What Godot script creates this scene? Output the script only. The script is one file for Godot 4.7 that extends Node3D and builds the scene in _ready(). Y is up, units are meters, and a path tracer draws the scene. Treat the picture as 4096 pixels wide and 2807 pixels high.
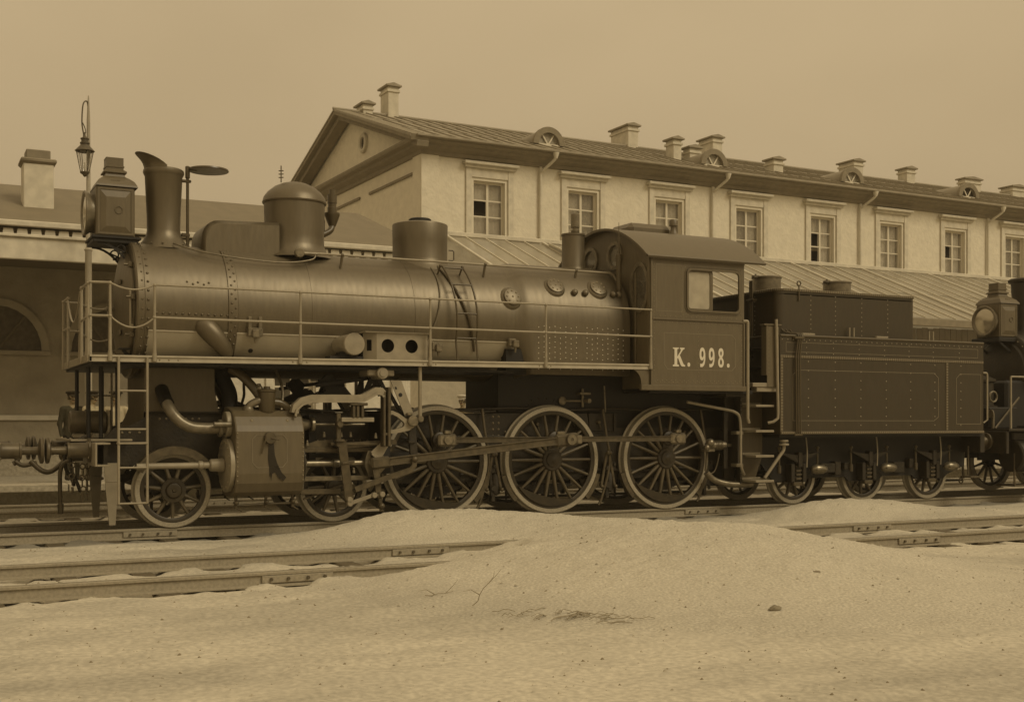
extends Node3D
# A steam locomotive and its tender in a station yard. Units are metres; x runs along the track (front of the engine at -x),
# y is up with the rail tops at 0, z points from the track towards the photographer.

var M = {}
var used = {}
var rng = RandomNumberGenerator.new()

# ---------------------------------------------------------------- naming and tagging
func nm(parent, called):
	var key = str(parent.get_instance_id()) + called
	var n = used.get(key, 0)
	used[key] = n + 1
	return called if n == 0 else "%s_%03d" % [called, n]

func thing(called, label, category, at = Vector3.ZERO, turn = 0.0, group = ""):
	var o = Node3D.new()
	o.name = nm(self, called)
	add_child(o)
	o.position = at
	o.rotation.y = turn
	tag(o, label, category, group)
	return o

func tag(o, label, category, group = ""):
	o.set_meta("label", label)
	o.set_meta("category", category)
	if group != "":
		o.set_meta("group", group)

func put(st, called, m, parent, kind = ""):
	var o = MeshInstance3D.new()
	o.name = nm(parent, called)
	o.mesh = st.commit() if st is SurfaceTool else st
	o.material_override = m
	parent.add_child(o)
	if kind != "":
		o.set_meta("kind", kind)
	return o

func again(mesh_node, parent, at):
	# a repeat of a piece, sharing its mesh, moved by a vector or set by a transform
	var o = MeshInstance3D.new()
	o.name = nm(parent, String(mesh_node.name).split("_0")[0])
	o.mesh = mesh_node.mesh
	o.material_override = mesh_node.material_override
	parent.add_child(o)
	o.transform = at if at is Transform3D else Transform3D(Basis(), at)
	return o

# ---------------------------------------------------------------- mesh helpers
func mb():
	var st = SurfaceTool.new()
	st.begin(Mesh.PRIMITIVE_TRIANGLES)
	return st

func tri(st, a, b, c, na, nb, nc):
	var n = (b - a).cross(c - a)
	var flip = n.dot(na + nb + nc) > 0.0
	st.set_normal(na); st.add_vertex(a)
	if flip:
		st.set_normal(nc); st.add_vertex(c)
		st.set_normal(nb); st.add_vertex(b)
	else:
		st.set_normal(nb); st.add_vertex(b)
		st.set_normal(nc); st.add_vertex(c)

func quad(st, a, b, c, d, n):
	tri(st, a, b, c, n, n, n)
	tri(st, a, c, d, n, n, n)

func flat(st, a, b, c, d, out):
	# a flat quad whose normal looks along out
	var n = (b - a).cross(c - a)
	if n.length() < 1e-12:
		n = (c - a).cross(d - a)
	n = n.normalized()
	if n.dot(out) < 0.0:
		n = -n
	quad(st, a, b, c, d, n)

func box(st, c, s, bev = 0.0, bs = Basis()):
	var h = s * 0.5
	bev = minf(bev, minf(h.x, minf(h.y, h.z)) * 0.9)
	if bev <= 0.0:
		for ax in 3:
			for sg in [-1.0, 1.0]:
				var n = Vector3.ZERO; n[ax] = sg
				var u = Vector3.ZERO; u[(ax + 1) % 3] = h[(ax + 1) % 3]
				var v = Vector3.ZERO; v[(ax + 2) % 3] = h[(ax + 2) % 3]
				var o = n * h[ax]
				quad(st, c + bs * (o - u - v), c + bs * (o + u - v), c + bs * (o + u + v), c + bs * (o - u + v), bs * n)
		return
	for ax in 3:
		var ay = (ax + 1) % 3
		var az = (ax + 2) % 3
		for sg in [-1.0, 1.0]:
			var n = Vector3.ZERO; n[ax] = sg
			var u = Vector3.ZERO; u[ay] = h[ay] - bev
			var v = Vector3.ZERO; v[az] = h[az] - bev
			var o = n * h[ax]
			quad(st, c + bs * (o - u - v), c + bs * (o + u - v), c + bs * (o + u + v), c + bs * (o - u + v), bs * n)
			for sh in [-1.0, 1.0]:
				# the edge between +-ax and +-ay
				var p = Vector3.ZERO; p[ax] = sg * h[ax]; p[ay] = sh * (h[ay] - bev)
				var q = Vector3.ZERO; q[ax] = sg * (h[ax] - bev); q[ay] = sh * h[ay]
				var w = Vector3.ZERO; w[az] = h[az] - bev
				var nn = Vector3.ZERO; nn[ax] = sg; nn[ay] = sh
				quad(st, c + bs * (p - w), c + bs * (p + w), c + bs * (q + w), c + bs * (q - w), bs * nn.normalized())
	for sx in [-1.0, 1.0]:
		for sy in [-1.0, 1.0]:
			for sz in [-1.0, 1.0]:
				var g = Vector3(sx, sy, sz)
				var k = h - Vector3(bev, bev, bev)
				var n = bs * g.normalized()
				tri(st, c + bs * (g * Vector3(h.x, k.y, k.z)), c + bs * (g * Vector3(k.x, h.y, k.z)), c + bs * (g * Vector3(k.x, k.y, h.z)), n, n, n)

func bx(st, x0, x1, y0, y1, z0, z1, bev = 0.0):
	box(st, Vector3(x0 + x1, y0 + y1, z0 + z1) * 0.5, Vector3(absf(x1 - x0), absf(y1 - y0), absf(z1 - z0)), bev)

func bar(st, a, b, w, t, up = Vector3.UP, bev = 0.006):
	# a rectangular bar from a to b, w wide along "up" and t thick across it
	var x = (b - a).normalized()
	var z = x.cross(up)
	if z.length() < 0.01:
		z = x.cross(Vector3.RIGHT)
	z = z.normalized()
	var y = z.cross(x).normalized()
	box(st, (a + b) * 0.5, Vector3((b - a).length(), w, t), bev, Basis(x, y, z))

func frame_of(axis):
	var w = axis.normalized()
	var u = w.cross(Vector3.UP)
	if u.length() < 0.05:
		u = Vector3.RIGHT
	u = u.normalized()
	return [u, w.cross(u).normalized(), w]

func lathe(st, at, axis, prof, n = 24, a0 = 0.0, a1 = TAU, sharp = 35.0):
	# prof: points (along the axis, radius)
	var f = frame_of(axis)
	var segs = []
	for i in prof.size() - 1:
		var d = prof[i + 1] - prof[i]
		segs.append(Vector2(-d.y, d.x).normalized() if d.length() > 1e-9 else Vector2.ZERO)   # (along, radial) normal
	for i in segs.size():
		if segs[i] == Vector2.ZERO:
			continue
		var n0 = segs[i]
		var n1 = segs[i]
		if i > 0 and segs[i - 1] != Vector2.ZERO and absf(rad_to_deg(segs[i].angle_to(segs[i - 1]))) < sharp:
			n0 = (segs[i] + segs[i - 1]).normalized()
		if i < segs.size() - 1 and segs[i + 1] != Vector2.ZERO and absf(rad_to_deg(segs[i].angle_to(segs[i + 1]))) < sharp:
			n1 = (segs[i] + segs[i + 1]).normalized()
		for k in n:
			var ta = a0 + (a1 - a0) * k / n
			var tb = a0 + (a1 - a0) * (k + 1) / n
			var ra = f[0] * cos(ta) + f[1] * sin(ta)
			var rb = f[0] * cos(tb) + f[1] * sin(tb)
			var p = prof[i]
			var q = prof[i + 1]
			var A = at + f[2] * p.x + ra * p.y
			var B = at + f[2] * p.x + rb * p.y
			var Cc = at + f[2] * q.x + rb * q.y
			var Dd = at + f[2] * q.x + ra * q.y
			var nA = f[2] * n0.x + ra * n0.y
			var nB = f[2] * n0.x + rb * n0.y
			var nC = f[2] * n1.x + rb * n1.y
			var nD = f[2] * n1.x + ra * n1.y
			if p.y > 1e-6:
				tri(st, A, B, Cc, nA, nB, nC)
			if q.y > 1e-6:
				tri(st, A, Cc, Dd, nA, nC, nD)

func V2(a):
	var r = []
	for i in range(0, a.size(), 2):
		r.append(Vector2(a[i], a[i + 1]))
	return r

func cyl(st, a, b, r0, r1 = -1.0, n = 14, caps = true, bev = 0.0):
	if r1 < 0.0:
		r1 = r0
	var L = (b - a).length()
	var p = []
	if caps:
		p.append(Vector2(0, 0))
	if bev > 0.0:
		p += [Vector2(0, r0 - bev), Vector2(bev, r0), Vector2(L - bev, r1), Vector2(L, r1 - bev)]
	else:
		p += [Vector2(0, r0), Vector2(L, r1)]
	if caps:
		p.append(Vector2(L, 0))
	lathe(st, a, b - a, p, n)

func ball(st, c, r, n = 10, axis = Vector3.UP, squash = 1.0):
	var p = []
	for i in 7:
		var t = PI * i / 6.0
		p.append(Vector2(-cos(t) * r * squash, sin(t) * r))
	lathe(st, c, axis, p, n, 0.0, TAU, 60.0)

func bend(pts, steps = 6):
	# a rounded path through the control points
	var cv = Curve3D.new()
	for i in pts.size():
		var t = Vector3.ZERO
		if i > 0 and i < pts.size() - 1:
			t = (pts[i + 1] - pts[i - 1]) * 0.17
		elif pts.size() > 2:
			t = Vector3.ZERO
		cv.add_point(pts[i], -t, t)
	var out = []
	for i in pts.size() - 1:
		for k in steps:
			out.append(cv.sample(i, float(k) / steps))
	out.append(pts[-1])
	return out

func tube(st, pts, r, n = 8, caps = true):
	# r: one radius, or one for each point
	var u = Vector3.ZERO
	var rings = []
	var nors = []
	for i in pts.size():
		var t = (pts[mini(i + 1, pts.size() - 1)] - pts[maxi(i - 1, 0)]).normalized()
		if i == 0:
			u = t.cross(Vector3.UP)
			if u.length() < 0.1:
				u = t.cross(Vector3.RIGHT)
		u = (u - t * u.dot(t)).normalized()
		var v = t.cross(u)
		var ring = []
		var nr = []
		var rr = r[i] if r is Array else r
		for k in n:
			var d = u * cos(TAU * k / n) + v * sin(TAU * k / n)
			ring.append(pts[i] + d * rr)
			nr.append(d)
		rings.append(ring)
		nors.append(nr)
	for i in pts.size() - 1:
		for k in n:
			var j = (k + 1) % n
			tri(st, rings[i][k], rings[i][j], rings[i + 1][j], nors[i][k], nors[i][j], nors[i + 1][j])
			tri(st, rings[i][k], rings[i + 1][j], rings[i + 1][k], nors[i][k], nors[i + 1][j], nors[i + 1][k])
	if caps:
		for e in [0, pts.size() - 1]:
			var nn = (pts[0] - pts[1]).normalized() if e == 0 else (pts[-1] - pts[-2]).normalized()
			for k in n:
				tri(st, pts[e], rings[e][k], rings[e][(k + 1) % n], nn, nn, nn)

func ringtube(st, c, axis, R, r, n = 20, m = 6):
	var f = frame_of(axis)
	var pts = []
	for i in n + 1:
		pts.append(c + f[0] * cos(TAU * i / n) * R + f[1] * sin(TAU * i / n) * R)
	tube(st, pts, r, m, false)

func grid(st, rows, flip_out = Vector3.ZERO, closed = false):
	# a smooth surface through rows of points; the normal is turned away from flip_out
	var nr = rows.size()
	var nc = rows[0].size()
	var nor = []
	for i in nr:
		var row = []
		for j in nc:
			var jm = j - 1
			var jp = j + 1
			if closed:
				jm = (j - 1 + nc) % nc
				jp = (j + 1) % nc
			else:
				jm = maxi(jm, 0)
				jp = mini(jp, nc - 1)
			var du = rows[mini(i + 1, nr - 1)][j] - rows[maxi(i - 1, 0)][j]
			var dv = rows[i][jp] - rows[i][jm]
			var n = du.cross(dv).normalized()
			if n.dot(rows[i][j] - flip_out) < 0.0:
				n = -n
			row.append(n)
		nor.append(row)
	for i in nr - 1:
		for j in (nc if closed else nc - 1):
			var k = (j + 1) % nc
			tri(st, rows[i][j], rows[i][k], rows[i + 1][k], nor[i][j], nor[i][k], nor[i + 1][k])
			tri(st, rows[i][j], rows[i + 1][k], rows[i + 1][j], nor[i][j], nor[i + 1][k], nor[i + 1][j])

func prism(st, poly, at, ux, uy, depth):
	# a plate with the outline poly in the plane ux, uy, as thick as depth along ux x uy
	var un = ux.cross(uy).normalized()
	var pv = PackedVector2Array(poly)
	var idx = Geometry2D.triangulate_polygon(pv)
	for i in range(0, idx.size(), 3):
		for s in 2:
			var o = at + un * (depth * s)
			var nn = un if s == 1 else -un
			tri(st, o + ux * pv[idx[i]].x + uy * pv[idx[i]].y, o + ux * pv[idx[i + 1]].x + uy * pv[idx[i + 1]].y, o + ux * pv[idx[i + 2]].x + uy * pv[idx[i + 2]].y, nn, nn, nn)
	var area = 0.0
	for i in pv.size():
		area += pv[i].cross(pv[(i + 1) % pv.size()])
	for i in pv.size():
		var p = pv[i]
		var q = pv[(i + 1) % pv.size()]
		var d = (q - p).normalized()
		var n2 = Vector2(d.y, -d.x) * signf(area)
		var a = at + ux * p.x + uy * p.y
		var b = at + ux * q.x + uy * q.y
		quad(st, a, b, b + un * depth, a + un * depth, ux * n2.x + uy * n2.y)

func plate_xy(st, poly, z0, depth):
	prism(st, poly, Vector3(0, 0, z0), Vector3.RIGHT, Vector3.UP, depth)

func thick(pts, w):
	# outline of a bent flat bar of width w along 2D points
	var l = []
	var r = []
	for i in pts.size():
		var d = (pts[mini(i + 1, pts.size() - 1)] - pts[maxi(i - 1, 0)]).normalized()
		var n = Vector2(-d.y, d.x) * w * 0.5
		l.append(pts[i] + n)
		r.push_front(pts[i] - n)
	return l + r

func rivet(st, p, n, r = 0.014):
	var f = frame_of(n)
	var top = p + f[2] * r * 0.75
	for k in 6:
		var a = f[0] * cos(TAU * k / 6) + f[1] * sin(TAU * k / 6)
		var b = f[0] * cos(TAU * (k + 1) / 6) + f[1] * sin(TAU * (k + 1) / 6)
		var a1 = p + a * r
		var b1 = p + b * r
		var a2 = p + a * r * 0.7 + f[2] * r * 0.55
		var b2 = p + b * r * 0.7 + f[2] * r * 0.55
		var na = (a + f[2] * 0.6).normalized()
		var nb = (b + f[2] * 0.6).normalized()
		tri(st, a1, b1, b2, na, nb, nb)
		tri(st, a1, b2, a2, na, nb, na)
		tri(st, a2, b2, top, na, nb, f[2])

func rivets(st, a, b, step, n, r = 0.014):
	var k = maxi(1, int(round((b - a).length() / step)))
	for i in k + 1:
		rivet(st, a.lerp(b, float(i) / k), n, r)

func strip_loop(st, pts, z, w, closed = true):
	# a thin painted line standing 2 mm proud, following 2D points
	var n = pts.size()
	for i in (n if closed else n - 1):
		var p = pts[i]
		var q = pts[(i + 1) % n]
		bar(st, Vector3(p.x, p.y, z), Vector3(q.x, q.y, z), w, 0.003, Vector3.UP if absf((q - p).x) > 0.001 else Vector3.RIGHT, 0.0)

func rounded(x0, x1, y0, y1, r, n = 4):
	var o = []
	for c in [[x1 - r, y1 - r, 0.0], [x0 + r, y1 - r, PI / 2], [x0 + r, y0 + r, PI], [x1 - r, y0 + r, PI * 1.5]]:
		for k in n + 1:
			var t = c[2] + PI / 2 * k / n
			o.append(Vector2(c[0] + cos(t) * r, c[1] + sin(t) * r))
	return o

func ring_plate(st, outer, inner, at, ux, uy, depth):
	# a flat frame between two outlines with the same number of points
	var un = ux.cross(uy).normalized()
	var n = outer.size()
	for i in n:
		var j = (i + 1) % n
		var P = []
		for s in 2:
			var o = at + un * depth * s
			P.append([o + ux * outer[i].x + uy * outer[i].y, o + ux * outer[j].x + uy * outer[j].y, o + ux * inner[j].x + uy * inner[j].y, o + ux * inner[i].x + uy * inner[i].y])
			quad(st, P[s][0], P[s][1], P[s][2], P[s][3], un if s == 1 else -un)
		var c = Vector3.ZERO
		for q in outer:
			c += ux * q.x + uy * q.y
		c = at + c / n
		flat(st, P[0][0], P[0][1], P[1][1], P[1][0], P[0][0] - c)
		flat(st, P[0][3], P[0][2], P[1][2], P[1][3], c - P[0][3])

func wall(st, at, ux, length, y0, y1, thickness, holes):
	# an upright wall with rectangular openings [u0, u1, v0, v1]; its face lies on at, its thickness behind it
	var un = ux.cross(Vector3.UP).normalized()
	var us = [0.0, length]
	var vs = [y0, y1]
	for h in holes:
		for k in [h[0], h[1]]:
			if not us.has(k): us.append(k)
		for k in [h[2], h[3]]:
			if not vs.has(k): vs.append(k)
	us.sort(); vs.sort()
	var inside = func(u, v):
		for h in holes:
			if u > h[0] and u < h[1] and v > h[2] and v < h[3]:
				return true
		return false
	for i in us.size() - 1:
		for j in vs.size() - 1:
			if inside.call((us[i] + us[i + 1]) * 0.5, (vs[j] + vs[j + 1]) * 0.5):
				continue
			for s in 2:
				var o = at - un * thickness * s
				quad(st, o + ux * us[i] + Vector3.UP * vs[j], o + ux * us[i + 1] + Vector3.UP * vs[j], o + ux * us[i + 1] + Vector3.UP * vs[j + 1], o + ux * us[i] + Vector3.UP * vs[j + 1], un if s == 0 else -un)
	var rim = holes.duplicate()
	rim.append([0.0, length, y0, y1])
	for q in rim.size():
		var h = rim[q]
		var sg = 1.0 if q < rim.size() - 1 else -1.0
		var b = -un * thickness
		for e in [[h[0], h[0], h[2], h[3], ux], [h[1], h[1], h[2], h[3], -ux], [h[0], h[1], h[2], h[2], Vector3.UP], [h[0], h[1], h[3], h[3], Vector3.DOWN]]:
			var p = at + ux * e[0] + Vector3.UP * e[2]
			var r = at + ux * e[1] + Vector3.UP * e[3]
			quad(st, p, r, r + b, p + b, e[4] * sg)

# ---------------------------------------------------------------- materials
func noise_tex(seed_, freq, lo, hi, size = 512, octaves = 4, kind = FastNoiseLite.TYPE_SIMPLEX_SMOOTH, normal = false, bump = 4.0):
	var n = FastNoiseLite.new()
	n.seed = seed_
	n.noise_type = kind
	n.frequency = freq
	n.fractal_octaves = octaves
	var t = NoiseTexture2D.new()
	t.noise = n
	t.width = size
	t.height = size
	t.seamless = true
	if normal:
		t.as_normal_map = true
		t.bump_strength = bump
	else:
		var g = Gradient.new()
		g.set_color(0, Color(lo, lo, lo).linear_to_srgb())
		g.set_color(1, Color(hi, hi, hi).linear_to_srgb())
		t.color_ramp = g
	return t

func mat(r, g, b, rough, metal = 0.0, tex = null, scale = 0.5, nrm = null, ns = 0.5):
	var m = StandardMaterial3D.new()
	# everything in the old print is one warm brown: dark things browner, pale things nearer to grey
	var t = clampf(log(r / 0.03) / log(0.5 / 0.03), 0.0, 1.1)
	g = r * lerpf(0.68, 0.905, t)
	b = r * lerpf(0.20, 0.70, t)
	m.albedo_color = Color(r, g, b).linear_to_srgb()
	m.roughness = rough
	m.metallic = metal
	if tex != null or nrm != null:
		m.uv1_triplanar = true
		m.uv1_world_triplanar = true
		m.uv1_scale = Vector3.ONE * scale
	if tex != null:
		m.albedo_texture = tex
	if nrm != null:
		m.normal_enabled = true
		m.normal_texture = nrm
		m.normal_scale = ns
	return m

func materials():
	var blotch = noise_tex(3, 0.008, 0.72, 1.0)
	var soot = noise_tex(11, 0.012, 0.45, 1.0, 512, 5)
	var grit = noise_tex(5, 0.06, 0.62, 1.0, 512, 5)
	var fine_n = noise_tex(7, 0.05, 0, 1, 512, 4, FastNoiseLite.TYPE_SIMPLEX_SMOOTH, true, 3.0)
	var wave_n = noise_tex(9, 0.006, 0, 1, 256, 2, FastNoiseLite.TYPE_SIMPLEX_SMOOTH, true, 2.0)
	var rough_t = noise_tex(21, 0.015, 0.55, 1.0, 512, 4)
	M.paint = mat(0.085, 0.060, 0.034, 0.30, 0.0, blotch, 0.35, wave_n, 0.25)
	M.paint.roughness_texture = rough_t
	M.paint.roughness = 0.38
	M.boiler = mat(0.14, 0.085, 0.050, 0.50, 0.5, blotch, 0.3, wave_n, 0.3)
	M.boiler.roughness_texture = rough_t
	M.boiler.metallic_specular = 0.9
	M.cab = mat(0.125, 0.043, 0.023, 0.45, 0.0, blotch, 0.5, wave_n, 0.2)
	M.tender = mat(0.042, 0.031, 0.016, 0.5, 0.0, soot, 0.3, wave_n, 0.2)
	var streak = noise_tex(61, 0.02, 0.78, 1.0, 512, 4)
	for k in ["boiler", "tender", "cab", "paint"]:
		M[k].albedo_texture = streak
		M[k].uv1_scale = Vector3(1.3, 0.22, 1.3)
		M[k].normal_scale = 0.35
	M.black = mat(0.008, 0.017, 0.008, 0.6, 0.0, soot, 0.8)
	M.frame = mat(0.026, 0.035, 0.018, 0.55, 0.0, soot, 0.6, fine_n, 0.3)
	M.steel = mat(0.3, 0.160, 0.095, 0.32, 0.6, soot, 1.2)
	M.rod = mat(0.13, 0.094, 0.054, 0.45, 0.3, soot, 1.0)
	M.tyre = mat(0.42, 0.195, 0.115, 0.5, 0.2, grit, 0.9)
	M.wheel = mat(0.042, 0.039, 0.020, 0.45, 0.0, soot, 0.8)
	M.spoke = mat(0.14, 0.067, 0.036, 0.42, 0.0, soot, 0.9)
	M.pipe = mat(0.24, 0.160, 0.092, 0.35, 0.3, soot, 1.3)
	M.rail_paint = mat(0.31, 0.145, 0.085, 0.5, 0.1, blotch, 1.0)
	M.lower = mat(0.40, 0, 0, 0.30, 0.0, blotch, 0.4)  # pale, standing in for the running board's reflection in the boiler
	M.deck = mat(0.46, 0, 0, 0.7, 0.0, blotch, 0.7)
	M.bright_rivet = mat(0.3, 0, 0, 0.4)
	M.lining = mat(0.22, 0.128, 0.072, 0.6)
	M.letter = mat(0.62, 0.43, 0.27, 0.7)
	M.rivet = mat(0.22, 0.088, 0.050, 0.4)
	M.dark_mark = mat(0.012, 0.009, 0.004, 0.35)
	M.lens = mat(0.5, 0.42, 0.28, 0.12, 0.6)
	M.glass = mat(0.35, 0.29, 0.18, 0.04)
	M.glass.transparency = BaseMaterial3D.TRANSPARENCY_ALPHA
	M.glass.albedo_color.a = 0.14
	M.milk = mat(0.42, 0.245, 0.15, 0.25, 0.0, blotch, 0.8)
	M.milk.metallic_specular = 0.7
	# the yard
	M.plaster = mat(0.7, 0.495, 0.315, 0.95, 0.0, noise_tex(31, 0.012, 0.86, 1.0, 1024, 6), 0.16, fine_n, 0.35)
	M.plaster2 = mat(0.66, 0.345, 0.215, 0.95, 0.0, noise_tex(33, 0.010, 0.75, 1.0, 512, 5), 0.2, fine_n, 0.4)
	M.plaster_shaded = mat(0.36, 0, 0, 0.95, 0.0, noise_tex(34, 0.012, 0.70, 1.0, 512, 5), 0.2, fine_n, 0.4)  # plaster darkened in colour for the deep shade under the canopy
	M.cornice = mat(0.25, 0.160, 0.094, 0.85, 0.0, blotch, 0.5)
	M.hood = mat(0.66, 0.41, 0.26, 0.9, 0.0, blotch, 0.6)
	M.sheet = mat(0.3, 0.125, 0.074, 0.6, 0.0, noise_tex(35, 0.012, 0.72, 1.0, 512, 4), 0.25)
	M.sheet_dark = mat(0.19, 0.133, 0.078, 0.7, 0.0, noise_tex(37, 0.012, 0.8, 1.0, 512, 4), 0.25)
	M.chimney = mat(0.64, 0.495, 0.315, 0.95, 0.0, blotch, 0.5)
	M.sash = mat(0.6, 0.395, 0.25, 0.7)
	M.curtain = mat(0.5, 0.33, 0.21, 0.95, 0.0, blotch, 1.3)
	M.curtain1 = mat(0.50, 0, 0, 0.95, 0.0, blotch, 1.3)
	M.curtain2 = mat(0.60, 0, 0, 0.95, 0.0, blotch, 0.9)
	M.curtain3 = mat(0.38, 0, 0, 0.95, 0.0, soot, 0.8)
	M.dark = mat(0.03, 0.023, 0.011, 0.9)
	M.roofglass = mat(0.5, 0.245, 0.150, 0.30, 0.0, noise_tex(39, 0.02, 0.7, 1.0, 512, 4), 0.35)
	M.roofglass.transparency = BaseMaterial3D.TRANSPARENCY_ALPHA
	M.roofglass.albedo_color.a = 0.62
	M.gbar = mat(0.55, 0.41, 0.26, 0.7)
	M.stone = mat(0.45, 0.275, 0.168, 0.95, 0.0, grit, 0.3, fine_n, 0.6)
	M.iron = mat(0.12, 0.080, 0.045, 0.55, 0.1, soot, 0.8)
	M.post = mat(0.36, 0.162, 0.098, 0.6, 0.0, blotch, 0.8)
	M.rail = mat(0.36, 0.190, 0.112, 0.6, 0.1, grit, 0.7)
	M.railtop = mat(0.5, 0.295, 0.18, 0.35, 0.5, grit, 0.7)
	M.sleeper = mat(0.12, 0.078, 0.042, 0.95, 0.0, grit, 0.5, fine_n, 0.8)
	M.dark_grit = mat(0.20, 0, 0, 1.0)
	M.clod = mat(0.26, 0, 0, 1.0, 0.0, grit, 1.5)
	M.twig = mat(0.26, 0, 0, 0.9)
	M.sand = mat(0.63, 0.395, 0.255, 1.0, 0.0, noise_tex(41, 0.05, 0.50, 1.0, 1024, 6), 0.55, noise_tex(43, 0.06, 0, 1, 1024, 6, FastNoiseLite.TYPE_SIMPLEX_SMOOTH, true, 6.0), 0.3)
	M.earth = mat(0.62, 0.345, 0.220, 1.0, 0.0, noise_tex(45, 0.040, 0.60, 1.0, 1024, 7), 0.33, noise_tex(47, 0.05, 0, 1, 1024, 6, FastNoiseLite.TYPE_SIMPLEX_SMOOTH, true, 6.0), 0.18)
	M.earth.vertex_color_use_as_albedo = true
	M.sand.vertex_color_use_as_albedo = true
	M.earth_far = M.earth.duplicate()
	M.earth_far.vertex_color_use_as_albedo = false
	M.wood = mat(0.16, 0.102, 0.057, 0.9, 0.0, grit, 1.0)
	M.skin = mat(0.45, 0.34, 0.20, 0.6)
	M.vc = mat(1, 1, 1, 0.85)
	M.vc.vertex_color_use_as_albedo = true
	M.cloth_dark = mat(0.03, 0.024, 0.013, 0.9)
	M.hair = mat(0.04, 0.03, 0.015, 0.7)

# ---------------------------------------------------------------- the scene
func _ready():
	rng.seed = 1911
	# camera: a plate camera with a raised front (the lens is shifted, the verticals stay upright)
	var cam = Camera3D.new()
	cam.name = "camera"
	add_child(cam)
	cam.projection = Camera3D.PROJECTION_FRUSTUM
	cam.near = 0.1
	cam.far = 900.0
	cam.keep_aspect = Camera3D.KEEP_HEIGHT
	cam.size = 0.1 * 2807.0 / 4800.0
	cam.frustum_offset = Vector2(0.0, 0.1 * (1690.0 - 1403.5) / 4800.0)
	cam.position = Vector3(-3.279, 1.446, 17.689)
	cam.rotation = Vector3(0.0, -deg_to_rad(26.801), 0.0)
	cam.current = true
	# the even, hazy sky
	var we = WorldEnvironment.new()
	we.name = "world"
	add_child(we)
	var e = Environment.new()
	we.environment = e
	e.background_mode = Environment.BG_SKY
	e.tonemap_mode = Environment.TONE_MAPPER_LINEAR
	e.tonemap_exposure = 1.0
	e.sdfgi_enabled = true
	e.ssao_enabled = true
	e.ssil_enabled = true
	var sm = ProceduralSkyMaterial.new()
	sm.sky_top_color = Color(0.950, 0.850, 0.680)
	sm.sky_horizon_color = Color(0.668, 0.582, 0.440)
	sm.sky_curve = 1.2
	sm.ground_bottom_color = Color(0.40, 0.34, 0.24)
	sm.ground_horizon_color = Color(0.66, 0.565, 0.41)
	sm.sun_angle_max = 1.0
	# thin, barely visible streaks of high cloud
	var cn = FastNoiseLite.new()
	cn.seed = 19
	cn.frequency = 1.6
	cn.fractal_octaves = 5
	var ci = Image.create(512, 256, false, Image.FORMAT_RGBAF)
	for y in 256:
		var el = (0.5 - (y + 0.5) / 256.0) * PI
		for x in 512:
			var az = (x + 0.5) / 512.0 * TAU
			var d = Vector3(cos(az) * cos(el), sin(el) * 2.2, sin(az) * cos(el))
			var v = 0.055 * clampf(0.45 + 0.8 * cn.get_noise_3dv(d * 2.0), 0.0, 1.0) if el > 0.0 else 0.0
			ci.set_pixel(x, y, Color(v, v * 0.80, v * 0.50, 1.0))
	sm.sky_cover = ImageTexture.create_from_image(ci)
	sm.sky_cover_modulate = Color(1, 1, 1, 1)
	var sky = Sky.new()
	sky.sky_material = sm
	e.sky = sky
	e.fog_enabled = true
	e.fog_density = 0.0009
	e.fog_light_color = Color(0.96, 0.92, 0.84)
	var sun = DirectionalLight3D.new()
	sun.name = "sun"
	add_child(sun)
	sun.light_color = Color(1.0, 0.93, 0.79)
	sun.light_energy = 0.5
	sun.light_angular_distance = 26.0
	sun.shadow_enabled = true
	sun.look_at_from_position(Vector3(0.38, 0.68, 0.62) * 50.0, Vector3.ZERO)
	materials()
	build_ground()
	build_tracks()
	build_platform()
	build_main_building()
	build_lean_to()
	build_low_building()
	build_locomotive()
	build_tender()
	build_second_engine()
	build_wagon()
	build_lamp_post()
	build_people()
	build_litter()

# ---------------------------------------------------------------- ground, sand heaps, tracks, platform
var hn = FastNoiseLite.new()
var hn2 = FastNoiseLite.new()

func blob(x, z, cx, cz, wl, wr, wf, wb, p):
	var dx = (x - cx) / (wl if x < cx else wr)
	var dz = (z - cz) / (wb if z < cz else wf)
	return exp(-pow(dx * dx + dz * dz, p))

func heaps(x, z):
	# the three sand heaps: in front, between the tracks, and by the tender
	var wob = hn.get_noise_2d(x * 0.35 + 40.0, z * 0.35) * 0.35
	var a = 0.475 * blob(x + wob * 0.8 - 0.25 * clampf(7.0 - z, 0.0, 2.0), z + wob, 4.2, 7.4, 3.0, 2.2, 2.9, 2.05, 1.3)
	a += 0.22 * blob(x + wob, z, 5.3, 4.2, 1.5, 1.4, 1.6, 1.1, 1.1)
	var b = 0.36 * blob(x + wob * 0.6, z, 2.95, 2.55, 1.45, 1.9, 0.95, 0.8, 1.0)
	b += 0.10 * blob(x, z, 5.0, 2.9, 1.5, 2.0, 1.0, 0.9, 1.0)
	var c = 0.31 * blob(x + wob * 0.6, z, 10.3, 2.5, 1.15, 2.3, 0.9, 0.75, 1.0)
	return [a, b, c]

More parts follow.
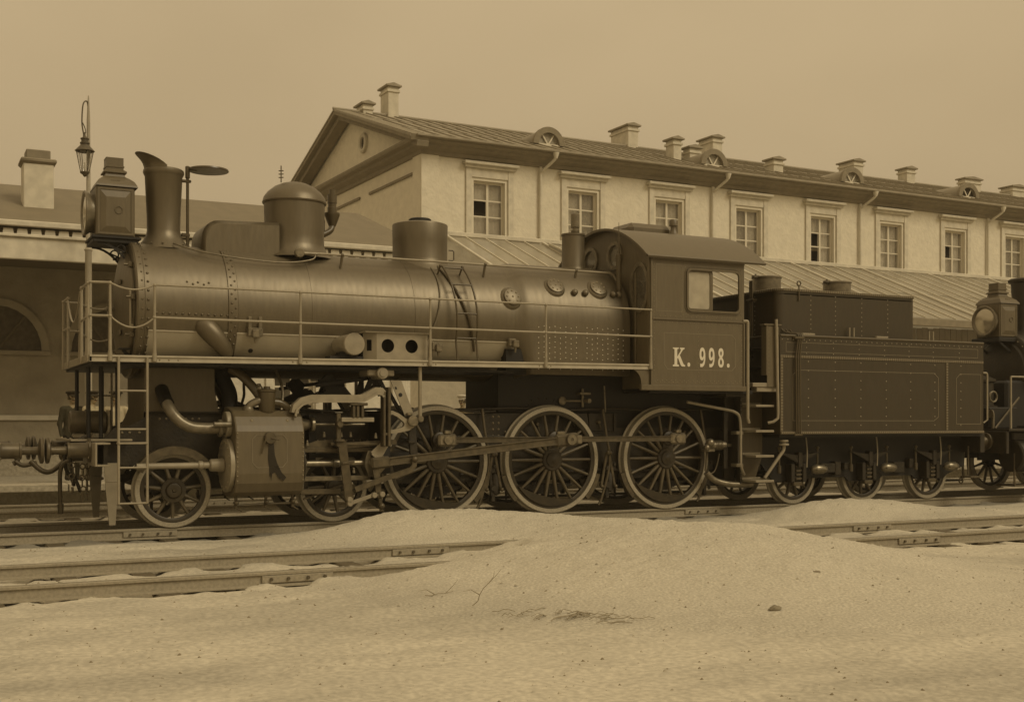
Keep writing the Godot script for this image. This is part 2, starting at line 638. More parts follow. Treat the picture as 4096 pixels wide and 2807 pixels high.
func ground_y(x, z, h):
	var lump = hn.get_noise_2d(x, z) * lerpf(0.030, 0.006, smoothstep(7.5, 10.0, z)) - 0.012 * smoothstep(0.30, 0.45, hn2.get_noise_2d(x * 0.9 + 31.0, z * 0.9)) + hn2.get_noise_2d(x, z) * 0.007
	var base = -0.115 + lump
	# the beds between and beside the rails
	for t in [[0.0, 0.25], [5.35, 0.2], [-4.27, 0.2]]:
		var d = absf(z - t[0])
		if d < 1.7:
			base -= t[1] * 0.12 * (1.0 - smoothstep(1.0, 1.7, d))
	for r in [-0.8, 0.8, 4.5, 6.2, -5.05, -3.45]:
		base -= 0.075 * exp(-pow((z - r - 0.05) / 0.17, 2.0)) * clampf(0.35 + 1.6 * hn.get_noise_2d(x * 1.3 + r * 7.0, r) + 0.5 * sin(x * 8.2 + r * 2.0), -0.2, 1.5)
	base += hn.get_noise_2d(x * 0.3 + 70.0, z * 0.3) * lerpf(0.03, 0.015, smoothstep(8.0, 11.0, z))
	# faint cart ruts in the foreground
	for q in [[11.1, 0.5], [12.45, 0.5], [9.9, -0.35]]:
		var zc = q[0] + q[1] * sin(x * 0.33 + q[0]) * 0.5
		base -= 0.016 * exp(-pow((z - zc) / 0.07, 2.0)) * clampf(0.5 + hn.get_noise_2d(x * 0.4, q[0]), 0.0, 1.0)
	var s = h[0] + h[1] + h[2]
	var rough = 1.0 + clampf(s * 2.0, 0.0, 0.5)
	var y = base + s + hn2.get_noise_2d(x * 2.3 + 9.0, z * 2.3) * (0.005 + 0.022 * clampf(s * 3.0, 0.0, 1.0))
	if z < 1.15 and z > -1.3:
		y = minf(y, -0.085 if z < 0.95 else lerpf(-0.085, 0.12, (z - 0.95) / 0.2))
	return y

func build_ground():
	hn.seed = 4; hn.frequency = 0.8; hn.fractal_octaves = 3
	hn2.seed = 8; hn2.frequency = 3.2; hn2.fractal_octaves = 3
	var x0 = -9.0
	var z0 = -6.6
	var sx = 0.065
	var nx = 480
	var zs = []
	var z = z0
	while z < 16.2:
		zs.append(z)
		z += 0.09 if z < 0.9 else (0.05 if z < 11.0 else 0.065)
	var nz = zs.size()
	var P = PackedVector3Array(); P.resize(nx * nz)
	var N = PackedVector3Array(); N.resize(nx * nz)
	var which = PackedByteArray(); which.resize(nx * nz)
	var col = PackedColorArray(); col.resize(nx * nz)
	for j in nz:
		for i in nx:
			var x = x0 + i * sx
			var zz = zs[j]
			var h = heaps(x, zz)
			var y = ground_y(x, zz, h)
			var edge = minf(minf(i, nx - 1 - i) / 12.0, minf(j + 3, nz - 1 - j) / 12.0)
			if edge < 1.0:
				y = lerpf(-0.30, y, maxf(edge, 0.0))
			P[j * nx + i] = Vector3(x, y, zz)
			var k = 0
			if h[0] > 0.05 and h[0] >= h[1] and h[0] >= h[2]: k = 1
			elif h[1] > 0.05 and h[1] >= h[2]: k = 2
			elif h[2] > 0.05: k = 3
			which[j * nx + i] = k
			# damp and cinder-trodden patches in the earth, paler dry sand on the heaps
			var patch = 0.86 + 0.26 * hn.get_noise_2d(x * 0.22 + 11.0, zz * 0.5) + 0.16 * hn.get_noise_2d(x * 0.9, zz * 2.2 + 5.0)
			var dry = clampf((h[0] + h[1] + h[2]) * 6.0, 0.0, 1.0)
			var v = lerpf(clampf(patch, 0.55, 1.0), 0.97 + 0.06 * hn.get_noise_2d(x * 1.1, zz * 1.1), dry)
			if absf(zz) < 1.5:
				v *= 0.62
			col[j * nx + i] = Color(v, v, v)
	for j in nz:
		for i in nx:
			var a = P[j * nx + mini(i + 1, nx - 1)] - P[j * nx + maxi(i - 1, 0)]
			var b = P[mini(j + 1, nz - 1) * nx + i] - P[maxi(j - 1, 0) * nx + i]
			N[j * nx + i] = b.cross(a).normalized()
	var ix = [PackedInt32Array(), PackedInt32Array(), PackedInt32Array(), PackedInt32Array()]
	for j in nz - 1:
		for i in nx - 1:
			var a = j * nx + i
			var t = ix[which[a]]
			t.append_array([a, a + 1, a + nx + 1, a, a + nx + 1, a + nx])
			ix[which[a]] = t
	var names = ["yard_ground", "sand_heap", "sand_heap", "sand_heap"]
	var labels = ["", "broad heap of pale sand in the foreground burying part of the empty front track", "low ridge of pale sand lying against the rail below the first driving wheels", "small heap of pale sand beside the track below the tender"]
	for k in 4:
		# keep only the vertices that this piece uses
		var map = {}
		var pp = PackedVector3Array()
		var pn = PackedVector3Array()
		var pc = PackedColorArray()
		var ii = PackedInt32Array()
		for v in ix[k]:
			if not map.has(v):
				map[v] = pp.size()
				pp.append(P[v]); pn.append(N[v]); pc.append(col[v])
			ii.append(map[v])
		var arr = []
		arr.resize(Mesh.ARRAY_MAX)
		arr[Mesh.ARRAY_VERTEX] = pp
		arr[Mesh.ARRAY_NORMAL] = pn
		arr[Mesh.ARRAY_COLOR] = pc
		arr[Mesh.ARRAY_INDEX] = ii
		var am = ArrayMesh.new()
		am.add_surface_from_arrays(Mesh.PRIMITIVE_TRIANGLES, arr)
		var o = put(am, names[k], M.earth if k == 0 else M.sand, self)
		if k == 0:
			o.set_meta("kind", "structure")
			o.set_meta("label", "trodden sandy ground of the station yard")
			o.set_meta("category", "ground")
		else:
			tag(o, labels[k], "sand heap", "sand heaps beside the tracks")
			o.set_meta("kind", "thing")
	var st = mb()
	var far = 420.0
	flat(st, Vector3(-far, -0.26, -far), Vector3(far, -0.26, -far), Vector3(far, -0.26, far), Vector3(-far, -0.26, far), Vector3.UP)
	var g = put(st, "ground", M.earth_far, self, "structure")
	g.set_meta("label", "sandy ground reaching to the horizon")
	g.set_meta("category", "ground")

func build_tracks():
	var rows = [[-0.80, 0.80, -14.0, 34.0, "steel railway track that the locomotive stands on"], [4.53, 6.22, -9.0, 26.0, "empty railway track in the foreground partly buried by the sand heap"], [-5.05, -3.45, -14.0, 34.0, "empty railway track behind the locomotive beside the platform"]]
	for t in rows:
		var o = thing("railway_track", t[4], "railway track", Vector3.ZERO, 0.0, "railway tracks of the yard")
		for zr in [t[0], t[1]]:
			var st = mb()
			var pr = V2([-0.062, -0.145, 0.062, -0.145, 0.062, -0.134, 0.012, -0.118, 0.009, -0.042, 0.034, -0.030, 0.035, -0.006, 0.030, 0.0, -0.030, 0.0, -0.035, -0.006, -0.034, -0.030, -0.009, -0.042, -0.012, -0.118, -0.062, -0.134])
			prism(st, pr, Vector3(t[2], 0, zr), Vector3(0, 0, 1), Vector3.UP, -(t[3] - t[2]))
			var r = put(st, "rail", M.rail, o)
			var s2 = mb()
			bx(s2, t[2] + 0.02, t[3] - 0.02, 0.0012, 0.003, zr - 0.028, zr + 0.028)
			put(s2, "running_surface", M.railtop, r)
			# joints with their fishplates
			var joints = {6.22: [0.15, 8.4], 4.53: [2.15, 9.2], 0.8: [-0.3, 8.9], -0.8: [3.0], -5.05: [2.0], -3.45: [1.0]}
			for jx in joints[zr]:
				var f = mb()
				for sd in [-1.0, 1.0]:
					bx(f, jx - 0.36, jx + 0.36, -0.112, -0.036, zr + sd * 0.012, zr + sd * 0.034, 0.006)
				var fp = put(f, "fishplate", M.rail, o)
				var bt = mb()
				for q in [-0.27, -0.1, 0.1, 0.27]:
					cyl(bt, Vector3(jx + q, -0.072, zr + 0.03), Vector3(jx + q, -0.072, zr + 0.056), 0.017, -1.0, 6)
				put(bt, "bolts", M.iron, fp)
		var proto = null
		var x = t[2] + 0.3
		while x < t[3] - 0.3:
			var zc = (t[0] + t[1]) * 0.5
			if proto == null:
				var st = mb()
				box(st, Vector3.ZERO, Vector3(0.25, 0.15, 2.7), 0.02)
				proto = put(st, "sleeper", M.sleeper, o)
				proto.position = Vector3(x, -0.221, zc)
			else:
				var s = again(proto, o, Transform3D(Basis(Vector3.UP, rng.randf_range(-0.03, 0.03)), Vector3(x + rng.randf_range(-0.04, 0.04), -0.221, zc + rng.randf_range(-0.05, 0.05))))
			x += 0.76

func build_platform():
	var st = mb()
	bx(st, -60, 90, -0.4, 0.22, -40, -6.32)
	var o = put(st, "platform", M.stone, self, "structure")
	o.set_meta("label", "low stone station platform behind the locomotive")
	o.set_meta("category", "platform")
	var proto = null
	var x = -12.0
	while x < 32.0:
		if proto == null:
			var s = mb()
			box(s, Vector3.ZERO, Vector3(1.18, 0.14, 0.62), 0.015)
			proto = put(s, "edge_stone", M.stone, o)
			proto.position = Vector3(x, 0.24, -6.13)
		else:
			again(proto, o, Vector3(x, 0.24 + rng.randf_range(-0.006, 0.006), -6.13 + rng.randf_range(-0.01, 0.01)))
		x += 1.2

# ---------------------------------------------------------------- buildings
func window_in(parent, at, ux, w, h, rows, open_pane, curtain, arch = false):
	# a casement set in an opening; at is the lower left corner on the wall's face
	var un = ux.cross(Vector3.UP).normalized()
	var bs = Basis(ux, Vector3.UP, un)
	var put_box = func(st, u0, u1, v0, v1, d0, d1):
		box(st, at + ux * (u0 + u1) * 0.5 + Vector3.UP * (v0 + v1) * 0.5 - un * (d0 + d1) * 0.5, Vector3(u1 - u0, v1 - v0, d1 - d0), 0.0, bs)
	var st = mb()
	put_box.call(st, 0.0, 0.07, 0.0, h, 0.16, 0.24)
	put_box.call(st, w - 0.07, w, 0.0, h, 0.16, 0.24)
	put_box.call(st, 0.07, w - 0.07, h - 0.08, h, 0.16, 0.24)
	put_box.call(st, 0.07, w - 0.07, 0.0, 0.09, 0.16, 0.24)
	var win = put(st, "window", M.sash, parent)
	var s2 = mb()
	put_box.call(s2, w * 0.5 - 0.045, w * 0.5 + 0.045, 0.09, h - 0.08, 0.17, 0.25)
	put(s2, "mullion", M.sash, win)
	var ys = rows
	for i in ys.size() - 1:
		if i > 0:
			for s in 2:
				var b = mb()
				var u0 = 0.07 if s == 0 else w * 0.5 + 0.045
				var u1 = w * 0.5 - 0.045 if s == 0 else w - 0.07
				put_box.call(b, u0, u1, ys[i] - 0.025, ys[i] + 0.025, 0.18, 0.23)
				put(b, "glazing_bar", M.sash, win)
		for s in 2:
			if open_pane.has([s, i]):
				continue
			var u0 = 0.07 if s == 0 else w * 0.5 + 0.045
			var u1 = w * 0.5 - 0.045 if s == 0 else w - 0.07
			var g = mb()
			put_box.call(g, u0, u1, ys[i] + (0.09 if i == 0 else 0.025), ys[i + 1] - (0.08 if i == ys.size() - 2 else 0.025), 0.20, 0.206)
			put(g, "pane", M.glass, win)
	if curtain:
		for s in 2:
			var lo = 0.05
			if open_pane.has([s, 0]) and open_pane.has([s, 1]):
				lo = ys[2]
			var c = mb()
			var n = 9
			var u0 = 0.05 if s == 0 else w * 0.5 + 0.01
			var u1 = w * 0.5 - 0.01 if s == 0 else w - 0.05
			var skip = open_pane.size() > 0 and lo < 0.1 and open_pane.has([s, 1])
			var rowsv = []
			for k in 2:
				var rr = []
				for i in n + 1:
					var u = lerpf(u0, u1, float(i) / n)
					var v = (h - 0.05) if k == 1 else (ys[2] if skip else lo)
					rr.append(at + ux * u + Vector3.UP * v - un * (0.31 + 0.025 * sin(i * 2.2 + s)))
				rowsv.append(rr)
			grid(c, rowsv, at - un * 5.0)
			put(c, "curtain", M["curtain%d" % rng.randi_range(1, 3)], win)
			if skip:
				var c2 = mb()
				var vv = []
				for k in 2:
					var rr = []
					for i in n + 1:
						rr.append(at + ux * lerpf(u0, u1, float(i) / n) + Vector3.UP * (ys[1] if k == 1 else 0.05) - un * (0.31 + 0.025 * sin(i * 2.2 + s)))
					vv.append(rr)
				grid(c2, vv, at - un * 5.0)
				put(c2, "curtain", M.curtain1, win)
	return win

func roof_chimney(parent, u0, u1, zf, d, y0, y1):
	# a flue wall: narrow towards the yard, deep away from it, under a thin overhanging cap
	var st = mb()
	bx(st, u0 + 0.05, u1 - 0.05, y0, y1 - 0.08, zf - d, zf, 0.015)
	bx(st, u0, u1, y1 - 0.30, y1 - 0.20, zf - d - 0.05, zf + 0.05, 0.01)
	var c = put(st, "chimney", M.chimney, parent)
	var s2 = mb()
	bx(s2, u0 - 0.06, u1 + 0.06, y1 - 0.08, y1, zf - d - 0.10, zf + 0.10, 0.015)
	prism(s2, V2([-0.04, 0.0, u1 - u0 + 0.04, 0.0, (u1 - u0) * 0.5, 0.09]), Vector3(u0, y1, zf + 0.06), Vector3.RIGHT, Vector3.UP, -(d + 0.12))
	put(s2, "cap", M.sheet, c)

func build_main_building():
	var L = 62.0
	var D = 14.3
	var o = thing("station_building", "long two storey plastered building with gable, sheet roof and many chimneys", "building", Vector3(12.756, 0, -21.0), 0.02)
	var holes = []
	var pitch = 3.92
	for k in 15:
		holes.append([2.0 + pitch * k, 3.26 + pitch * k, 7.75, 10.08])
		holes.append([2.0 + pitch * k, 3.26 + pitch * k, 1.6, 4.3])
	var st = mb()
	wall(st, Vector3(0, 0, 0), Vector3.RIGHT, L, 0.0, 10.86, 0.55, holes)
	put(st, "facade_wall", M.plaster, o)
	# the gable wall on the left, with its pediment, then the back and far walls
	st = mb()
	wall(st, Vector3(0, 0, -D), Vector3.BACK, D, 0.0, 11.3, 0.5, [])
	prism(st, V2([0.0, 11.3, D, 11.3, D * 0.5, 13.85]), Vector3(0.05, 0, -D), Vector3.BACK, Vector3.UP, -0.45)
	put(st, "gable_wall", M.plaster, o)
	st = mb()
	bx(st, 0.55, L, 0, 11.2, -D, -D + 0.5)
	bx(st, L - 0.5, L, 0, 11.2, -D + 0.5, -0.6)
	bx(st, 0.55, L - 0.5, 6.6, 6.9, -D + 0.5, -0.56)
	put(st, "back_wall", M.plaster2, o)
	# corner pilasters
	st = mb()
	bx(st, -0.05, 0.62, 0.0, 10.84, 0.0, 0.06)
	bx(st, -0.06, -0.0, 0.0, 10.84, -0.7, 0.0)
	put(st, "corner_pilaster", M.plaster, o)
	# sunk panels on the gable wall
	for q in [[-4.95, -0.75], [-11.6, -6.0]]:
		st = mb()
		bx(st, -0.075, -0.004, 10.19, 10.29, q[0], q[1], 0.01)
		put(st, "string_course", M.cornice, o)
	# cornice: one profile carried along the facade and round the corner
	var prof = V2([0.0, 10.78, 0.10, 10.80, 0.12, 10.92, 0.34, 11.02, 0.38, 11.10, 0.56, 11.13, 0.60, 11.20, 0.60, 11.27, 0.0, 11.30])
	st = mb()
	for i in prof.size() - 1:
		var a = prof[i]
		var b = prof[i + 1]
		flat(st, Vector3(-a.x, a.y, a.x), Vector3(L, a.y, a.x), Vector3(L, b.y, b.x), Vector3(-b.x, b.y, b.x), Vector3(0, a.x - b.x + 0.001, 0) + Vector3(0, (b.y - a.y) * 0.0, 1) if b.x >= a.x else Vector3.UP)
		flat(st, Vector3(-a.x, a.y, a.x), Vector3(-a.x, a.y, -D), Vector3(-b.x, b.y, -D), Vector3(-b.x, b.y, b.x), Vector3(-1, 0, 0) if b.x >= a.x else Vector3.UP)
	put(st, "cornice", M.cornice, o)
	# roof: two slopes with standing seams
	var ridge = 13.92
	st = mb()
	var e0 = Vector3(-0.72, 11.26, 0.66)
	for sgn in [0, 1]:
		var ze = 0.66 if sgn == 0 else -D - 0.66
		var zr = -D * 0.5
		var a = Vector3(-0.72, 11.28, ze)
		var b = Vector3(L, 11.28, ze)
		var c = Vector3(L, ridge, zr)
		var d = Vector3(-0.72, ridge, zr)
		flat(st, a, b, c, d, Vector3.UP)
		flat(st, a - Vector3(0, 0.07, 0), b - Vector3(0, 0.07, 0), c - Vector3(0, 0.07, 0), d - Vector3(0, 0.07, 0), Vector3.DOWN)
		flat(st, a, b, b - Vector3(0, 0.07, 0), a - Vector3(0, 0.07, 0), Vector3(0, 0, 1 if sgn == 0 else -1))
		flat(st, a, d, d - Vector3(0, 0.07, 0), a - Vector3(0, 0.07, 0), Vector3.LEFT)
	var roof = put(st, "roof", M.sheet, o)
	st = mb()
	var k = 0.0
	while k < L - 1.0:
		for row in 3:
			var f0 = row / 3.0
			var f1 = (row + 1) / 3.0 - 0.02
			var xo = k + (0.0 if row != 1 else 0.31)
			var p = Vector3(xo, lerpf(11.28, ridge, f0), lerpf(0.66, -D * 0.5, f0))
			var q = Vector3(xo, lerpf(11.28, ridge, f1), lerpf(0.66, -D * 0.5, f1))
			bar(st, p + Vector3(0, 0.02, 0), q + Vector3(0, 0.02, 0), 0.05, 0.035, Vector3.UP, 0.0)
		k += 0.62
	for f in [0.333, 0.666]:
		bar(st, Vector3(-0.7, lerpf(11.28, ridge, f) + 0.012, lerpf(0.66, -D * 0.5, f)), Vector3(L, lerpf(11.28, ridge, f) + 0.012, lerpf(0.66, -D * 0.5, f)), 0.03, 0.05, Vector3.UP, 0.0)
	put(st, "seams", M.sheet, roof, "stuff")
	st = mb()
	cyl(st, Vector3(-0.74, ridge + 0.03, -D * 0.5), Vector3(L, ridge + 0.03, -D * 0.5), 0.06, -1.0, 8)
	put(st, "ridge_roll", M.sheet, roof)
	st = mb()
	bx(st, -0.5, L, 11.24, 11.33, 0.62, 0.76, 0.02)
	put(st, "gutter", M.sheet, roof)
	# raking cornices of the pediment
	for sgn in [0, 1]:
		st = mb()
		var za = 0.66 if sgn == 0 else -D - 0.66
		var a = Vector3(-0.36, 11.20, za)
		var b = Vector3(-0.36, ridge - 0.10, -D * 0.5)
		bar(st, a, b, 0.22, 0.66, Vector3.UP, 0.01)
		bar(st, a + Vector3(0.1, -0.2, 0), b + Vector3(0.1, -0.2, 0), 0.2, 0.44, Vector3.UP, 0.01)
		put(st, "raking_cornice", M.cornice, o)
	# round window in the pediment
	st = mb()
	lathe(st, Vector3(0.06, 12.35, -5.7), Vector3.LEFT, V2([0.0, 0.22, 0.12, 0.24, 0.16, 0.30, 0.12, 0.38, 0.0, 0.40]), 20)
	var rw = put(st, "attic_window", M.hood, o)
	st = mb()
	lathe(st, Vector3(0.04, 12.35, -5.7), Vector3.LEFT, V2([0.03, 0.23, 0.03, 0.0]), 20)
	put(st, "pane", M.dark, rw)
	# windows with their hoods and surrounds
	for i in 15:
		var u = 2.0 + pitch * i
		var op = []
		if i == 0: op = [[0, 1]]
		if i == 4: op = [[0, 0], [0, 1]]
		if i == 6: op = [[0, 1]]
		if i == 9: op = [[1, 0]]
		window_in(o, Vector3(u, 7.75, 0), Vector3.RIGHT, 1.26, 2.33, [0.0, 1.08, 1.66, 2.33], op, true)
		st = mb()
		bx(st, u - 0.33, u - 0.10, 7.7, 10.5, 0.0, 0.07, 0.012)
		bx(st, u + 1.36, u + 1.59, 7.7, 10.5, 0.0, 0.07, 0.012)
		bx(st, u - 0.10, u + 1.36, 10.18, 10.5, 0.0, 0.05, 0.01)
		put(st, "window_surround", M.hood, o)
		st = mb()
		bx(st, u - 0.40, u + 1.66, 10.5, 10.60, 0.0, 0.16, 0.015)
		bx(st, u - 0.46, u + 1.72, 10.60, 10.71, 0.0, 0.28, 0.02)
		put(st, "window_hood", M.hood, o)
		if i < 12:
			window_in(o, Vector3(u, 1.6, 0), Vector3.RIGHT, 1.26, 2.7, [0.0, 0.9, 1.8, 2.7], [], false)
	# downpipes
	for i in 7:
		var u = 4.68 + 7.83 * i
		st = mb()
		tube(st, bend([Vector3(u + 0.32, 11.2, 0.68), Vector3(u + 0.3, 11.0, 0.62), Vector3(u + 0.03, 10.62, 0.18), Vector3(u, 10.4, 0.1), Vector3(u, 5.9, 0.1)]), 0.055, 8)
		var dp = put(st, "downpipe", M.plaster2, o)
		st = mb()
		lathe(st, Vector3(u + 0.32, 11.02, 0.66), Vector3.UP, V2([0, 0.06, 0.2, 0.13, 0.22, 0.13]), 8)
		put(st, "hopper", M.plaster2, dp)
	# chimneys on the ridge and on the near slope
	for c in [[0.45, 0.95, -7.0, 0.8, 13.2, 14.33], [1.52, 2.08, -7.0, 0.85, 13.4, 15.18], [13.15, 13.80, -7.0, 1.45, 13.2, 14.93], [17.90, 18.56, -7.0, 1.1, 13.2, 14.93], [26.75, 27.48, -7.0, 1.1, 13.2, 14.72], [30.42, 31.12, -7.0, 0.65, 13.2, 14.70], [34.70, 36.0, -7.0, 0.5, 13.2, 14.58], [38.4, 39.5, -7.0, 0.8, 13.2, 14.5], [44.0, 45.0, -7.0, 0.9, 13.2, 14.5], [23.6, 24.2, -8.6, 0.7, 12.6, 13.98], [28.6, 29.3, -8.6, 0.7, 12.6, 13.96]]:
		roof_chimney(o, c[0], c[1], c[2], c[3], c[4], c[5])
	for c in [[12.78, 13.29, -3.0, 0.57, 11.9, 13.44], [13.63, 14.26, -3.0, 0.5, 11.8, 13.17], [18.18, 18.82, -3.0, 0.6, 11.8, 13.15], [36.0, 36.7, -3.0, 0.6, 11.8, 13.1]]:
		roof_chimney(o, c[0], c[1], c[2], c[3], c[4], c[5])
	# half round dormers
	for u in [6.05, 13.95, 21.6, 28.95, 36.7, 44.4]:
		var zf = -1.75
		var yb = 12.12
		st = mb()
		var front = []
		var back = []
		for t in 15:
			var a = PI * t / 14
			front.append(Vector3(u - cos(a) * 0.62, yb + sin(a) * 0.62, zf))
			back.append(Vector3(u - cos(a) * 0.62, yb + sin(a) * 0.62, zf - 1.9))
		grid(st, [front, back], Vector3(u, yb - 0.2, zf - 1.0))
		var dm = put(st, "dormer", M.sheet, o)
		st = mb()
		var oa = []
		var ia = []
		for t in 15:
			var a = PI * t / 14
			oa.append(Vector2(-cos(a) * 0.68, sin(a) * 0.68))
			ia.append(Vector2(-cos(a) * 0.46, sin(a) * 0.46))
		for t in 14:
			prism(st, [oa[t], oa[t + 1], ia[t + 1], ia[t]], Vector3(u, yb, zf - 0.06), Vector3.RIGHT, Vector3.UP, 0.16)
		put(st, "arch", M.cornice, dm)
		st = mb()
		bar(st, Vector3(u, yb, zf - 0.02), Vector3(u - 0.26, yb + 0.40, zf - 0.02), 0.06, 0.04)
		bar(st, Vector3(u, yb, zf - 0.02), Vector3(u + 0.26, yb + 0.40, zf - 0.02), 0.06, 0.04)
		bx(st, u - 0.5, u + 0.5, yb - 0.05, yb + 0.03, zf - 0.05, zf + 0.04)
		put(st, "glazing_bars", M.sash, dm)
		st = mb()
		prism(st, ia, Vector3(u, yb, zf - 0.08), Vector3.RIGHT, Vector3.UP, 0.02)
		put(st, "pane", M.roofglass if u < 28 else M.dark, dm)

func build_lean_to():
	# the glazed roof along the foot of the facade
	var o = thing("glazed_lean_to_roof", "sloping glazed roof over the platform along the foot of the tall building", "canopy", Vector3(12.756, 0, -21.0), 0.02)
	var L = 60.0
	var a = Vector3(0.85, 8.02, 0.05)
	var run = 6.6
	var drop = 2.72
	var st = mb()
	var u = 0.85
	var n = int((L - 0.85) / 0.78)
	var dir = Vector3(0, -drop, run)
	# glazing bars and panes
	var pane = null
	var barm = null
	for i in n + 1:
		var x = 0.85 + i * 0.78
		if barm == null:
			var s = mb()
			bar(s, Vector3(0, 8.03, 0.06), Vector3(0, 8.03 - drop, run), 0.045, 0.05, Vector3.UP, 0.0)
			barm = put(s, "glazing_bar", M.gbar, o)
			barm.position.x = x
			var s2 = mb()
			flat(s2, Vector3(0.03, 8.02, 0.06), Vector3(0.75, 8.02, 0.06), Vector3(0.75, 8.02 - drop * 0.52, run * 0.52), Vector3(0.03, 8.02 - drop * 0.52, run * 0.52), Vector3.UP)
			pane = put(s2, "glass_panel", M.roofglass, o)
			pane.position.x = x
			var s3 = mb()
			flat(s3, Vector3(0.03, 8.005 - drop * 0.51, run * 0.51), Vector3(0.75, 8.005 - drop * 0.51, run * 0.51), Vector3(0.75, 8.005 - drop, run), Vector3(0.03, 8.005 - drop, run), Vector3.UP)
			put(s3, "glass_panel", M.roofglass, o).position.x = x
		else:
			again(barm, o, Vector3(x, 0, 0))
			if i < n and i < 46:
				again(pane, o, Vector3(x, rng.randf_range(-0.012, 0.012), 0))
				again(o.get_node("glass_panel_001"), o, Vector3(x, rng.randf_range(-0.012, 0.012), 0))
	# wider ribs every fifth bay, the eaves beam, the wall plate
	for i in 12:
		st = mb()
		var x = 0.85 + 0.78 * 5 * i
		bar(st, Vector3(x, 8.045, 0.06), Vector3(x, 8.045 - drop, run), 0.08, 0.10, Vector3.UP, 0.01)
		put(st, "rafter", M.plaster2, o)
		if i % 2 == 0:
			st = mb()
			cyl(st, Vector3(x, 0.3, run - 0.3), Vector3(x, 8.0 - drop, run - 0.3), 0.09, 0.075, 12)
			put(st, "column", M.iron, o)
	st = mb()
	bx(st, 0.8, L, 8.0 - drop - 0.30, 8.0 - drop - 0.02, run - 0.02, run + 0.10, 0.02)
	put(st, "eaves_board", M.cornice, o)
	# separate dark upright boards, added to stand in for the shade under the eaves
	var board = null
	for i in 110:
		if board == null:
			st = mb()
			box(st, Vector3.ZERO, Vector3(0.285, 4.72, 0.03), 0.004)
			board = put(st, "board", M.wood, o)
			board.position = Vector3(7.5 + 0.3 * i, 2.64, run - 0.75)
		else:
			again(board, o, Vector3(7.5 + 0.3 * i, 2.64 + rng.randf_range(-0.03, 0.03), run - 0.75 + rng.randf_range(-0.012, 0.012)))
	st = mb()
	bx(st, 0.8, L, 8.0, 8.16, 0.0, 0.16, 0.02)
	put(st, "flashing", M.plaster2, o)
	# opening lights propped above the glass
	for q in [[3.85, 1.9, 0.10], [7.75, 1.9, 0.06]]:
		var x = 0.85 + q[0]
		st = mb()
		var p0 = Vector3(x, 8.02 - drop * 0.1 + 0.12, run * 0.1)
		bar(st, p0 + Vector3(q[1] / 2, 0, 0), p0 + Vector3(q[1] / 2, -drop * 0.34 + 0.12, run * 0.34), 0.05, q[1], Vector3.UP, 0.01)
		put(st, "roof_light", M.roofglass, o)
		for t in 4:
			st = mb()
			var xx = x + q[1] * t / 3.0
			bar(st, p0 + Vector3(q[1] * t / 3.0, 0.04, 0), p0 + Vector3(q[1] * t / 3.0, -drop * 0.34 + 0.16, run * 0.34), 0.06, 0.06, Vector3.UP, 0.0)
			put(st, "roof_light_bar", M.gbar, o)

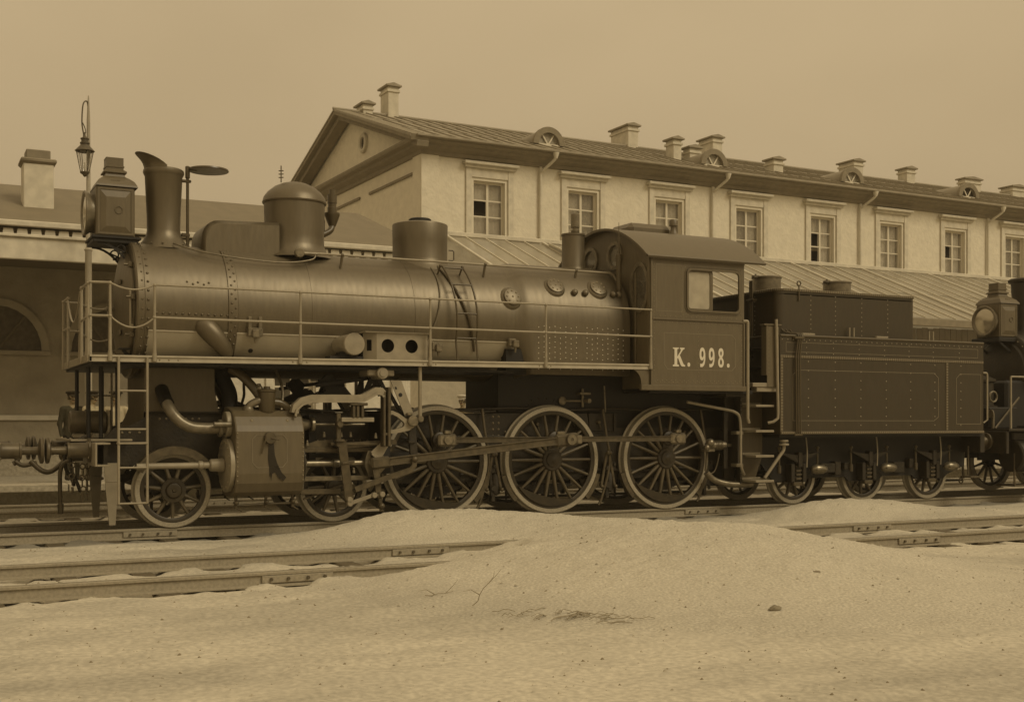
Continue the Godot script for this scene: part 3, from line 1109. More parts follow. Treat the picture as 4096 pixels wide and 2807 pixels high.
func build_low_building():
	var o = thing("low_station_building", "low plastered station building with dark hipped roof and fascia canopy", "building", Vector3(0, 0, 0))
	var x0 = -40.0
	var x1 = 8.85
	var zf = -12.4
	var zb = -20.2
	# arched openings on the left, plain windows on the right
	var holes = []
	var arches = []
	for k in 9:
		arches.append(1.15 - 2.55 * k)
	var wins = [5.1]
	for w in wins:
		holes.append([w - x0, w + 1.05 - x0, 1.25, 2.72])
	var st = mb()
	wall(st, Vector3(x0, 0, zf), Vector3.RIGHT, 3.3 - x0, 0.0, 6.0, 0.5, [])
	put(st, "wall", M.plaster_shaded, o)  # left part carries the canopy's shade in its colour
	st = mb()
	var right_holes = []
	for h in holes:
		right_holes.append([h[0] + x0 - 3.3, h[1] + x0 - 3.3, h[2], h[3]])
	wall(st, Vector3(3.3, 0, zf), Vector3.RIGHT, x1 - 3.3, 0.0, 6.0, 0.5, right_holes)
	bx(st, x0, x0 + 0.5, 0, 6.0, zb, zf - 0.51)
	bx(st, x1 - 0.5, x1, 0, 6.0, zb, zf - 0.51)
	bx(st, x0 + 0.5, x1 - 0.5, 0, 6.0, zb, zb + 0.5)
	put(st, "wall", M.plaster2, o)
	for c in arches:
		st = mb()
		var oa = []
		var ia = []
		for t in 15:
			var a = PI * t / 14
			oa.append(Vector2(-cos(a) * 1.12, sin(a) * 1.2))
			ia.append(Vector2(-cos(a) * 0.95, sin(a) * 1.03))
		for t in 14:
			prism(st, [oa[t], oa[t + 1], ia[t + 1], ia[t]], Vector3(c, 3.12, zf), Vector3.RIGHT, Vector3.UP, 0.09)
		bx(st, c - 1.14, c + 1.14, 3.02, 3.12, zf, zf + 0.14, 0.015)
		var ar = put(st, "lunette_moulding", M.plaster_shaded, o)
		st = mb()
		prism(st, ia, Vector3(c, 3.12, zf), Vector3.RIGHT, Vector3.UP, 0.02)
		put(st, "lunette", M.iron, ar)
		st = mb()
		for t in [4, 7, 10]:
			bar(st, Vector3(c, 3.12, zf + 0.03), Vector3(c + ia[t].x, 3.12 + ia[t].y, zf + 0.03), 0.05, 0.03)
		put(st, "glazing_bar", M.wood, ar)
	for w in wins:
		window_in(o, Vector3(w, 1.25, zf), Vector3.RIGHT, 1.05, 1.47, [0.0, 0.40, 0.78, 1.12, 1.47], [], false)
		st = mb()
		bx(st, w - 0.22, w - 0.04, 1.15, 2.9, zf, zf + 0.06, 0.01)
		bx(st, w + 1.09, w + 1.27, 1.15, 2.9, zf, zf + 0.06, 0.01)
		bx(st, w - 0.22, w + 1.27, 2.9, 3.05, zf, zf + 0.1, 0.01)
		put(st, "window_surround", M.hood, o)
	# pilasters, plinth and string course
	for x in [3.3, 8.3, 7.0]:
		st = mb()
		bx(st, x, x + 0.42, 0.3, 5.6, zf + 0.002, zf + 0.09, 0.015)
		put(st, "pilaster", M.plaster2, o)
	st = mb()
	bx(st, x0, x1 + 0.02, 0.2, 0.95, zf + 0.002, zf + 0.12, 0.02)
	put(st, "plinth", M.stone, o)
	st = mb()
	bx(st, x0, 3.2, 1.5, 1.62, zf + 0.002, zf + 0.07, 0.01)
	put(st, "string_course", M.plaster2, o)
	# hipped roof
	var ry = 7.68
	var ey = 6.05
	var ze = -12.0
	var zr = -16.3
	var zz = -20.6
	st = mb()
	var A = Vector3(x0 - 0.4, ey, ze)
	var B = Vector3(x1 + 0.5, ey, ze)
	var C = Vector3(x1 + 0.5, ey, zz)
	var D = Vector3(x0 - 0.4, ey, zz)
	var R0 = Vector3(x0 + 4.0, ry, zr)
	var R1 = Vector3(8.75, ry, zr)
	flat(st, A, B, R1, R0, Vector3.UP)
	flat(st, C, D, R0, R1, Vector3.UP)
	tri(st, B, C, R1, Vector3(0.9, 0.4, 0).normalized(), Vector3(0.9, 0.4, 0).normalized(), Vector3(0.9, 0.4, 0).normalized())
	tri(st, D, A, R0, Vector3(-0.4, 0.9, 0).normalized(), Vector3(-0.4, 0.9, 0).normalized(), Vector3(-0.4, 0.9, 0).normalized())
	flat(st, A - Vector3(0, 0.06, 0), B - Vector3(0, 0.06, 0), C - Vector3(0, 0.06, 0), D - Vector3(0, 0.06, 0), Vector3.DOWN)
	var roof = put(st, "roof", M.sheet_dark, o)
	st = mb()
	bx(st, x0 - 0.4, x1 + 0.5, ey - 0.11, ey + 0.03, ze, ze + 0.12, 0.02)
	put(st, "gutter", M.hood, roof)
	# scalloped valance below the eaves
	st = mb()
	bx(st, x0, x1, 5.86, 5.93, zf + 0.05, zf + 0.2)
	put(st, "frieze", M.cornice, o)
	var proto = null
	var v = -9.0
	while v < 8.9:
		if proto == null:
			var s = mb()
			prism(s, V2([-0.10, 0.0, 0.10, 0.0, 0.12, -0.12, 0.05, -0.16, 0.0, -0.26, -0.05, -0.16, -0.12, -0.12]), Vector3(0, 0, 0), Vector3.RIGHT, Vector3.UP, 0.03)
			proto = put(s, "valance_pendant", M.hood, o)
			proto.position = Vector3(v, 5.90, ze - 0.02)
		else:
			again(proto, o, Vector3(v, 5.90, ze - 0.02))
		v += 0.30
	# canopy over the platform
	st = mb()
	bx(st, -40.0, 2.9, 5.06, 5.18, -12.39, -8.7)
	var cn = put(st, "canopy", M.wood, o)
	st = mb()
	bx(st, -40.0, 3.0, 4.77, 5.22, -8.7, -8.6, 0.015)
	bx(st, -40.0, 3.06, 5.22, 5.28, -8.76, -8.54, 0.01)
	put(st, "fascia", M.hood, cn)
	for k in 5:
		var xc = 2.2 - 4.6 * k
		st = mb()
		cyl(st, Vector3(xc, 0.3, -9.2), Vector3(xc, 5.06, -9.2), 0.085, 0.07, 12)
		bar(st, Vector3(xc, 4.2, -9.25), Vector3(xc, 5.0, -10.1), 0.06, 0.04)
		put(st, "column", M.iron, cn)
	# chimney
	st = mb()
	bx(st, -0.74, -0.04, 6.0, 7.78, -14.4, -13.7, 0.02)
	var ch = put(st, "chimney", M.chimney, o)
	st = mb()
	lathe(st, Vector3(-0.39, 7.76, -14.05), Vector3.UP, V2([0.0, 0.50, 0.06, 0.58, 0.11, 0.58, 0.14, 0.54]), 4, PI / 4, TAU + PI / 4)
	bx(st, -0.67, -0.11, 7.9, 8.13, -14.33, -13.77, 0.02)
	put(st, "cap", M.cornice, ch)

# ---------------------------------------------------------------- the locomotive
const YC = 3.05      # height of the boiler's axis
const RB = 0.945     # its radius

func wheel_parts(root, at, R, spokes, face, hub_r, weight, crank, boss_at = Vector2.ZERO):
	# face: +1 for the wheel whose outside looks along +z
	var s = face
	var st = mb()
	# wheel centre: rim
	var rr = R - 0.068
	lathe(st, Vector3.ZERO, Vector3(0, 0, s), V2([-0.10, rr - 0.005, -0.10, rr - 0.055, -0.02, rr - 0.06, -0.015, rr - 0.05, -0.015, rr - 0.003]), 48)
	var w = put(st, "wheel", M.wheel, root)
	w.position = at
	st = mb()
	lathe(st, Vector3.ZERO, Vector3(0, 0, s), V2([-0.14, rr, -0.14, R + 0.028, -0.118, R + 0.03, -0.10, R + 0.006, -0.006, R, 0.0, R - 0.008, 0.0, rr + 0.004, -0.014, rr]), 56)
	put(st, "tyre", M.tyre, w)
	st = mb()
	lathe(st, Vector3.ZERO, Vector3(0, 0, s), V2([-0.13, hub_r * 0.9, -0.10, hub_r, 0.0, hub_r * 0.93, 0.012, hub_r * 0.86, 0.012, hub_r * 0.62, 0.03, hub_r * 0.60, 0.034, hub_r * 0.52, 0.034, hub_r * 0.2, 0.04, hub_r * 0.15, 0.04, 0.0]), 24)
	put(st, "hub", M.wheel, w)
	var sp = null
	for k in spokes:
		var a = TAU * (k + 0.5) / spokes
		if sp == null:
			st = mb()
			var rows = []
			for t in 2:
				var y = hub_r * 0.9 if t == 0 else rr - 0.05
				var wx = 0.034 if t == 0 else 0.022
				var wz = 0.042 if t == 0 else 0.026
				var row = []
				for q in 8:
					row.append(Vector3(cos(TAU * q / 8) * wx, y, -0.055 * s + sin(TAU * q / 8) * wz))
				rows.append(row)
			grid(st, rows, Vector3(0, R * 0.5, -0.055 * s), true)
			sp = put(st, "spoke", M.spoke, w)
			sp.rotation.z = a
		else:
			again(sp, w, Transform3D(Basis(Vector3.BACK, a), Vector3.ZERO))
	if weight > 0.0:
		st = mb()
		var poly = []
		for t in 17:
			var a = -PI / 2 - weight + 2 * weight * t / 16
			poly.append(Vector2(cos(a), sin(a)) * (rr - 0.045))
		for t in 9:
			var x = lerpf(cos(-PI / 2 + weight), cos(-PI / 2 - weight), (t + 0.5) / 9.0) * (rr - 0.045)
			var yb = sin(-PI / 2 + weight) * (rr - 0.045)
			poly.append(Vector2(x, yb - 0.07 * (1.0 - pow(2.0 * (t + 0.5) / 9.0 - 1.0, 2.0))))
		prism(st, poly, Vector3(0, 0, -0.085 * s), Vector3.RIGHT, Vector3.UP, 0.095 * s)
		put(st, "counterweight", M.wheel, w)
	if crank > 0.0:
		st = mb()
		lathe(st, Vector3(boss_at.x, boss_at.y, -0.11 * s), Vector3(0, 0, s), V2([0.0, 0.12, 0.10, 0.13, 0.13, 0.12, 0.15, 0.07, 0.15, 0.0]), 18)
		var bp = [Vector2(-0.12, 0), Vector2(0.12, 0), Vector2(boss_at.x + 0.09, boss_at.y), Vector2(boss_at.x - 0.09, boss_at.y)]
		prism(st, bp, Vector3(0, 0, -0.10 * s), Vector3.RIGHT, Vector3.UP, 0.10 * s)
		put(st, "crank_boss", M.wheel, w)
	return w

func copy_part(w, parent, at, turn = 0.0):
	var c = w.duplicate()
	c.name = nm(parent, String(w.name).split("_0")[0])
	parent.add_child(c)
	c.position = at
	c.rotation.z = turn
	return c

func u_section(x, r, yc, low, n = 40, flat_from = 1.0):
	# boiler cross-section; flat_from 1 is a circle, 0 drops straight sides down to low
	var row = []
	for k in n:
		var a = TAU * k / n
		var p = Vector2(sin(a) * r, cos(a) * r)
		if p.y < 0.0 and flat_from < 1.0:
			var t = -p.y / r
			var q = Vector2(signf(p.x) * r * (1.0 if t < 0.999 else 0.0), lerpf(0.0, low - yc, t))
			if absf(p.x) < 1e-3: q.x = 0.0
			p = p.lerp(q, 1.0 - flat_from)
		row.append(Vector3(x, yc + p.y, p.x))
	return row

func rb(x):
	return 2.325 + (x + 0.4) * 0.0075

func build_locomotive():
	var o = thing("steam_locomotive", "large dark steam locomotive with three big spoked driving wheels, lettered K. 998.", "locomotive")
	loco_boiler(o)
	loco_mountings(o)
	loco_headlamp(o, Vector3(-0.94, 4.02, 0), 1.0)
	loco_cab(o)
	loco_platforms(o)
	loco_frames(o)
	loco_wheels(o)
	loco_motion(o)
	loco_front(o)

func loco_boiler(o):
	var st = mb()
	lathe(st, Vector3(-0.46, YC, 0), Vector3.RIGHT, V2([0.0, RB, 1.27, RB]), 64)
	var sb = put(st, "smokebox", M.boiler, o)
	st = mb()
	lathe(st, Vector3(-0.50, YC, 0), Vector3.RIGHT, V2([0.0, 0.78, 0.0, RB + 0.01, 0.02, RB + 0.03, 0.10, RB + 0.03, 0.115, RB]), 64)
	put(st, "front_ring", M.boiler, sb)
	st = mb()
	lathe(st, Vector3(0.74, YC, 0), Vector3.RIGHT, V2([0.0, RB, 0.005, RB + 0.016, 0.13, RB + 0.016, 0.14, RB]), 64)
	put(st, "rear_band", M.boiler, sb)
	st = mb()
	for k in 46:
		var a = TAU * k / 46
		var n = Vector3(0, cos(a), sin(a))
		rivet(st, Vector3(-0.345 + 0.0, YC, 0) + n * RB, n, 0.021)
		rivet(st, Vector3(-0.43, YC, 0) + n * (RB + 0.028), n, 0.016)
		rivet(st, Vector3(0.785, YC, 0) + n * (RB + 0.015), n, 0.018)
		var a2 = TAU * (k + 0.5) / 46
		var n2 = Vector3(0, cos(a2), sin(a2))
		rivet(st, Vector3(0.84, YC, 0) + n2 * (RB + 0.015), n2, 0.018)
	for sg in [-1.0, 1.0]:
		for k in 12:
			var a = PI * 0.5 + 0.115
			var n = Vector3(0, cos(a), sin(a) * sg)
			rivet(st, Vector3(-0.24 + k * 0.088, YC, 0) + n * RB, n, 0.021)
		for q in [[0.18, 0.36], [0.26, 0.33], [0.33, 0.36], [0.41, 0.33], [0.48, 0.36]]:
			var a = acos(q[1])
			var n = Vector3(0, cos(a), sin(a) * sg)
			rivet(st, Vector3(q[0], YC, 0) + n * RB, n, 0.018)
	put(st, "rivets", M.boiler, sb, "stuff")
	# door
	st = mb()
	lathe(st, Vector3(-0.505, YC, 0), Vector3.LEFT, V2([0.0, 0.82, 0.02, 0.82, 0.035, 0.80, 0.06, 0.74, 0.11, 0.50, 0.145, 0.25, 0.155, 0.0]), 48, 0, TAU, 30.0)
	var dr = put(st, "smokebox_door", M.boiler, o)
	st = mb()
	for y in [0.35, -0.35]:
		bar(st, Vector3(-0.60, YC + y, -0.62), Vector3(-0.63, YC + y, 0.40), 0.07, 0.02)
	cyl(st, Vector3(-0.62, YC - 0.45, -0.66), Vector3(-0.62, YC + 0.45, -0.66), 0.025)
	put(st, "hinge", M.boiler, dr)
	st = mb()
	ringtube(st, Vector3(-0.72, YC, 0), Vector3.RIGHT, 0.13, 0.014, 20)
	bar(st, Vector3(-0.72, YC - 0.13, 0), Vector3(-0.72, YC + 0.13, 0), 0.02, 0.02, Vector3.RIGHT)
	cyl(st, Vector3(-0.64, YC, 0), Vector3(-0.76, YC, 0), 0.03)
	put(st, "hand_wheel", M.pipe, dr)
	for k in 10:
		var a = TAU * (k + 0.3) / 10
		st = mb()
		var c = Vector3(-0.53, YC + cos(a) * 0.83, sin(a) * 0.83)
		box(st, c, Vector3(0.06, 0.07, 0.07), 0.01)
		cyl(st, c, c + Vector3(-0.09, 0, 0), 0.018, -1, 8)
		put(st, "door_clamp", M.boiler, o)
	# step bracket, handle and bucket lamp bracket by the door on the near side
	st = mb()
	cyl(st, Vector3(-0.56, 2.75, 0.80), Vector3(-0.56, 3.27, 0.80), 0.016, -1, 8)
	box(st, Vector3(-0.54, 2.76, 0.80), Vector3(0.05, 0.05, 0.05), 0.01)
	box(st, Vector3(-0.54, 3.16, 0.80), Vector3(0.05, 0.05, 0.05), 0.01)
	put(st, "door_handrail", M.rail_paint, o)
	st = mb()
	box(st, Vector3(-0.60, 2.46, 0.55), Vector3(0.16, 0.02, 0.16), 0.004)
	bar(st, Vector3(-0.52, 2.33, 0.55), Vector3(-0.62, 2.45, 0.55), 0.05, 0.012)
	put(st, "footstep", M.black, o)
	# barrel: lagging sheets with bands
	st = mb()
	lathe(st, Vector3(0.81, YC, 0), Vector3.RIGHT, V2([0.0, RB - 0.002, 4.45, RB - 0.002]), 72)
	var bl = put(st, "boiler_barrel", M.boiler, o)
	for x in [1.95, 3.55]:
		st = mb()
		lathe(st, Vector3(x, YC, 0), Vector3.RIGHT, V2([0.0, RB - 0.002, 0.002, RB + 0.003, 0.05, RB + 0.003, 0.052, RB - 0.002]), 72)
		put(st, "lagging_band", M.boiler, bl)
	# firebox casing: flares out of the barrel, flat sides with stays
	st = mb()
	var rows = [u_section(5.24, RB, YC, 2.2, 64), u_section(5.32, RB + 0.008, YC, 2.2, 64, 0.85), u_section(5.40, RB + 0.04, YC, 2.2, 64, 0.35), u_section(5.48, RB + 0.055, YC, 2.2, 64, 0.05), u_section(5.56, RB + 0.06, YC, 2.2, 64, 0.0), u_section(7.22, RB + 0.06, YC, 2.2, 64, 0.0)]
	grid(st, rows, Vector3(6.2, YC, 0), true)
	var fb = put(st, "firebox_casing", M.boiler, o)
	st = mb()
	grid(st, [u_section(7.2, RB + 0.075, YC, 2.2, 64, 0.0), u_section(7.31, RB + 0.075, YC, 2.2, 64, 0.0)], Vector3(7.2, YC, 0), true)
	put(st, "rear_band", M.boiler, fb)
	st = mb()
	for sg in [-1.0, 1.0]:
		for i in 17:
			var x = 5.62 + i * 0.098
			if i == 8 : continue
			for j in 9:
				var y = 2.97 - j * 0.082 - (0.02 if i % 2 == 0 else 0.0)
				rivet(st, Vector3(x, y, sg * (RB + 0.058)), Vector3(0, 0, sg), 0.011)
	put(st, "stay_heads", M.letter, fb, "stuff")
	for sg in [-1.0, 1.0]:
		# washout plugs on round bosses
		for q in [[6.0, 3.62, 0], [6.80, 3.62, 0], [5.20, 3.40, 1]]:
			var r0 = RB + 0.058 if q[2] == 0 else RB
			var zz = sqrt(maxf(0.01, r0 * r0 - (q[1] - YC) * (q[1] - YC)))
			var n = Vector3(0, (q[1] - YC) / r0, sg * zz / r0)
			var c = Vector3(q[0], q[1], sg * zz)
			st = mb()
			lathe(st, c - n * 0.03, n, V2([0.0, 0.20, 0.03, 0.185, 0.055, 0.165, 0.06, 0.15, 0.085, 0.145, 0.09, 0.135, 0.09, 0.0]), 26)
			var pl = put(st, "washout_door", M.boiler, fb)
			st = mb()
			var f = frame_of(n)
			for k in 8:
				rivet(st, c + n * 0.058 + (f[0] * cos(TAU * k / 8) + f[1] * sin(TAU * k / 8)) * 0.10, n, 0.02)
			rivet(st, c + n * 0.058, n, 0.02)
			put(st, "bolts", M.rivet, pl)
		for q in [[6.33, 3.53], [6.53, 3.53], [7.06, 3.53], [7.17, 3.53]]:
			var r0 = RB + 0.058
			var zz = sqrt(r0 * r0 - (q[1] - YC) * (q[1] - YC))
			var n = Vector3(0, (q[1] - YC) / r0, sg * zz / r0)
			st = mb()
			lathe(st, Vector3(q[0], q[1], sg * zz) - n * 0.01, n, V2([0, 0.05, 0.02, 0.05, 0.04, 0.055, 0.07, 0.045, 0.085, 0.02, 0.087, 0.0]), 14, 0, TAU, 60.0)
			put(st, "mud_plug", M.boiler, fb)
	# clips that carry the handrail of the running board along the boiler
	for q in [[1.04, 2.78], [3.86, 2.66], [5.15, 2.76]]:
		st = mb()
		var z = sqrt(RB * RB - (q[1] - YC) * (q[1] - YC)) + 0.03
		if q[0] < 2.0:
			for x in [0.0, 0.15]:
				bx(st, q[0] + x - 0.025, q[0] + x + 0.025, q[1] - 0.02, q[1] + 0.16, z - 0.05, z + 0.03, 0.008)
		bx(st, q[0] - 0.03, q[0] + (0.18 if q[0] < 2.0 else 0.09), q[1] - 0.12, q[1] + 0.0, z - 0.08, z + 0.05, 0.01)
		bx(st, q[0] + 0.02, q[0] + 0.12, q[1] - 0.14, q[1] - 0.03, z + 0.02, z + 0.10, 0.01)
		cyl(st, Vector3(q[0] + 0.07, q[1] - 0.22, z + 0.05), Vector3(q[0] + 0.07, q[1] - 0.12, z + 0.05), 0.012, 0.03, 8)
		put(st, "lubricator_valve", M.pipe, o)
	# lower lagging coloured pale for the deck's reflection, with edge strip and wash-out holes
	for sg in [-1.0, 1.0]:
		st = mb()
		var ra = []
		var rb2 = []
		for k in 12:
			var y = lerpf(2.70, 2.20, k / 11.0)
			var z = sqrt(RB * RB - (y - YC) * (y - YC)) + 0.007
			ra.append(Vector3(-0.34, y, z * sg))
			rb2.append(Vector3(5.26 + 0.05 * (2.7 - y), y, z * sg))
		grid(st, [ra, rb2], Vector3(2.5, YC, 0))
		var ll = put(st, "lagging_reflection", M.lower, bl)
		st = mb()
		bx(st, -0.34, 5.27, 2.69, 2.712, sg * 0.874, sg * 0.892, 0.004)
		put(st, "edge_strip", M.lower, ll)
		for x in [1.10, 5.12]:
			st = mb()
			var n = Vector3(0, (2.47 - YC) / RB, sg * sqrt(1.0 - pow((2.47 - YC) / RB, 2.0)))
			lathe(st, Vector3(x, 2.47, sg * (sqrt(RB * RB - 0.3364) + 0.006)), n, V2([0.0, 0.035, 0.006, 0.033, 0.006, 0.0]), 16)
			put(st, "hole", M.black, ll)
	# scoop shaped pipe cover
	for sg in [-1.0, 1.0]:
		st = mb()
		var path = [Vector3(0.38, 2.80, sg * 0.80), Vector3(0.44, 2.76, sg * 0.90), Vector3(0.55, 2.64, sg * 0.93), Vector3(0.68, 2.50, sg * 0.88), Vector3(0.76, 2.42, sg * 0.78)]
		tube(st, bend(path, 5), [0.03, 0.07, 0.105, 0.13, 0.14, 0.143, 0.145, 0.145, 0.145, 0.143, 0.14, 0.137, 0.13, 0.125, 0.12, 0.115, 0.11, 0.10, 0.095, 0.09, 0.085], 16)
		put(st, "pipe_cover", M.boiler, o)

func loco_mountings(o):
	# chimney
	var cx = 0.03
	var st = mb()
	lathe(st, Vector3(cx, 3.92, 0), Vector3.UP, V2([0.0, 0.40, 0.05, 0.36, 0.12, 0.30, 0.20, 0.25, 0.28, 0.232, 0.5, 0.236, 1.06, 0.262, 1.08, 0.275, 1.115, 0.288, 1.15, 0.282, 1.165, 0.265, 1.165, 0.22, 1.0, 0.20]), 36, 0, TAU, 32.0)
	var ch = put(st, "chimney", M.boiler, o)
	st = mb()
	var rows = []
	for j in 6:
		var t = j / 5.0
		var row = []
		for k in 17:
			var a = PI * 0.5 + PI * k / 16.0
			var front = maxf(0.0, -cos(a))
			var r = 0.268 + 0.13 * t * t * front
			row.append(Vector3(cx + cos(a) * r, 5.06 + t * (0.05 + 0.19 * front), sin(a) * r))
		rows.append(row)
	grid(st, rows, Vector3(cx, 5.1, 0))
	put(st, "smoke_deflector", M.boiler, ch)
	st = mb()
	for k in 14:
		var a = TAU * k / 14
		rivet(st, Vector3(cx + cos(a) * 0.36, 3.985, sin(a) * 0.36), Vector3.UP, 0.016)
	put(st, "rivets", M.boiler, ch)
	# chimney lid swung aside on its post
	st = mb()
	cyl(st, Vector3(0.36, 3.95, 0.05), Vector3(0.36, 5.16, 0.05), 0.022, -1, 10)
	cyl(st, Vector3(0.36, 4.98, 0.05), Vector3(0.36, 5.16, 0.05), 0.034, -1, 10, true, 0.01)
	box(st, Vector3(0.34, 4.94, 0.05), Vector3(0.14, 0.04, 0.05), 0.01)
	box(st, Vector3(0.33, 4.16, 0.05), Vector3(0.12, 0.05, 0.05), 0.01)
	bar(st, Vector3(0.36, 5.11, 0.05), Vector3(0.50, 5.12, 0.05), 0.035, 0.03)
	var lp = put(st, "lid_post", M.paint, o)
	st = mb()
	lathe(st, Vector3(0.66, 5.11, 0.05), Vector3(0.03, 1, 0), V2([0.0, 0.0, 0.0, 0.285, 0.008, 0.292, 0.03, 0.285, 0.035, 0.0]), 36)
	put(st, "chimney_lid", M.paint, lp)
	# casing behind the chimney
	st = mb()
	var pts = []
	for k in 7:
		var a = PI - PI * 0.5 * k / 6
		pts.append(Vector2(0.74 + cos(a) * 0.24, 4.10 + sin(a) * 0.26))
	pts += [Vector2(1.62, 4.39), Vector2(1.62, 3.55), Vector2(0.47, 3.55)]
	var half = 0.40
	var prows = []
	for q in [[-half, 0.05], [-half + 0.05, 0.0], [half - 0.05, 0.0], [half, 0.05]]:
		var row = []
		for p in pts:
			row.append(Vector3(p.x + q[1] * (1.0 if p.x < 1.0 else 0.0), p.y - q[1] * (1.0 if p.y > 4.0 else 0.0), q[0]))
		prows.append(row)
	grid(st, prows, Vector3(1.1, 3.9, 0), true)
	for sg in [-1.0, 1.0]:
		var pp = []
		for p in pts:
			pp.append(Vector2(p.x + (0.05 if p.x < 1.0 else 0.0), p.y - (0.05 if p.y > 4.0 else 0.0)))
		prism(st, pp, Vector3(0, 0, sg * half - 0.002 * sg), Vector3.RIGHT, Vector3.UP, 0.003 * sg)
	put(st, "front_sandbox", M.boiler, o)
	# steam dome
	st = mb()
	var dx = 1.965
	lathe(st, Vector3(dx, 3.90, 0), Vector3.UP, V2([0.0, 0.60, 0.06, 0.53, 0.13, 0.475, 0.22, 0.448, 0.35, 0.442, 0.84, 0.455, 0.845, 0.475, 0.865, 0.482, 0.885, 0.475, 0.94, 0.46, 1.02, 0.40, 1.10, 0.30, 1.15, 0.19, 1.175, 0.09, 1.18, 0.0]), 48, 0, TAU, 32.0)
	var dm = put(st, "steam_dome", M.boiler, o)
	st = mb()
	tube(st, bend([Vector3(dx - 0.22, 5.05, 0.05), Vector3(dx - 0.22, 5.12, 0.05), Vector3(dx - 0.22, 5.30, 0.05)], 3), 0.009, 6)
	for k in 3:
		bar(st, Vector3(dx - 0.26, 5.12 + 0.05 * k, 0.05), Vector3(dx - 0.18, 5.13 + 0.05 * k, 0.05), 0.016, 0.016)
	put(st, "oil_cup", M.iron, dm)
	st = mb()
	lathe(st, Vector3(dx, 4.36, 0), Vector3.UP, V2([0.0, 0.446, 0.0, 0.453, 0.17, 0.456, 0.17, 0.449]), 10, -0.05 + 1.35 - PI / 2, 0.75 + 1.35 - PI / 2)
	put(st, "builders_plate", M.paint, dm)
	# safety valve behind the dome
	st = mb()
	var sx = 2.66
	lathe(st, Vector3(sx, 4.50, -0.3), Vector3.UP, V2([0.0, 0.0, 0.0, 0.05, 0.10, 0.09, 0.17, 0.115, 0.19, 0.12, 0.215, 0.12, 0.22, 0.075, 0.30, 0.075, 0.305, 0.065, 0.36, 0.065, 0.365, 0.075, 0.50, 0.075, 0.505, 0.045, 0.58, 0.045, 0.58, 0.0]), 18)
	tube(st, bend([Vector3(sx, 4.52, -0.3), Vector3(sx - 0.06, 4.42, -0.26), Vector3(sx - 0.3, 4.3, -0.18)], 4), 0.05, 8)
	put(st, "safety_valve", M.paint, o)
	# rear sand dome
	st = mb()
	lathe(st, Vector3(4.015, 3.80, 0), Vector3.UP, V2([0.0, 0.56, 0.08, 0.50, 0.15, 0.455, 0.22, 0.435, 0.5, 0.436, 0.765, 0.442, 0.78, 0.436, 0.80, 0.38, 0.81, 0.0]), 44, 0, TAU, 32.0)
	var sd = put(st, "sand_dome", M.boiler, o)
	st = mb()
	lathe(st, Vector3(4.015, 4.60, 0), Vector3.UP, V2([0.0, 0.15, 0.02, 0.15, 0.02, 0.18, 0.07, 0.18, 0.085, 0.16, 0.10, 0.0]), 28)
	put(st, "filler_lid", M.black, sd)
	st = mb()
	tube(st, [Vector3(4.47, 4.04, 0.1), Vector3(4.54, 4.04, 0.1), Vector3(4.56, 4.06, 0.1), Vector3(4.56, 4.18, 0.1), Vector3(4.54, 4.20, 0.1), Vector3(4.47, 4.20, 0.1)], 0.010, 6)
	put(st, "grab_handle", M.paint, sd)
	# sand pipes
	for q in [[3.98, 3.88, -0.30, 2.50, 0.012], [4.10, 3.90, 0.48, 2.55, 0.020]]:
		st = mb()
		var pts3 = []
		for k in 13:
			var t = k / 12.0
			var y = lerpf(q[1], q[3], t)
			var z = sqrt(maxf(0.0, RB * RB - (y - YC) * (y - YC))) + q[4] + 0.004
			pts3.append(Vector3(q[0] + q[2] * pow(t, 1.6) + (0.06 * sin(t * PI) if q[2] < 0 else 0.10 * sin(t * PI)), y, z))
		tube(st, pts3, q[4], 8)
		put(st, "sand_pipe", M.paint if q[4] > 0.015 else M.pipe, o)
	# whistle column
	st = mb()
	lathe(st, Vector3(6.82, 3.88, 0), Vector3.UP, V2([0.0, 0.34, 0.05, 0.28, 0.12, 0.22, 0.2, 0.197, 0.72, 0.192, 0.725, 0.205, 0.755, 0.205, 0.76, 0.18, 0.765, 0.0]), 30, 0, TAU, 32.0)
	var wc = put(st, "whistle_column", M.boiler, o)
	st = mb()
	lathe(st, Vector3(6.86, 4.64, 0), Vector3.UP, V2([0, 0.03, 0.03, 0.07, 0.06, 0.075, 0.07, 0.05, 0.11, 0.05, 0.115, 0.076, 0.34, 0.076, 0.35, 0.06, 0.36, 0.0]), 16)
	put(st, "whistle", M.pipe, wc)
	# stand pipe by the cab front
	st = mb()
	cyl(st, Vector3(7.2, 3.36, 0.85), Vector3(7.2, 3.62, 0.85), 0.022, 0.034, 10)
	cyl(st, Vector3(7.2, 3.62, 0.85), Vector3(7.2, 4.22, 0.85), 0.042, 0.048, 12, true, 0.008)
	cyl(st, Vector3(7.2, 4.22, 0.85), Vector3(7.2, 4.50, 0.85), 0.02, 0.016, 8)
	cyl(st, Vector3(7.2, 4.50, 0.85), Vector3(7.2, 4.74, 0.85), 0.009, 0.004, 6)
	bx(st, 7.16, 7.24, 3.50, 3.56, 0.80, 0.9, 0.01)
	put(st, "stand_pipe", M.paint, o)
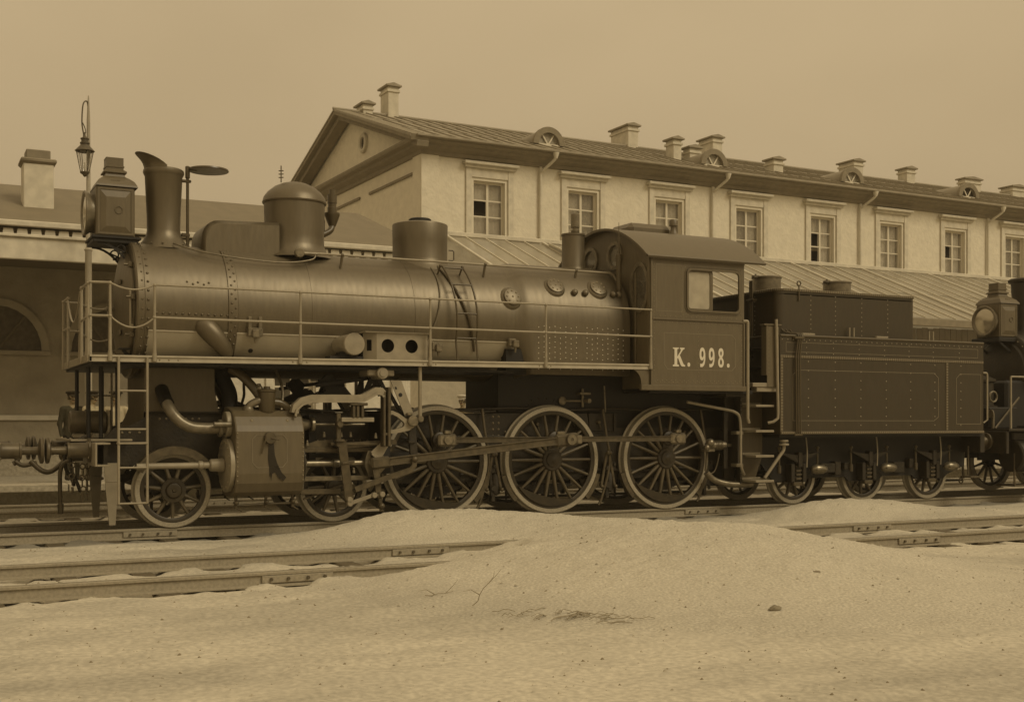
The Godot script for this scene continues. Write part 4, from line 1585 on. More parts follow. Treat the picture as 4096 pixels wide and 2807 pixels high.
	# handrail along the boiler with its brackets and the pipe from the dome
	for sg in [-1.0, 1.0]:
		var z = 0.66 * sg
		st = mb()
		cyl(st, Vector3(1.93, 3.93, z), Vector3(7.08, 3.925, z), 0.017, -1, 8)
		tube(st, bend([Vector3(7.08, 3.925, z), Vector3(7.2, 3.9, z), Vector3(7.26, 3.78, z * 1.05)], 4), 0.017, 8)
		put(st, "boiler_handrail", M.rail_paint, o)
		for x in [2.5, 4.85, 6.5]:
			st = mb()
			cyl(st, Vector3(x, 3.93, z), Vector3(x - 0.03, 3.72, z * 0.98), 0.022, 0.016, 8)
			ball(st, Vector3(x, 3.93, z), 0.03, 8)
			put(st, "handrail_bracket", M.paint, o)
		st = mb()
		cyl(st, Vector3(1.82, 3.92, z - 0.01 * sg), Vector3(2.12, 3.92, z), 0.032, 0.022, 10)
		cyl(st, Vector3(1.84, 3.92, z - 0.03), Vector3(1.84, 3.92, z + 0.05), 0.07, -1, 16, true, 0.01)
		tube(st, bend([Vector3(2.08, 3.92, z), Vector3(2.02, 3.83, z * 1.04), Vector3(1.6, 3.76, z * 1.1), Vector3(1.0, 3.78, z * 1.08), Vector3(0.4, 3.86, z * 0.95), Vector3(0.1, 3.98, z * 0.6)], 6), 0.013, 8)
		put(st, "blower_pipe", M.pipe, o)

func loco_headlamp(o, at, k):
	# a big square oil lamp with a round lens looking along -x
	var st = mb()
	var W = 0.52
	var H = 0.71
	var z = 0.30
	bx(st, at.x, at.x + W, at.y + 0.02, at.y + H, -z, z, 0.012)
	var b = put(st, "headlamp", M.cab, o)
	st = mb()
	for e in [[0.02, W - 0.02, 0.04, 0.07], [0.02, W - 0.02, H - 0.05, H - 0.02]]:
		bx(st, at.x + e[0], at.x + e[1], at.y + e[2], at.y + e[3], z, z + 0.012)
	for e in [[0.02, 0.05], [W - 0.05, W - 0.02]]:
		bx(st, at.x + e[0], at.x + e[1], at.y + 0.07, at.y + H - 0.05, z, z + 0.012)
	put(st, "door_frame", M.cab, b)
	st = mb()
	var ins = [Vector2(0.05, 0.07), Vector2(W - 0.05, 0.07), Vector2(W - 0.05, H - 0.05), Vector2(0.05, H - 0.05)]
	var inn = [Vector2(0.13, 0.15), Vector2(W - 0.13, 0.15), Vector2(W - 0.13, H - 0.15), Vector2(0.13, H - 0.15)]
	for i in 4:
		var j = (i + 1) % 4
		flat(st, Vector3(at.x + ins[i].x, at.y + ins[i].y, z + 0.002), Vector3(at.x + ins[j].x, at.y + ins[j].y, z + 0.002), Vector3(at.x + inn[j].x, at.y + inn[j].y, z + 0.03), Vector3(at.x + inn[i].x, at.y + inn[i].y, z + 0.03), Vector3.BACK)
	flat(st, Vector3(at.x + inn[0].x, at.y + inn[0].y, z + 0.03), Vector3(at.x + inn[1].x, at.y + inn[1].y, z + 0.03), Vector3(at.x + inn[2].x, at.y + inn[2].y, z + 0.03), Vector3(at.x + inn[3].x, at.y + inn[3].y, z + 0.03), Vector3.BACK)
	ringtube(st, Vector3(at.x + 0.30, at.y + 0.38, z + 0.035), Vector3.BACK, 0.05, 0.006, 14, 5)
	put(st, "door_panel", M.cab, b)
	# ogee roof and chimney, square in plan
	st = mb()
	var pr = [[0.0, 0.28, 0.33], [0.03, 0.27, 0.32], [0.09, 0.24, 0.27], [0.14, 0.185, 0.20], [0.17, 0.135, 0.15], [0.22, 0.125, 0.135], [0.225, 0.155, 0.165], [0.245, 0.155, 0.165], [0.275, 0.115, 0.125], [0.30, 0.115, 0.125], [0.305, 0.125, 0.135], [0.325, 0.125, 0.135], [0.33, 0.115, 0.125], [0.44, 0.115, 0.125], [0.442, 0.10, 0.11]]
	for i in pr.size() - 1:
		var a = pr[i]
		var c = pr[i + 1]
		var cxx = at.x + W / 2 + 0.02
		for s in 4:
			var q = [[-1, -1, 1, -1], [1, -1, 1, 1], [1, 1, -1, 1], [-1, 1, -1, -1]][s]
			var out = Vector3(q[0] + q[2], 0.3, q[1] + q[3])
			flat(st, Vector3(cxx + q[0] * a[1], at.y + H + a[0], q[1] * a[2]), Vector3(cxx + q[2] * a[1], at.y + H + a[0], q[3] * a[2]), Vector3(cxx + q[2] * c[1], at.y + H + c[0], q[3] * c[2]), Vector3(cxx + q[0] * c[1], at.y + H + c[0], q[1] * c[2]), out)
	bx(st, at.x + 0.16, at.x + 0.36, at.y + H + 0.43, at.y + H + 0.44, -0.1, 0.1)
	put(st, "lamp_roof", M.cab, b)
	st = mb()
	bx(st, at.x + 0.20, at.x + 0.33, at.y + H + 0.055, at.y + H + 0.10, 0.24, 0.28, 0.005)
	put(st, "vent_plate", M.cab, b)
	# lens
	st = mb()
	lathe(st, Vector3(at.x + 0.01, at.y + 0.36, 0), Vector3.LEFT, V2([0.0, 0.27, 0.05, 0.27, 0.10, 0.305, 0.13, 0.315, 0.14, 0.30, 0.135, 0.27, 0.05, 0.20]), 32)
	var ln = put(st, "lens_ring", M.pipe, b)
	st = mb()
	lathe(st, Vector3(at.x - 0.09, at.y + 0.36, 0), Vector3.LEFT, V2([0.0, 0.285, 0.02, 0.22, 0.035, 0.1, 0.04, 0.0]), 28, 0, TAU, 60.0)
	put(st, "lens", M.lens, ln)
	# shelf and scrolled brackets
	if k > 0.5:
		st = mb()
		bx(st, at.x - 0.06, at.x + W + 0.08, at.y - 0.02, at.y + 0.016, -0.36, 0.36, 0.006)
		bx(st, at.x - 0.04, at.x + W + 0.04, at.y - 0.075, at.y - 0.02, -0.33, 0.33, 0.006)
		put(st, "lamp_shelf", M.black, o)
		for s in [-1.0, 1.0]:
			st = mb()
			var arc = []
			for i in 9:
				var t = i / 8.0
				arc.append(Vector2(at.x + 0.02 + 0.44 * t, at.y - 0.08 - 0.30 * pow(t, 2.2)))
			plate_xy(st, thick(arc, 0.03), 0.28 * s, 0.02)
			bar(st, Vector3(at.x + 0.12, at.y - 0.09, 0.29 * s), Vector3(at.x + 0.40, at.y - 0.20, 0.29 * s), 0.022, 0.02)
			bar(st, Vector3(at.x + 0.47, at.y - 0.38, 0.29 * s), Vector3(at.x + 0.47, at.y - 0.03, 0.29 * s), 0.05, 0.03, Vector3.RIGHT)
			ringtube(st, Vector3(at.x + 0.335, at.y - 0.155, 0.29 * s), Vector3.BACK, 0.055, 0.012, 18)
			put(st, "lamp_bracket", M.black, o)

func loco_cab(o):
	var x0 = 7.41
	var x1 = 9.26
	var st = mb()
	# side sheets with the window opening; lower panel, upper panel
	for sg in [-1.0, 1.0]:
		st = mb()
		var zo = 1.5 * sg
		var wx0 = 8.12
		var wx1 = 9.14
		var hole = rounded(wx0, wx1, 3.29, 3.94, 0.07, 5)
		# the wall around the window, cut in four
		bx(st, x0, wx0 - 0.05, 1.99, 4.14, zo - 0.012 * sg, zo)
		bx(st, wx1 + 0.05, x1, 1.99, 4.14, zo - 0.012 * sg, zo)
		bx(st, wx0 - 0.05, wx1 + 0.05, 1.99, 3.24, zo - 0.012 * sg, zo)
		bx(st, wx0 - 0.05, wx1 + 0.05, 3.99, 4.14, zo - 0.012 * sg, zo)
		var outer = []
		for p in hole:
			# push each point outwards onto the square that the four pieces leave free
			var c = Vector2((wx0 + wx1) / 2, 3.615)
			var d = p - c
			var k = minf((wx1 - wx0) / 2 + 0.05 if absf(d.x) < 1e-6 else ((wx1 - wx0) / 2 + 0.05) / absf(d.x), 0.375 / maxf(absf(d.y), 1e-6))
			outer.append(c + d * k)
		ring_plate(st, outer, hole, Vector3(0, 0, zo - 0.012 * sg), Vector3.RIGHT, Vector3.UP, 0.012 * sg)
		var side = put(st, "cab_side", M.cab, o)
		st = mb()
		var oo = rounded(wx0 - 0.035, wx1 + 0.035, 3.255, 3.975, 0.095, 5)
		ring_plate(st, oo, hole, Vector3(0, 0, zo), Vector3.RIGHT, Vector3.UP, 0.025 * sg)
		var oo2 = rounded(wx0 - 0.06, wx1 + 0.06, 3.23, 4.0, 0.12, 5)
		var oo3 = rounded(wx0 - 0.048, wx1 + 0.048, 3.242, 3.988, 0.108, 5)
		ring_plate(st, oo2, oo3, Vector3(0, 0, zo), Vector3.RIGHT, Vector3.UP, 0.012 * sg)
		put(st, "window_frame", M.cab, side)
		# the sliding sash stands in the left half, closed with an opaque pale pane on the near side
		st = mb()
		var so = rounded(8.10, 8.63, 3.27, 3.96, 0.06, 5)
		var si = rounded(8.145, 8.575, 3.315, 3.915, 0.05, 5)
		ring_plate(st, so, si, Vector3(0, 0, zo - 0.045 * sg), Vector3.RIGHT, Vector3.UP, 0.03 * sg)
		var sash = put(st, "sliding_sash", M.cab, side)
		st = mb()
		prism(st, si, Vector3(0, 0, zo - 0.035 * sg), Vector3.RIGHT, Vector3.UP, 0.008 * sg)
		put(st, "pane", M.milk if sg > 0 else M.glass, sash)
		# beading, waist line, foot angle
		st = mb()
		bx(st, x0, x1 + 0.03, 3.105, 3.135, zo, zo + 0.022 * sg, 0.006)
		bx(st, x0 - 0.02, x0 + 0.02, 1.99, 3.105, zo, zo + 0.02 * sg, 0.006)
		bx(st, x0 - 0.02, x0 + 0.02, 3.135, 4.12, zo, zo + 0.02 * sg, 0.006)
		bx(st, x1 - 0.025, x1 + 0.012, 1.99, 3.10, zo + 0.001 * sg, zo + 0.02 * sg, 0.006)
		bx(st, x0, x1, 4.08, 4.15, zo, zo + 0.03 * sg, 0.008)
		put(st, "beading", M.cab, side)
		st = mb()
		bx(st, x0 - 0.2, x1 + 0.06, 1.965, 2.055, zo - 0.06 * sg, zo + 0.022 * sg, 0.008)
		put(st, "foot_angle", M.cab, side)
		# rivets
		st = mb()
		var nz = Vector3(0, 0, sg)
		rivets(st, Vector3(x0 + 0.08, 2.10, zo), Vector3(x1 - 0.06, 2.10, zo), 0.085, nz, 0.009)
		rivets(st, Vector3(x0 + 0.12, 2.13, zo), Vector3(x1 - 0.1, 2.13, zo), 0.085, nz, 0.009)
		rivets(st, Vector3(x0 + 0.06, 3.07, zo), Vector3(x1 - 0.06, 3.07, zo), 0.085, nz, 0.009)
		rivets(st, Vector3(x0 + 0.06, 3.17, zo), Vector3(x1 - 0.06, 3.17, zo), 0.10, nz, 0.009)
		rivets(st, Vector3(x1 - 0.05, 2.2, zo), Vector3(x1 - 0.05, 3.0, zo), 0.085, nz, 0.009)
		rivets(st, Vector3(x0 + 0.05, 2.2, zo), Vector3(x0 + 0.05, 4.0, zo), 0.085, nz, 0.009)
		rivets(st, Vector3(8.33, 2.2, zo), Vector3(8.33, 3.0, zo), 0.07, nz, 0.008)
		rivets(st, Vector3(wx0 - 0.12, 3.26, zo), Vector3(wx0 - 0.12, 3.97, zo), 0.10, nz, 0.008)
		rivets(st, Vector3(wx0 - 0.1, 3.20, zo), Vector3(wx1 + 0.06, 3.20, zo), 0.10, nz, 0.008)
		put(st, "rivets", M.rivet, side, "stuff")
		# painted lines
		st = mb()
		strip_loop(st, V2([7.65, 2.40, 7.72, 2.31, 9.01, 2.31, 9.08, 2.38, 9.08, 2.83, 9.01, 2.90, 7.65, 2.90]), zo + 0.002 * sg, 0.007)
		strip_loop(st, V2([7.50, 3.25, 8.0, 3.25, 8.0, 4.0, 7.50, 4.0]), zo + 0.002 * sg, 0.006)
		put(st, "lining", M.lining, side)
		# lettering
		var f1 = SystemFont.new()
		f1.font_names = PackedStringArray(["Droid Serif"])
		f1.font_weight = 700
		var f2 = SystemFont.new()
		f2.font_names = PackedStringArray(["Droid Sans"])
		f2.font_weight = 700
		for q in [["K", 7.81, 0.78, f1], [".", 8.085, 0.8, f1], ["9", 8.34, 0.55, f2], ["9", 8.525, 0.55, f2], ["8", 8.715, 0.55, f2], [".", 8.88, 0.8, f1]]:
			var tm = TextMesh.new()
			tm.text = q[0]
			tm.font = q[3]
			tm.font_size = 64
			tm.pixel_size = 0.0068
			tm.depth = 0.004
			tm.horizontal_alignment = HORIZONTAL_ALIGNMENT_LEFT
			tm.vertical_alignment = VERTICAL_ALIGNMENT_BOTTOM
			var l = MeshInstance3D.new()
			l.name = nm(side, "letter" if q[0] == "K" else ("full_stop" if q[0] == "." else "digit"))
			l.mesh = tm
			l.material_override = M.letter
			side.add_child(l)
			var dx = q[1] if sg > 0 else 16.7 - q[1]
			l.transform = Transform3D(Basis(Vector3(q[2] * sg, 0, 0), Vector3(0, 1, 0), Vector3(0, 0, sg)), Vector3(dx, 2.25, zo + 0.004 * sg))
		# cab handrail at the rear edge and the inclined knee by the running board
		st = mb()
		tube(st, bend([Vector3(x1 - 0.02, 3.14, zo + 0.0), Vector3(x1 + 0.05, 3.14, zo + 0.02 * sg), Vector3(x1 + 0.06, 3.08, zo + 0.02 * sg)], 4) + [Vector3(x1 + 0.06, 1.52, zo + 0.02 * sg), Vector3(x1 + 0.10, 1.44, zo)], 0.028, 10)
		put(st, "cab_handrail", M.rail_paint, o)
		st = mb()
		var kn = [Vector2(7.41, 2.36), Vector2(7.41, 1.97), Vector2(7.26, 1.97), Vector2(7.235, 2.04)]
		for k in 7:
			var a = PI * 0.5 * k / 6
			kn.append(Vector2(7.03 + cos(a) * 0.20, 2.07 + sin(a) * 0.23))
		kn += [Vector2(6.6, 2.30), Vector2(6.6, 2.37)]
		prism(st, kn, Vector3(0, 0, 1.47 * sg), Vector3.RIGHT, Vector3.UP, 0.012 * sg)
		put(st, "splasher_plate", M.cab, o)
	# front sheet with an arched head, oval and round windows
	st = mb()
	var n = 24
	var arch = func(z): return 4.12 + 0.60 * (1.0 - pow(absf(z) / 1.55, 2.0))
	var head = []
	for k in n + 1:
		var z = lerpf(-1.49, 1.49, float(k) / n)
		head.append(Vector2(z, arch.call(z) - 0.02))
	# plate lies in the plane x = x0; u is z
	var poly = [Vector2(-1.49, 2.0)] + head + [Vector2(1.49, 2.0)]
	# openings are cut by building the sheet from strips of z between the oval edges
	var ovals = [[1.17, 3.65, 0.235, 0.37], [0.40, 4.26, 0.20, 0.20], [-0.40, 4.26, 0.20, 0.20], [-1.17, 3.65, 0.235, 0.37]]
	for k in 96:
		var za = lerpf(-1.49, 1.49, k / 96.0)
		var zb = lerpf(-1.49, 1.49, (k + 1) / 96.0)
		var zm = (za + zb) / 2
		var cut = null
		for q in ovals:
			if absf(zm - q[0]) < q[2]:
				cut = q
		var col = []
		if cut == null:
			col = [[2.0, 2.0, arch.call(za) - 0.02, arch.call(zb) - 0.02]]
		else:
			var ha = cut[3] * sqrt(maxf(0.0, 1.0 - pow((za - cut[0]) / cut[2], 2.0)))
			var hb = cut[3] * sqrt(maxf(0.0, 1.0 - pow((zb - cut[0]) / cut[2], 2.0)))
			col = [[2.0, 2.0, cut[1] - ha, cut[1] - hb], [cut[1] + ha, cut[1] + hb, arch.call(za) - 0.02, arch.call(zb) - 0.02]]
		for c in col:
			for s in 2:
				var x = x0 + 0.012 * s
				flat(st, Vector3(x, c[0], za), Vector3(x, c[1], zb), Vector3(x, c[3], zb), Vector3(x, c[2], za), Vector3(-1 if s == 0 else 1, 0, 0))
	var fs = put(st, "cab_front", M.cab, o)
	for q in ovals:
		st = mb()
		var a = []
		var b = []
		for k in 28:
			var t = TAU * k / 28
			a.append(Vector2(cos(t) * (q[2] + 0.045), sin(t) * (q[3] + 0.045)))
			b.append(Vector2(cos(t) * (q[2] - 0.02), sin(t) * (q[3] - 0.02)))
		ring_plate(st, a, b, Vector3(x0 - 0.001, q[1], q[0]), Vector3.BACK, Vector3.UP, 0.03)
		var wf = put(st, "window_frame", M.pipe, fs)
		st = mb()
		var g = []
		for k in 28:
			var t = TAU * k / 28
			g.append(Vector2(cos(t) * (q[2] - 0.0), sin(t) * (q[3] - 0.0)))
		prism(st, g, Vector3(x0 + 0.004, q[1], q[0]), Vector3.BACK, Vector3.UP, 0.004)
		put(st, "pane", M.glass, wf)
	st = mb()
	bx(st, x0 - 0.04, x0, 2.4, 4.12, 1.42, 1.49, 0.006)
	bx(st, x0 - 0.03, x0, 2.4, 3.9, 1.03, 1.07, 0.006)
	put(st, "corner_angle", M.cab, fs)
	# roof: a curved sheet with a deeper overhang behind
	st = mb()
	var up = []
	var lo = []
	for e in [7.29, 7.9, 8.6, 9.66]:
		var ru = []
		var rl = []
		for k in n + 1:
			var z = lerpf(-1.57, 1.57, float(k) / n)
			var y = 4.13 + 0.62 * (1.0 - pow(absf(z) / 1.57, 2.0))
			ru.append(Vector3(e, y, z))
			rl.append(Vector3(e, y - 0.04, z))
		up.append(ru)
		lo.append(rl)
	grid(st, up, Vector3(8.5, 2.0, 0))
	grid(st, lo, Vector3(8.5, 9.0, 0))
	for e in [0, 3]:
		for k in n:
			flat(st, up[e][k], up[e][k + 1], lo[e][k + 1], lo[e][k], Vector3(-1 if e == 0 else 1, 0, 0))
	for k in [0, n]:
		for e in 3:
			flat(st, up[e][k], up[e + 1][k], lo[e + 1][k], lo[e][k], Vector3(0, 0, -1 if k == 0 else 1))
	var rf = put(st, "cab_roof", M.cab, o)
	for sg in [-1.0, 1.0]:
		st = mb()
		cyl(st, Vector3(7.29, 4.12, 1.565 * sg), Vector3(9.66, 4.12, 1.565 * sg), 0.022, -1, 8)
		put(st, "roof_gutter", M.cab, rf)
	# raised ventilator hatches and the little stove pipe
	st = mb()
	bx(st, 7.98, 8.90, 4.55, 4.95, -0.80, -0.05, 0.09)
	put(st, "roof_hatch", M.cab, rf)
	st = mb()
	bx(st, 9.1, 9.6, 4.5, 4.78, -0.6, 0.1, 0.08)
	put(st, "roof_hatch", M.cab, rf)
	st = mb()
	lathe(st, Vector3(8.83, 4.64, 0.05), Vector3.UP, V2([0.0, 0.20, 0.03, 0.19, 0.06, 0.15, 0.14, 0.07, 0.22, 0.05, 0.27, 0.05, 0.275, 0.075, 0.36, 0.075, 0.39, 0.06, 0.40, 0.0]), 20)
	put(st, "roof_ventilator", M.cab, rf)
	# rear uprights of the cab (open behind), floor, inner back of the firebox
	st = mb()
	for sg in [-1.0, 1.0]:
		bx(st, x1 - 0.03, x1, 2.0, 4.12, (1.40) * sg, 1.487 * sg)
	bx(st, 7.43, 9.5, 1.93, 1.985, -1.42, 1.42)
	put(st, "cab_floor", M.black, o)
	st = mb()
	lathe(st, Vector3(7.44, YC, 0), Vector3.RIGHT, V2([0, 0.98, 0.35, 0.98, 0.40, 0.93, 0.40, 0.0]), 30)
	put(st, "backhead", M.black, o)

func loco_platforms(o):
	for sg in [-1.0, 1.0]:
		var st = mb()
		# running board, its edge strip and the valance below
		var xs = [-1.18, 7.41]
		for q in [[0.80, 1.52, 0.0, -0.022], [1.40, 1.50, -0.023, -0.085]]:
			var a0 = rb(xs[0])
			var a1 = rb(xs[1])
			var p = [Vector3(xs[0], a0 + q[3], q[0] * sg), Vector3(xs[1], a1 + q[3], q[0] * sg), Vector3(xs[1], a1 + q[3], q[1] * sg), Vector3(xs[0], a0 + q[3], q[1] * sg)]
			var t = [Vector3(xs[0], a0 + q[2], q[0] * sg), Vector3(xs[1], a1 + q[2], q[0] * sg), Vector3(xs[1], a1 + q[2], q[1] * sg), Vector3(xs[0], a0 + q[2], q[1] * sg)]
			flat(st, p[0], p[1], p[2], p[3], Vector3.DOWN)
			flat(st, t[0], t[1], t[2], t[3], Vector3.UP)
			flat(st, p[3], p[2], t[2], t[3], Vector3(0, 0, sg))
			flat(st, p[0], p[1], t[1], t[0], Vector3(0, 0, -sg))
			flat(st, p[0], p[3], t[3], t[0], Vector3.LEFT)
			flat(st, p[1], p[2], t[2], t[1], Vector3.RIGHT)
		var board = put(st, "running_board", M.deck, o)
		st = mb()
		for x in [-0.30, -0.18, -0.06, 1.5, 1.7, 3.45, 3.65, 5.37, 5.57]:
			rivet(st, Vector3(x, rb(x) - 0.055, 1.50 * sg), Vector3(0, 0, sg), 0.012)
		put(st, "rivets", M.rivet, board)
		# the railing
		for x in [-0.93, -0.37, 1.60, 3.55, 5.47, 7.385]:
			st = mb()
			cyl(st, Vector3(x, rb(x) - 0.08, 1.522 * sg), Vector3(x, 3.25, 1.522 * sg), 0.024, 0.016, 10)
			cyl(st, Vector3(x, rb(x) - 0.075, 1.515 * sg), Vector3(x, rb(x) + 0.05, 1.515 * sg), 0.034, 0.028, 10)
			ball(st, Vector3(x, 3.25, 1.522 * sg), 0.026, 8)
			ball(st, Vector3(x, 2.825, 1.522 * sg), 0.028, 8)
			put(st, "railing_post", M.rail_paint, o)
		for y in [3.255, 2.825]:
			st = mb()
			cyl(st, Vector3(-0.37, y, 1.522 * sg), Vector3(7.385, y, 1.522 * sg), 0.0145 if y > 3.0 else 0.017, -1, 8)
			put(st, "railing_bar", M.rail_paint, o)
			st = mb()
			cyl(st, Vector3(-1.18, y, 1.49 * sg), Vector3(-0.93, y, 1.522 * sg), 0.017, -1, 8)
			put(st, "railing_bar", M.rail_paint, o)
			st = mb()
			var cpts = []
			for k in 13:
				var t = k / 12.0
				cpts.append(Vector3(lerpf(-0.93, -0.37, t), y - 0.14 * (1.0 - pow(2 * t - 1, 2.0)) * (1.0 if y < 3.0 else 0.55), 1.522 * sg))
			tube(st, cpts, 0.013, 6)
			put(st, "safety_chain", M.rail_paint, o)
		# ladder up to the front platform
		st = mb()
		for x in [-0.825, -0.465]:
			cyl(st, Vector3(x, 0.39, 1.53 * sg), Vector3(x, 2.3, 1.53 * sg), 0.018, -1, 8)
		var ld = put(st, "front_ladder", M.rail_paint, o)
		for y in [1.86, 1.36, 0.86, 0.395]:
			st = mb()
			cyl(st, Vector3(-0.825, y, 1.53 * sg), Vector3(-0.465, y, 1.53 * sg), 0.014 if y != 1.18 else 0.03, -1, 8)
			put(st, "rung", M.rail_paint, ld)
		st = mb()
		bx(st, -0.83, -0.46, 1.165, 1.19, 1.36 * sg, 1.56 * sg, 0.004)
		put(st, "tread", M.rail_paint, ld)
		# ladder up the boiler
		var rungs = []
		for x in [4.19, 4.53]:
			st = mb()
			var pts = [Vector3(x, rb(x), 1.08 * sg)]
			for k in 15:
				var a = lerpf(PI * 0.5 + 0.35, 0.72, k / 14.0)
				pts.append(Vector3(x - 0.10 * pow(k / 14.0, 2.0), YC + cos(a) * 1.075, sin(a) * 1.075 * sg))
			tube(st, pts, 0.016, 8)
			var f = put(st, "boiler_ladder", M.paint, o) if x < 4.3 else put(st, "ladder_stile", M.paint, o.get_node("boiler_ladder" if sg < 0 else "boiler_ladder_001"))
		for a in [0.76, 1.08, 1.52, 1.87]:
			st = mb()
			var xo = -0.10 * pow(clampf((PI * 0.5 + 0.35 - a) / (PI * 0.5 + 0.35 - 0.72), 0, 1), 2.0)
			var p = Vector3(4.19 + xo, YC + cos(a) * 1.075, sin(a) * 1.075 * sg)
			cyl(st, p, p + Vector3(0.34, 0, 0), 0.013, -1, 8)
			put(st, "rung", M.paint, o.get_node("boiler_ladder" if sg < 0 else "boiler_ladder_001"))
		st = mb()
		for x in [4.05, 4.42]:
			var a = 0.74
			var p = Vector3(x, YC + cos(a) * 0.94, sin(a) * 0.94 * sg)
			var q = Vector3(x, YC + cos(a) * 1.09, sin(a) * 1.09 * sg)
			bar(st, p, q, 0.03, 0.02)
			ball(st, q, 0.025, 8)
		put(st, "ladder_clip", M.paint, o)
		# air reservoir end and the box with two round openings
		st = mb()
		lathe(st, Vector3(2.42, 2.565, 0.85 * sg), Vector3(0, 0, sg), V2([0.0, 0.15, 0.52, 0.15, 0.53, 0.16, 0.57, 0.16, 0.585, 0.15, 0.59, 0.0]), 26)
		put(st, "reservoir", M.rail_paint, o)
		st = mb()
		bx(st, 2.10, 2.60, rb(2.4) + 0.002, rb(2.4) + 0.05, 1.06 * sg, 1.30 * sg)
		bx(st, 2.25, 2.42, rb(2.4) + 0.05, rb(2.4) + 0.11, 1.1 * sg, 1.28 * sg)
		put(st, "reservoir_saddle", M.black, o)
		st = mb()
		var zf = 1.42 * sg
		var y0 = rb(3.0) + 0.004
		var y1 = 2.735
		var cols = [[2.76, 2.81, 0.0], [2.81, 3.05, 2.93], [3.05, 3.18, 0.0], [3.18, 3.42, 3.30], [3.42, 3.55, 0.0]]
		for c in cols:
			if c[2] == 0.0:
				bx(st, c[0], c[1], y0, y1, zf - 0.01 * sg, zf)
			else:
				var oa = []
				var ia = []
				for k in 24:
					var t = TAU * k / 24 + PI / 4
					var d = Vector2(cos(t), sin(t))
					var m = maxf(absf(d.x) / 0.12, absf(d.y) / 0.12)
					oa.append(d / m)
					ia.append(d * 0.098)
				ring_plate(st, oa, ia, Vector3(c[2], 2.555, zf - 0.01 * sg), Vector3.RIGHT, Vector3.UP, 0.01 * sg)
				bx(st, c[0], c[1], y0, 2.435, zf - 0.01 * sg, zf)
				bx(st, c[0], c[1], 2.675, y1, zf - 0.01 * sg, zf)
		bx(st, 3.54, 3.55, y0, y1, 1.0 * sg, zf - 0.0105 * sg)
		# the slanted front cheek with its slot
		for q in [[y0, 2.48], [2.64, y1]]:
			flat(st, Vector3(2.76, q[0], zf), Vector3(2.60, q[0], 1.28 * sg), Vector3(2.60, q[1], 1.28 * sg), Vector3(2.76, q[1], zf), Vector3(-0.6, 0, sg))
		for q in [[2.76, 2.70], [2.645, 2.60]]:
			var za = lerpf(1.28, 1.42, (q[0] - 2.60) / 0.16)
			var zb = lerpf(1.28, 1.42, (q[1] - 2.60) / 0.16)
			flat(st, Vector3(q[0], 2.48, za * sg), Vector3(q[1], 2.48, zb * sg), Vector3(q[1], 2.64, zb * sg), Vector3(q[0], 2.64, za * sg), Vector3(-0.6, 0, sg))
		var tb = put(st, "reverser_box", M.rail_paint, o)
		st = mb()
		bx(st, 2.58, 3.57, y1, y1 + 0.02, 0.98 * sg, zf + 0.02 * sg, 0.004)
		put(st, "box_lid", M.rail_paint, tb)
		st = mb()
		bx(st, 2.62, 3.53, y0, y1 - 0.01, 1.0 * sg, 1.18 * sg)
		put(st, "box_back", M.black, tb)
	# front platform across the engine
	var st = mb()
	bx(st, -1.18, -0.5, 2.262, 2.315, -1.395, 1.395)
	bx(st, -1.185, -1.15, 2.235, 2.33, -1.50, 1.50, 0.004)
	var fp = put(st, "front_platform", M.rail_paint, o)
	st = mb()
	bx(st, -1.14, 5.0, 2.20, 2.235, -1.38, 1.38)
	put(st, "platform_bearer", M.black, fp)
	# railing across the front
	for z in [1.46, 0.80, -0.70, -1.28]:
		st = mb()
		cyl(st, Vector3(-1.19, 2.24, z), Vector3(-1.19, 3.24, z), 0.024, 0.018, 10)
		ball(st, Vector3(-1.19, 3.24, z), 0.026, 8)
		put(st, "railing_post", M.rail_paint, o)
	for y in [3.24, 2.81]:
		for q in [[1.46, 0.72], [-0.62, -1.28]]:
			st = mb()
			cyl(st, Vector3(-1.19, y, q[0]), Vector3(-1.19, y, q[1]), 0.017, -1, 8)
			put(st, "railing_bar", M.rail_paint, o)
	st = mb()
	var cp = []
	for k in 13:
		var t = k / 12.0
		cp.append(Vector3(-1.20, 3.20 - 0.36 * (1.0 - pow(2 * t - 1, 2.0)), lerpf(0.72, -0.62, t)))
	tube(st, cp, 0.013, 6)
	put(st, "safety_chain", M.rail_paint, o)

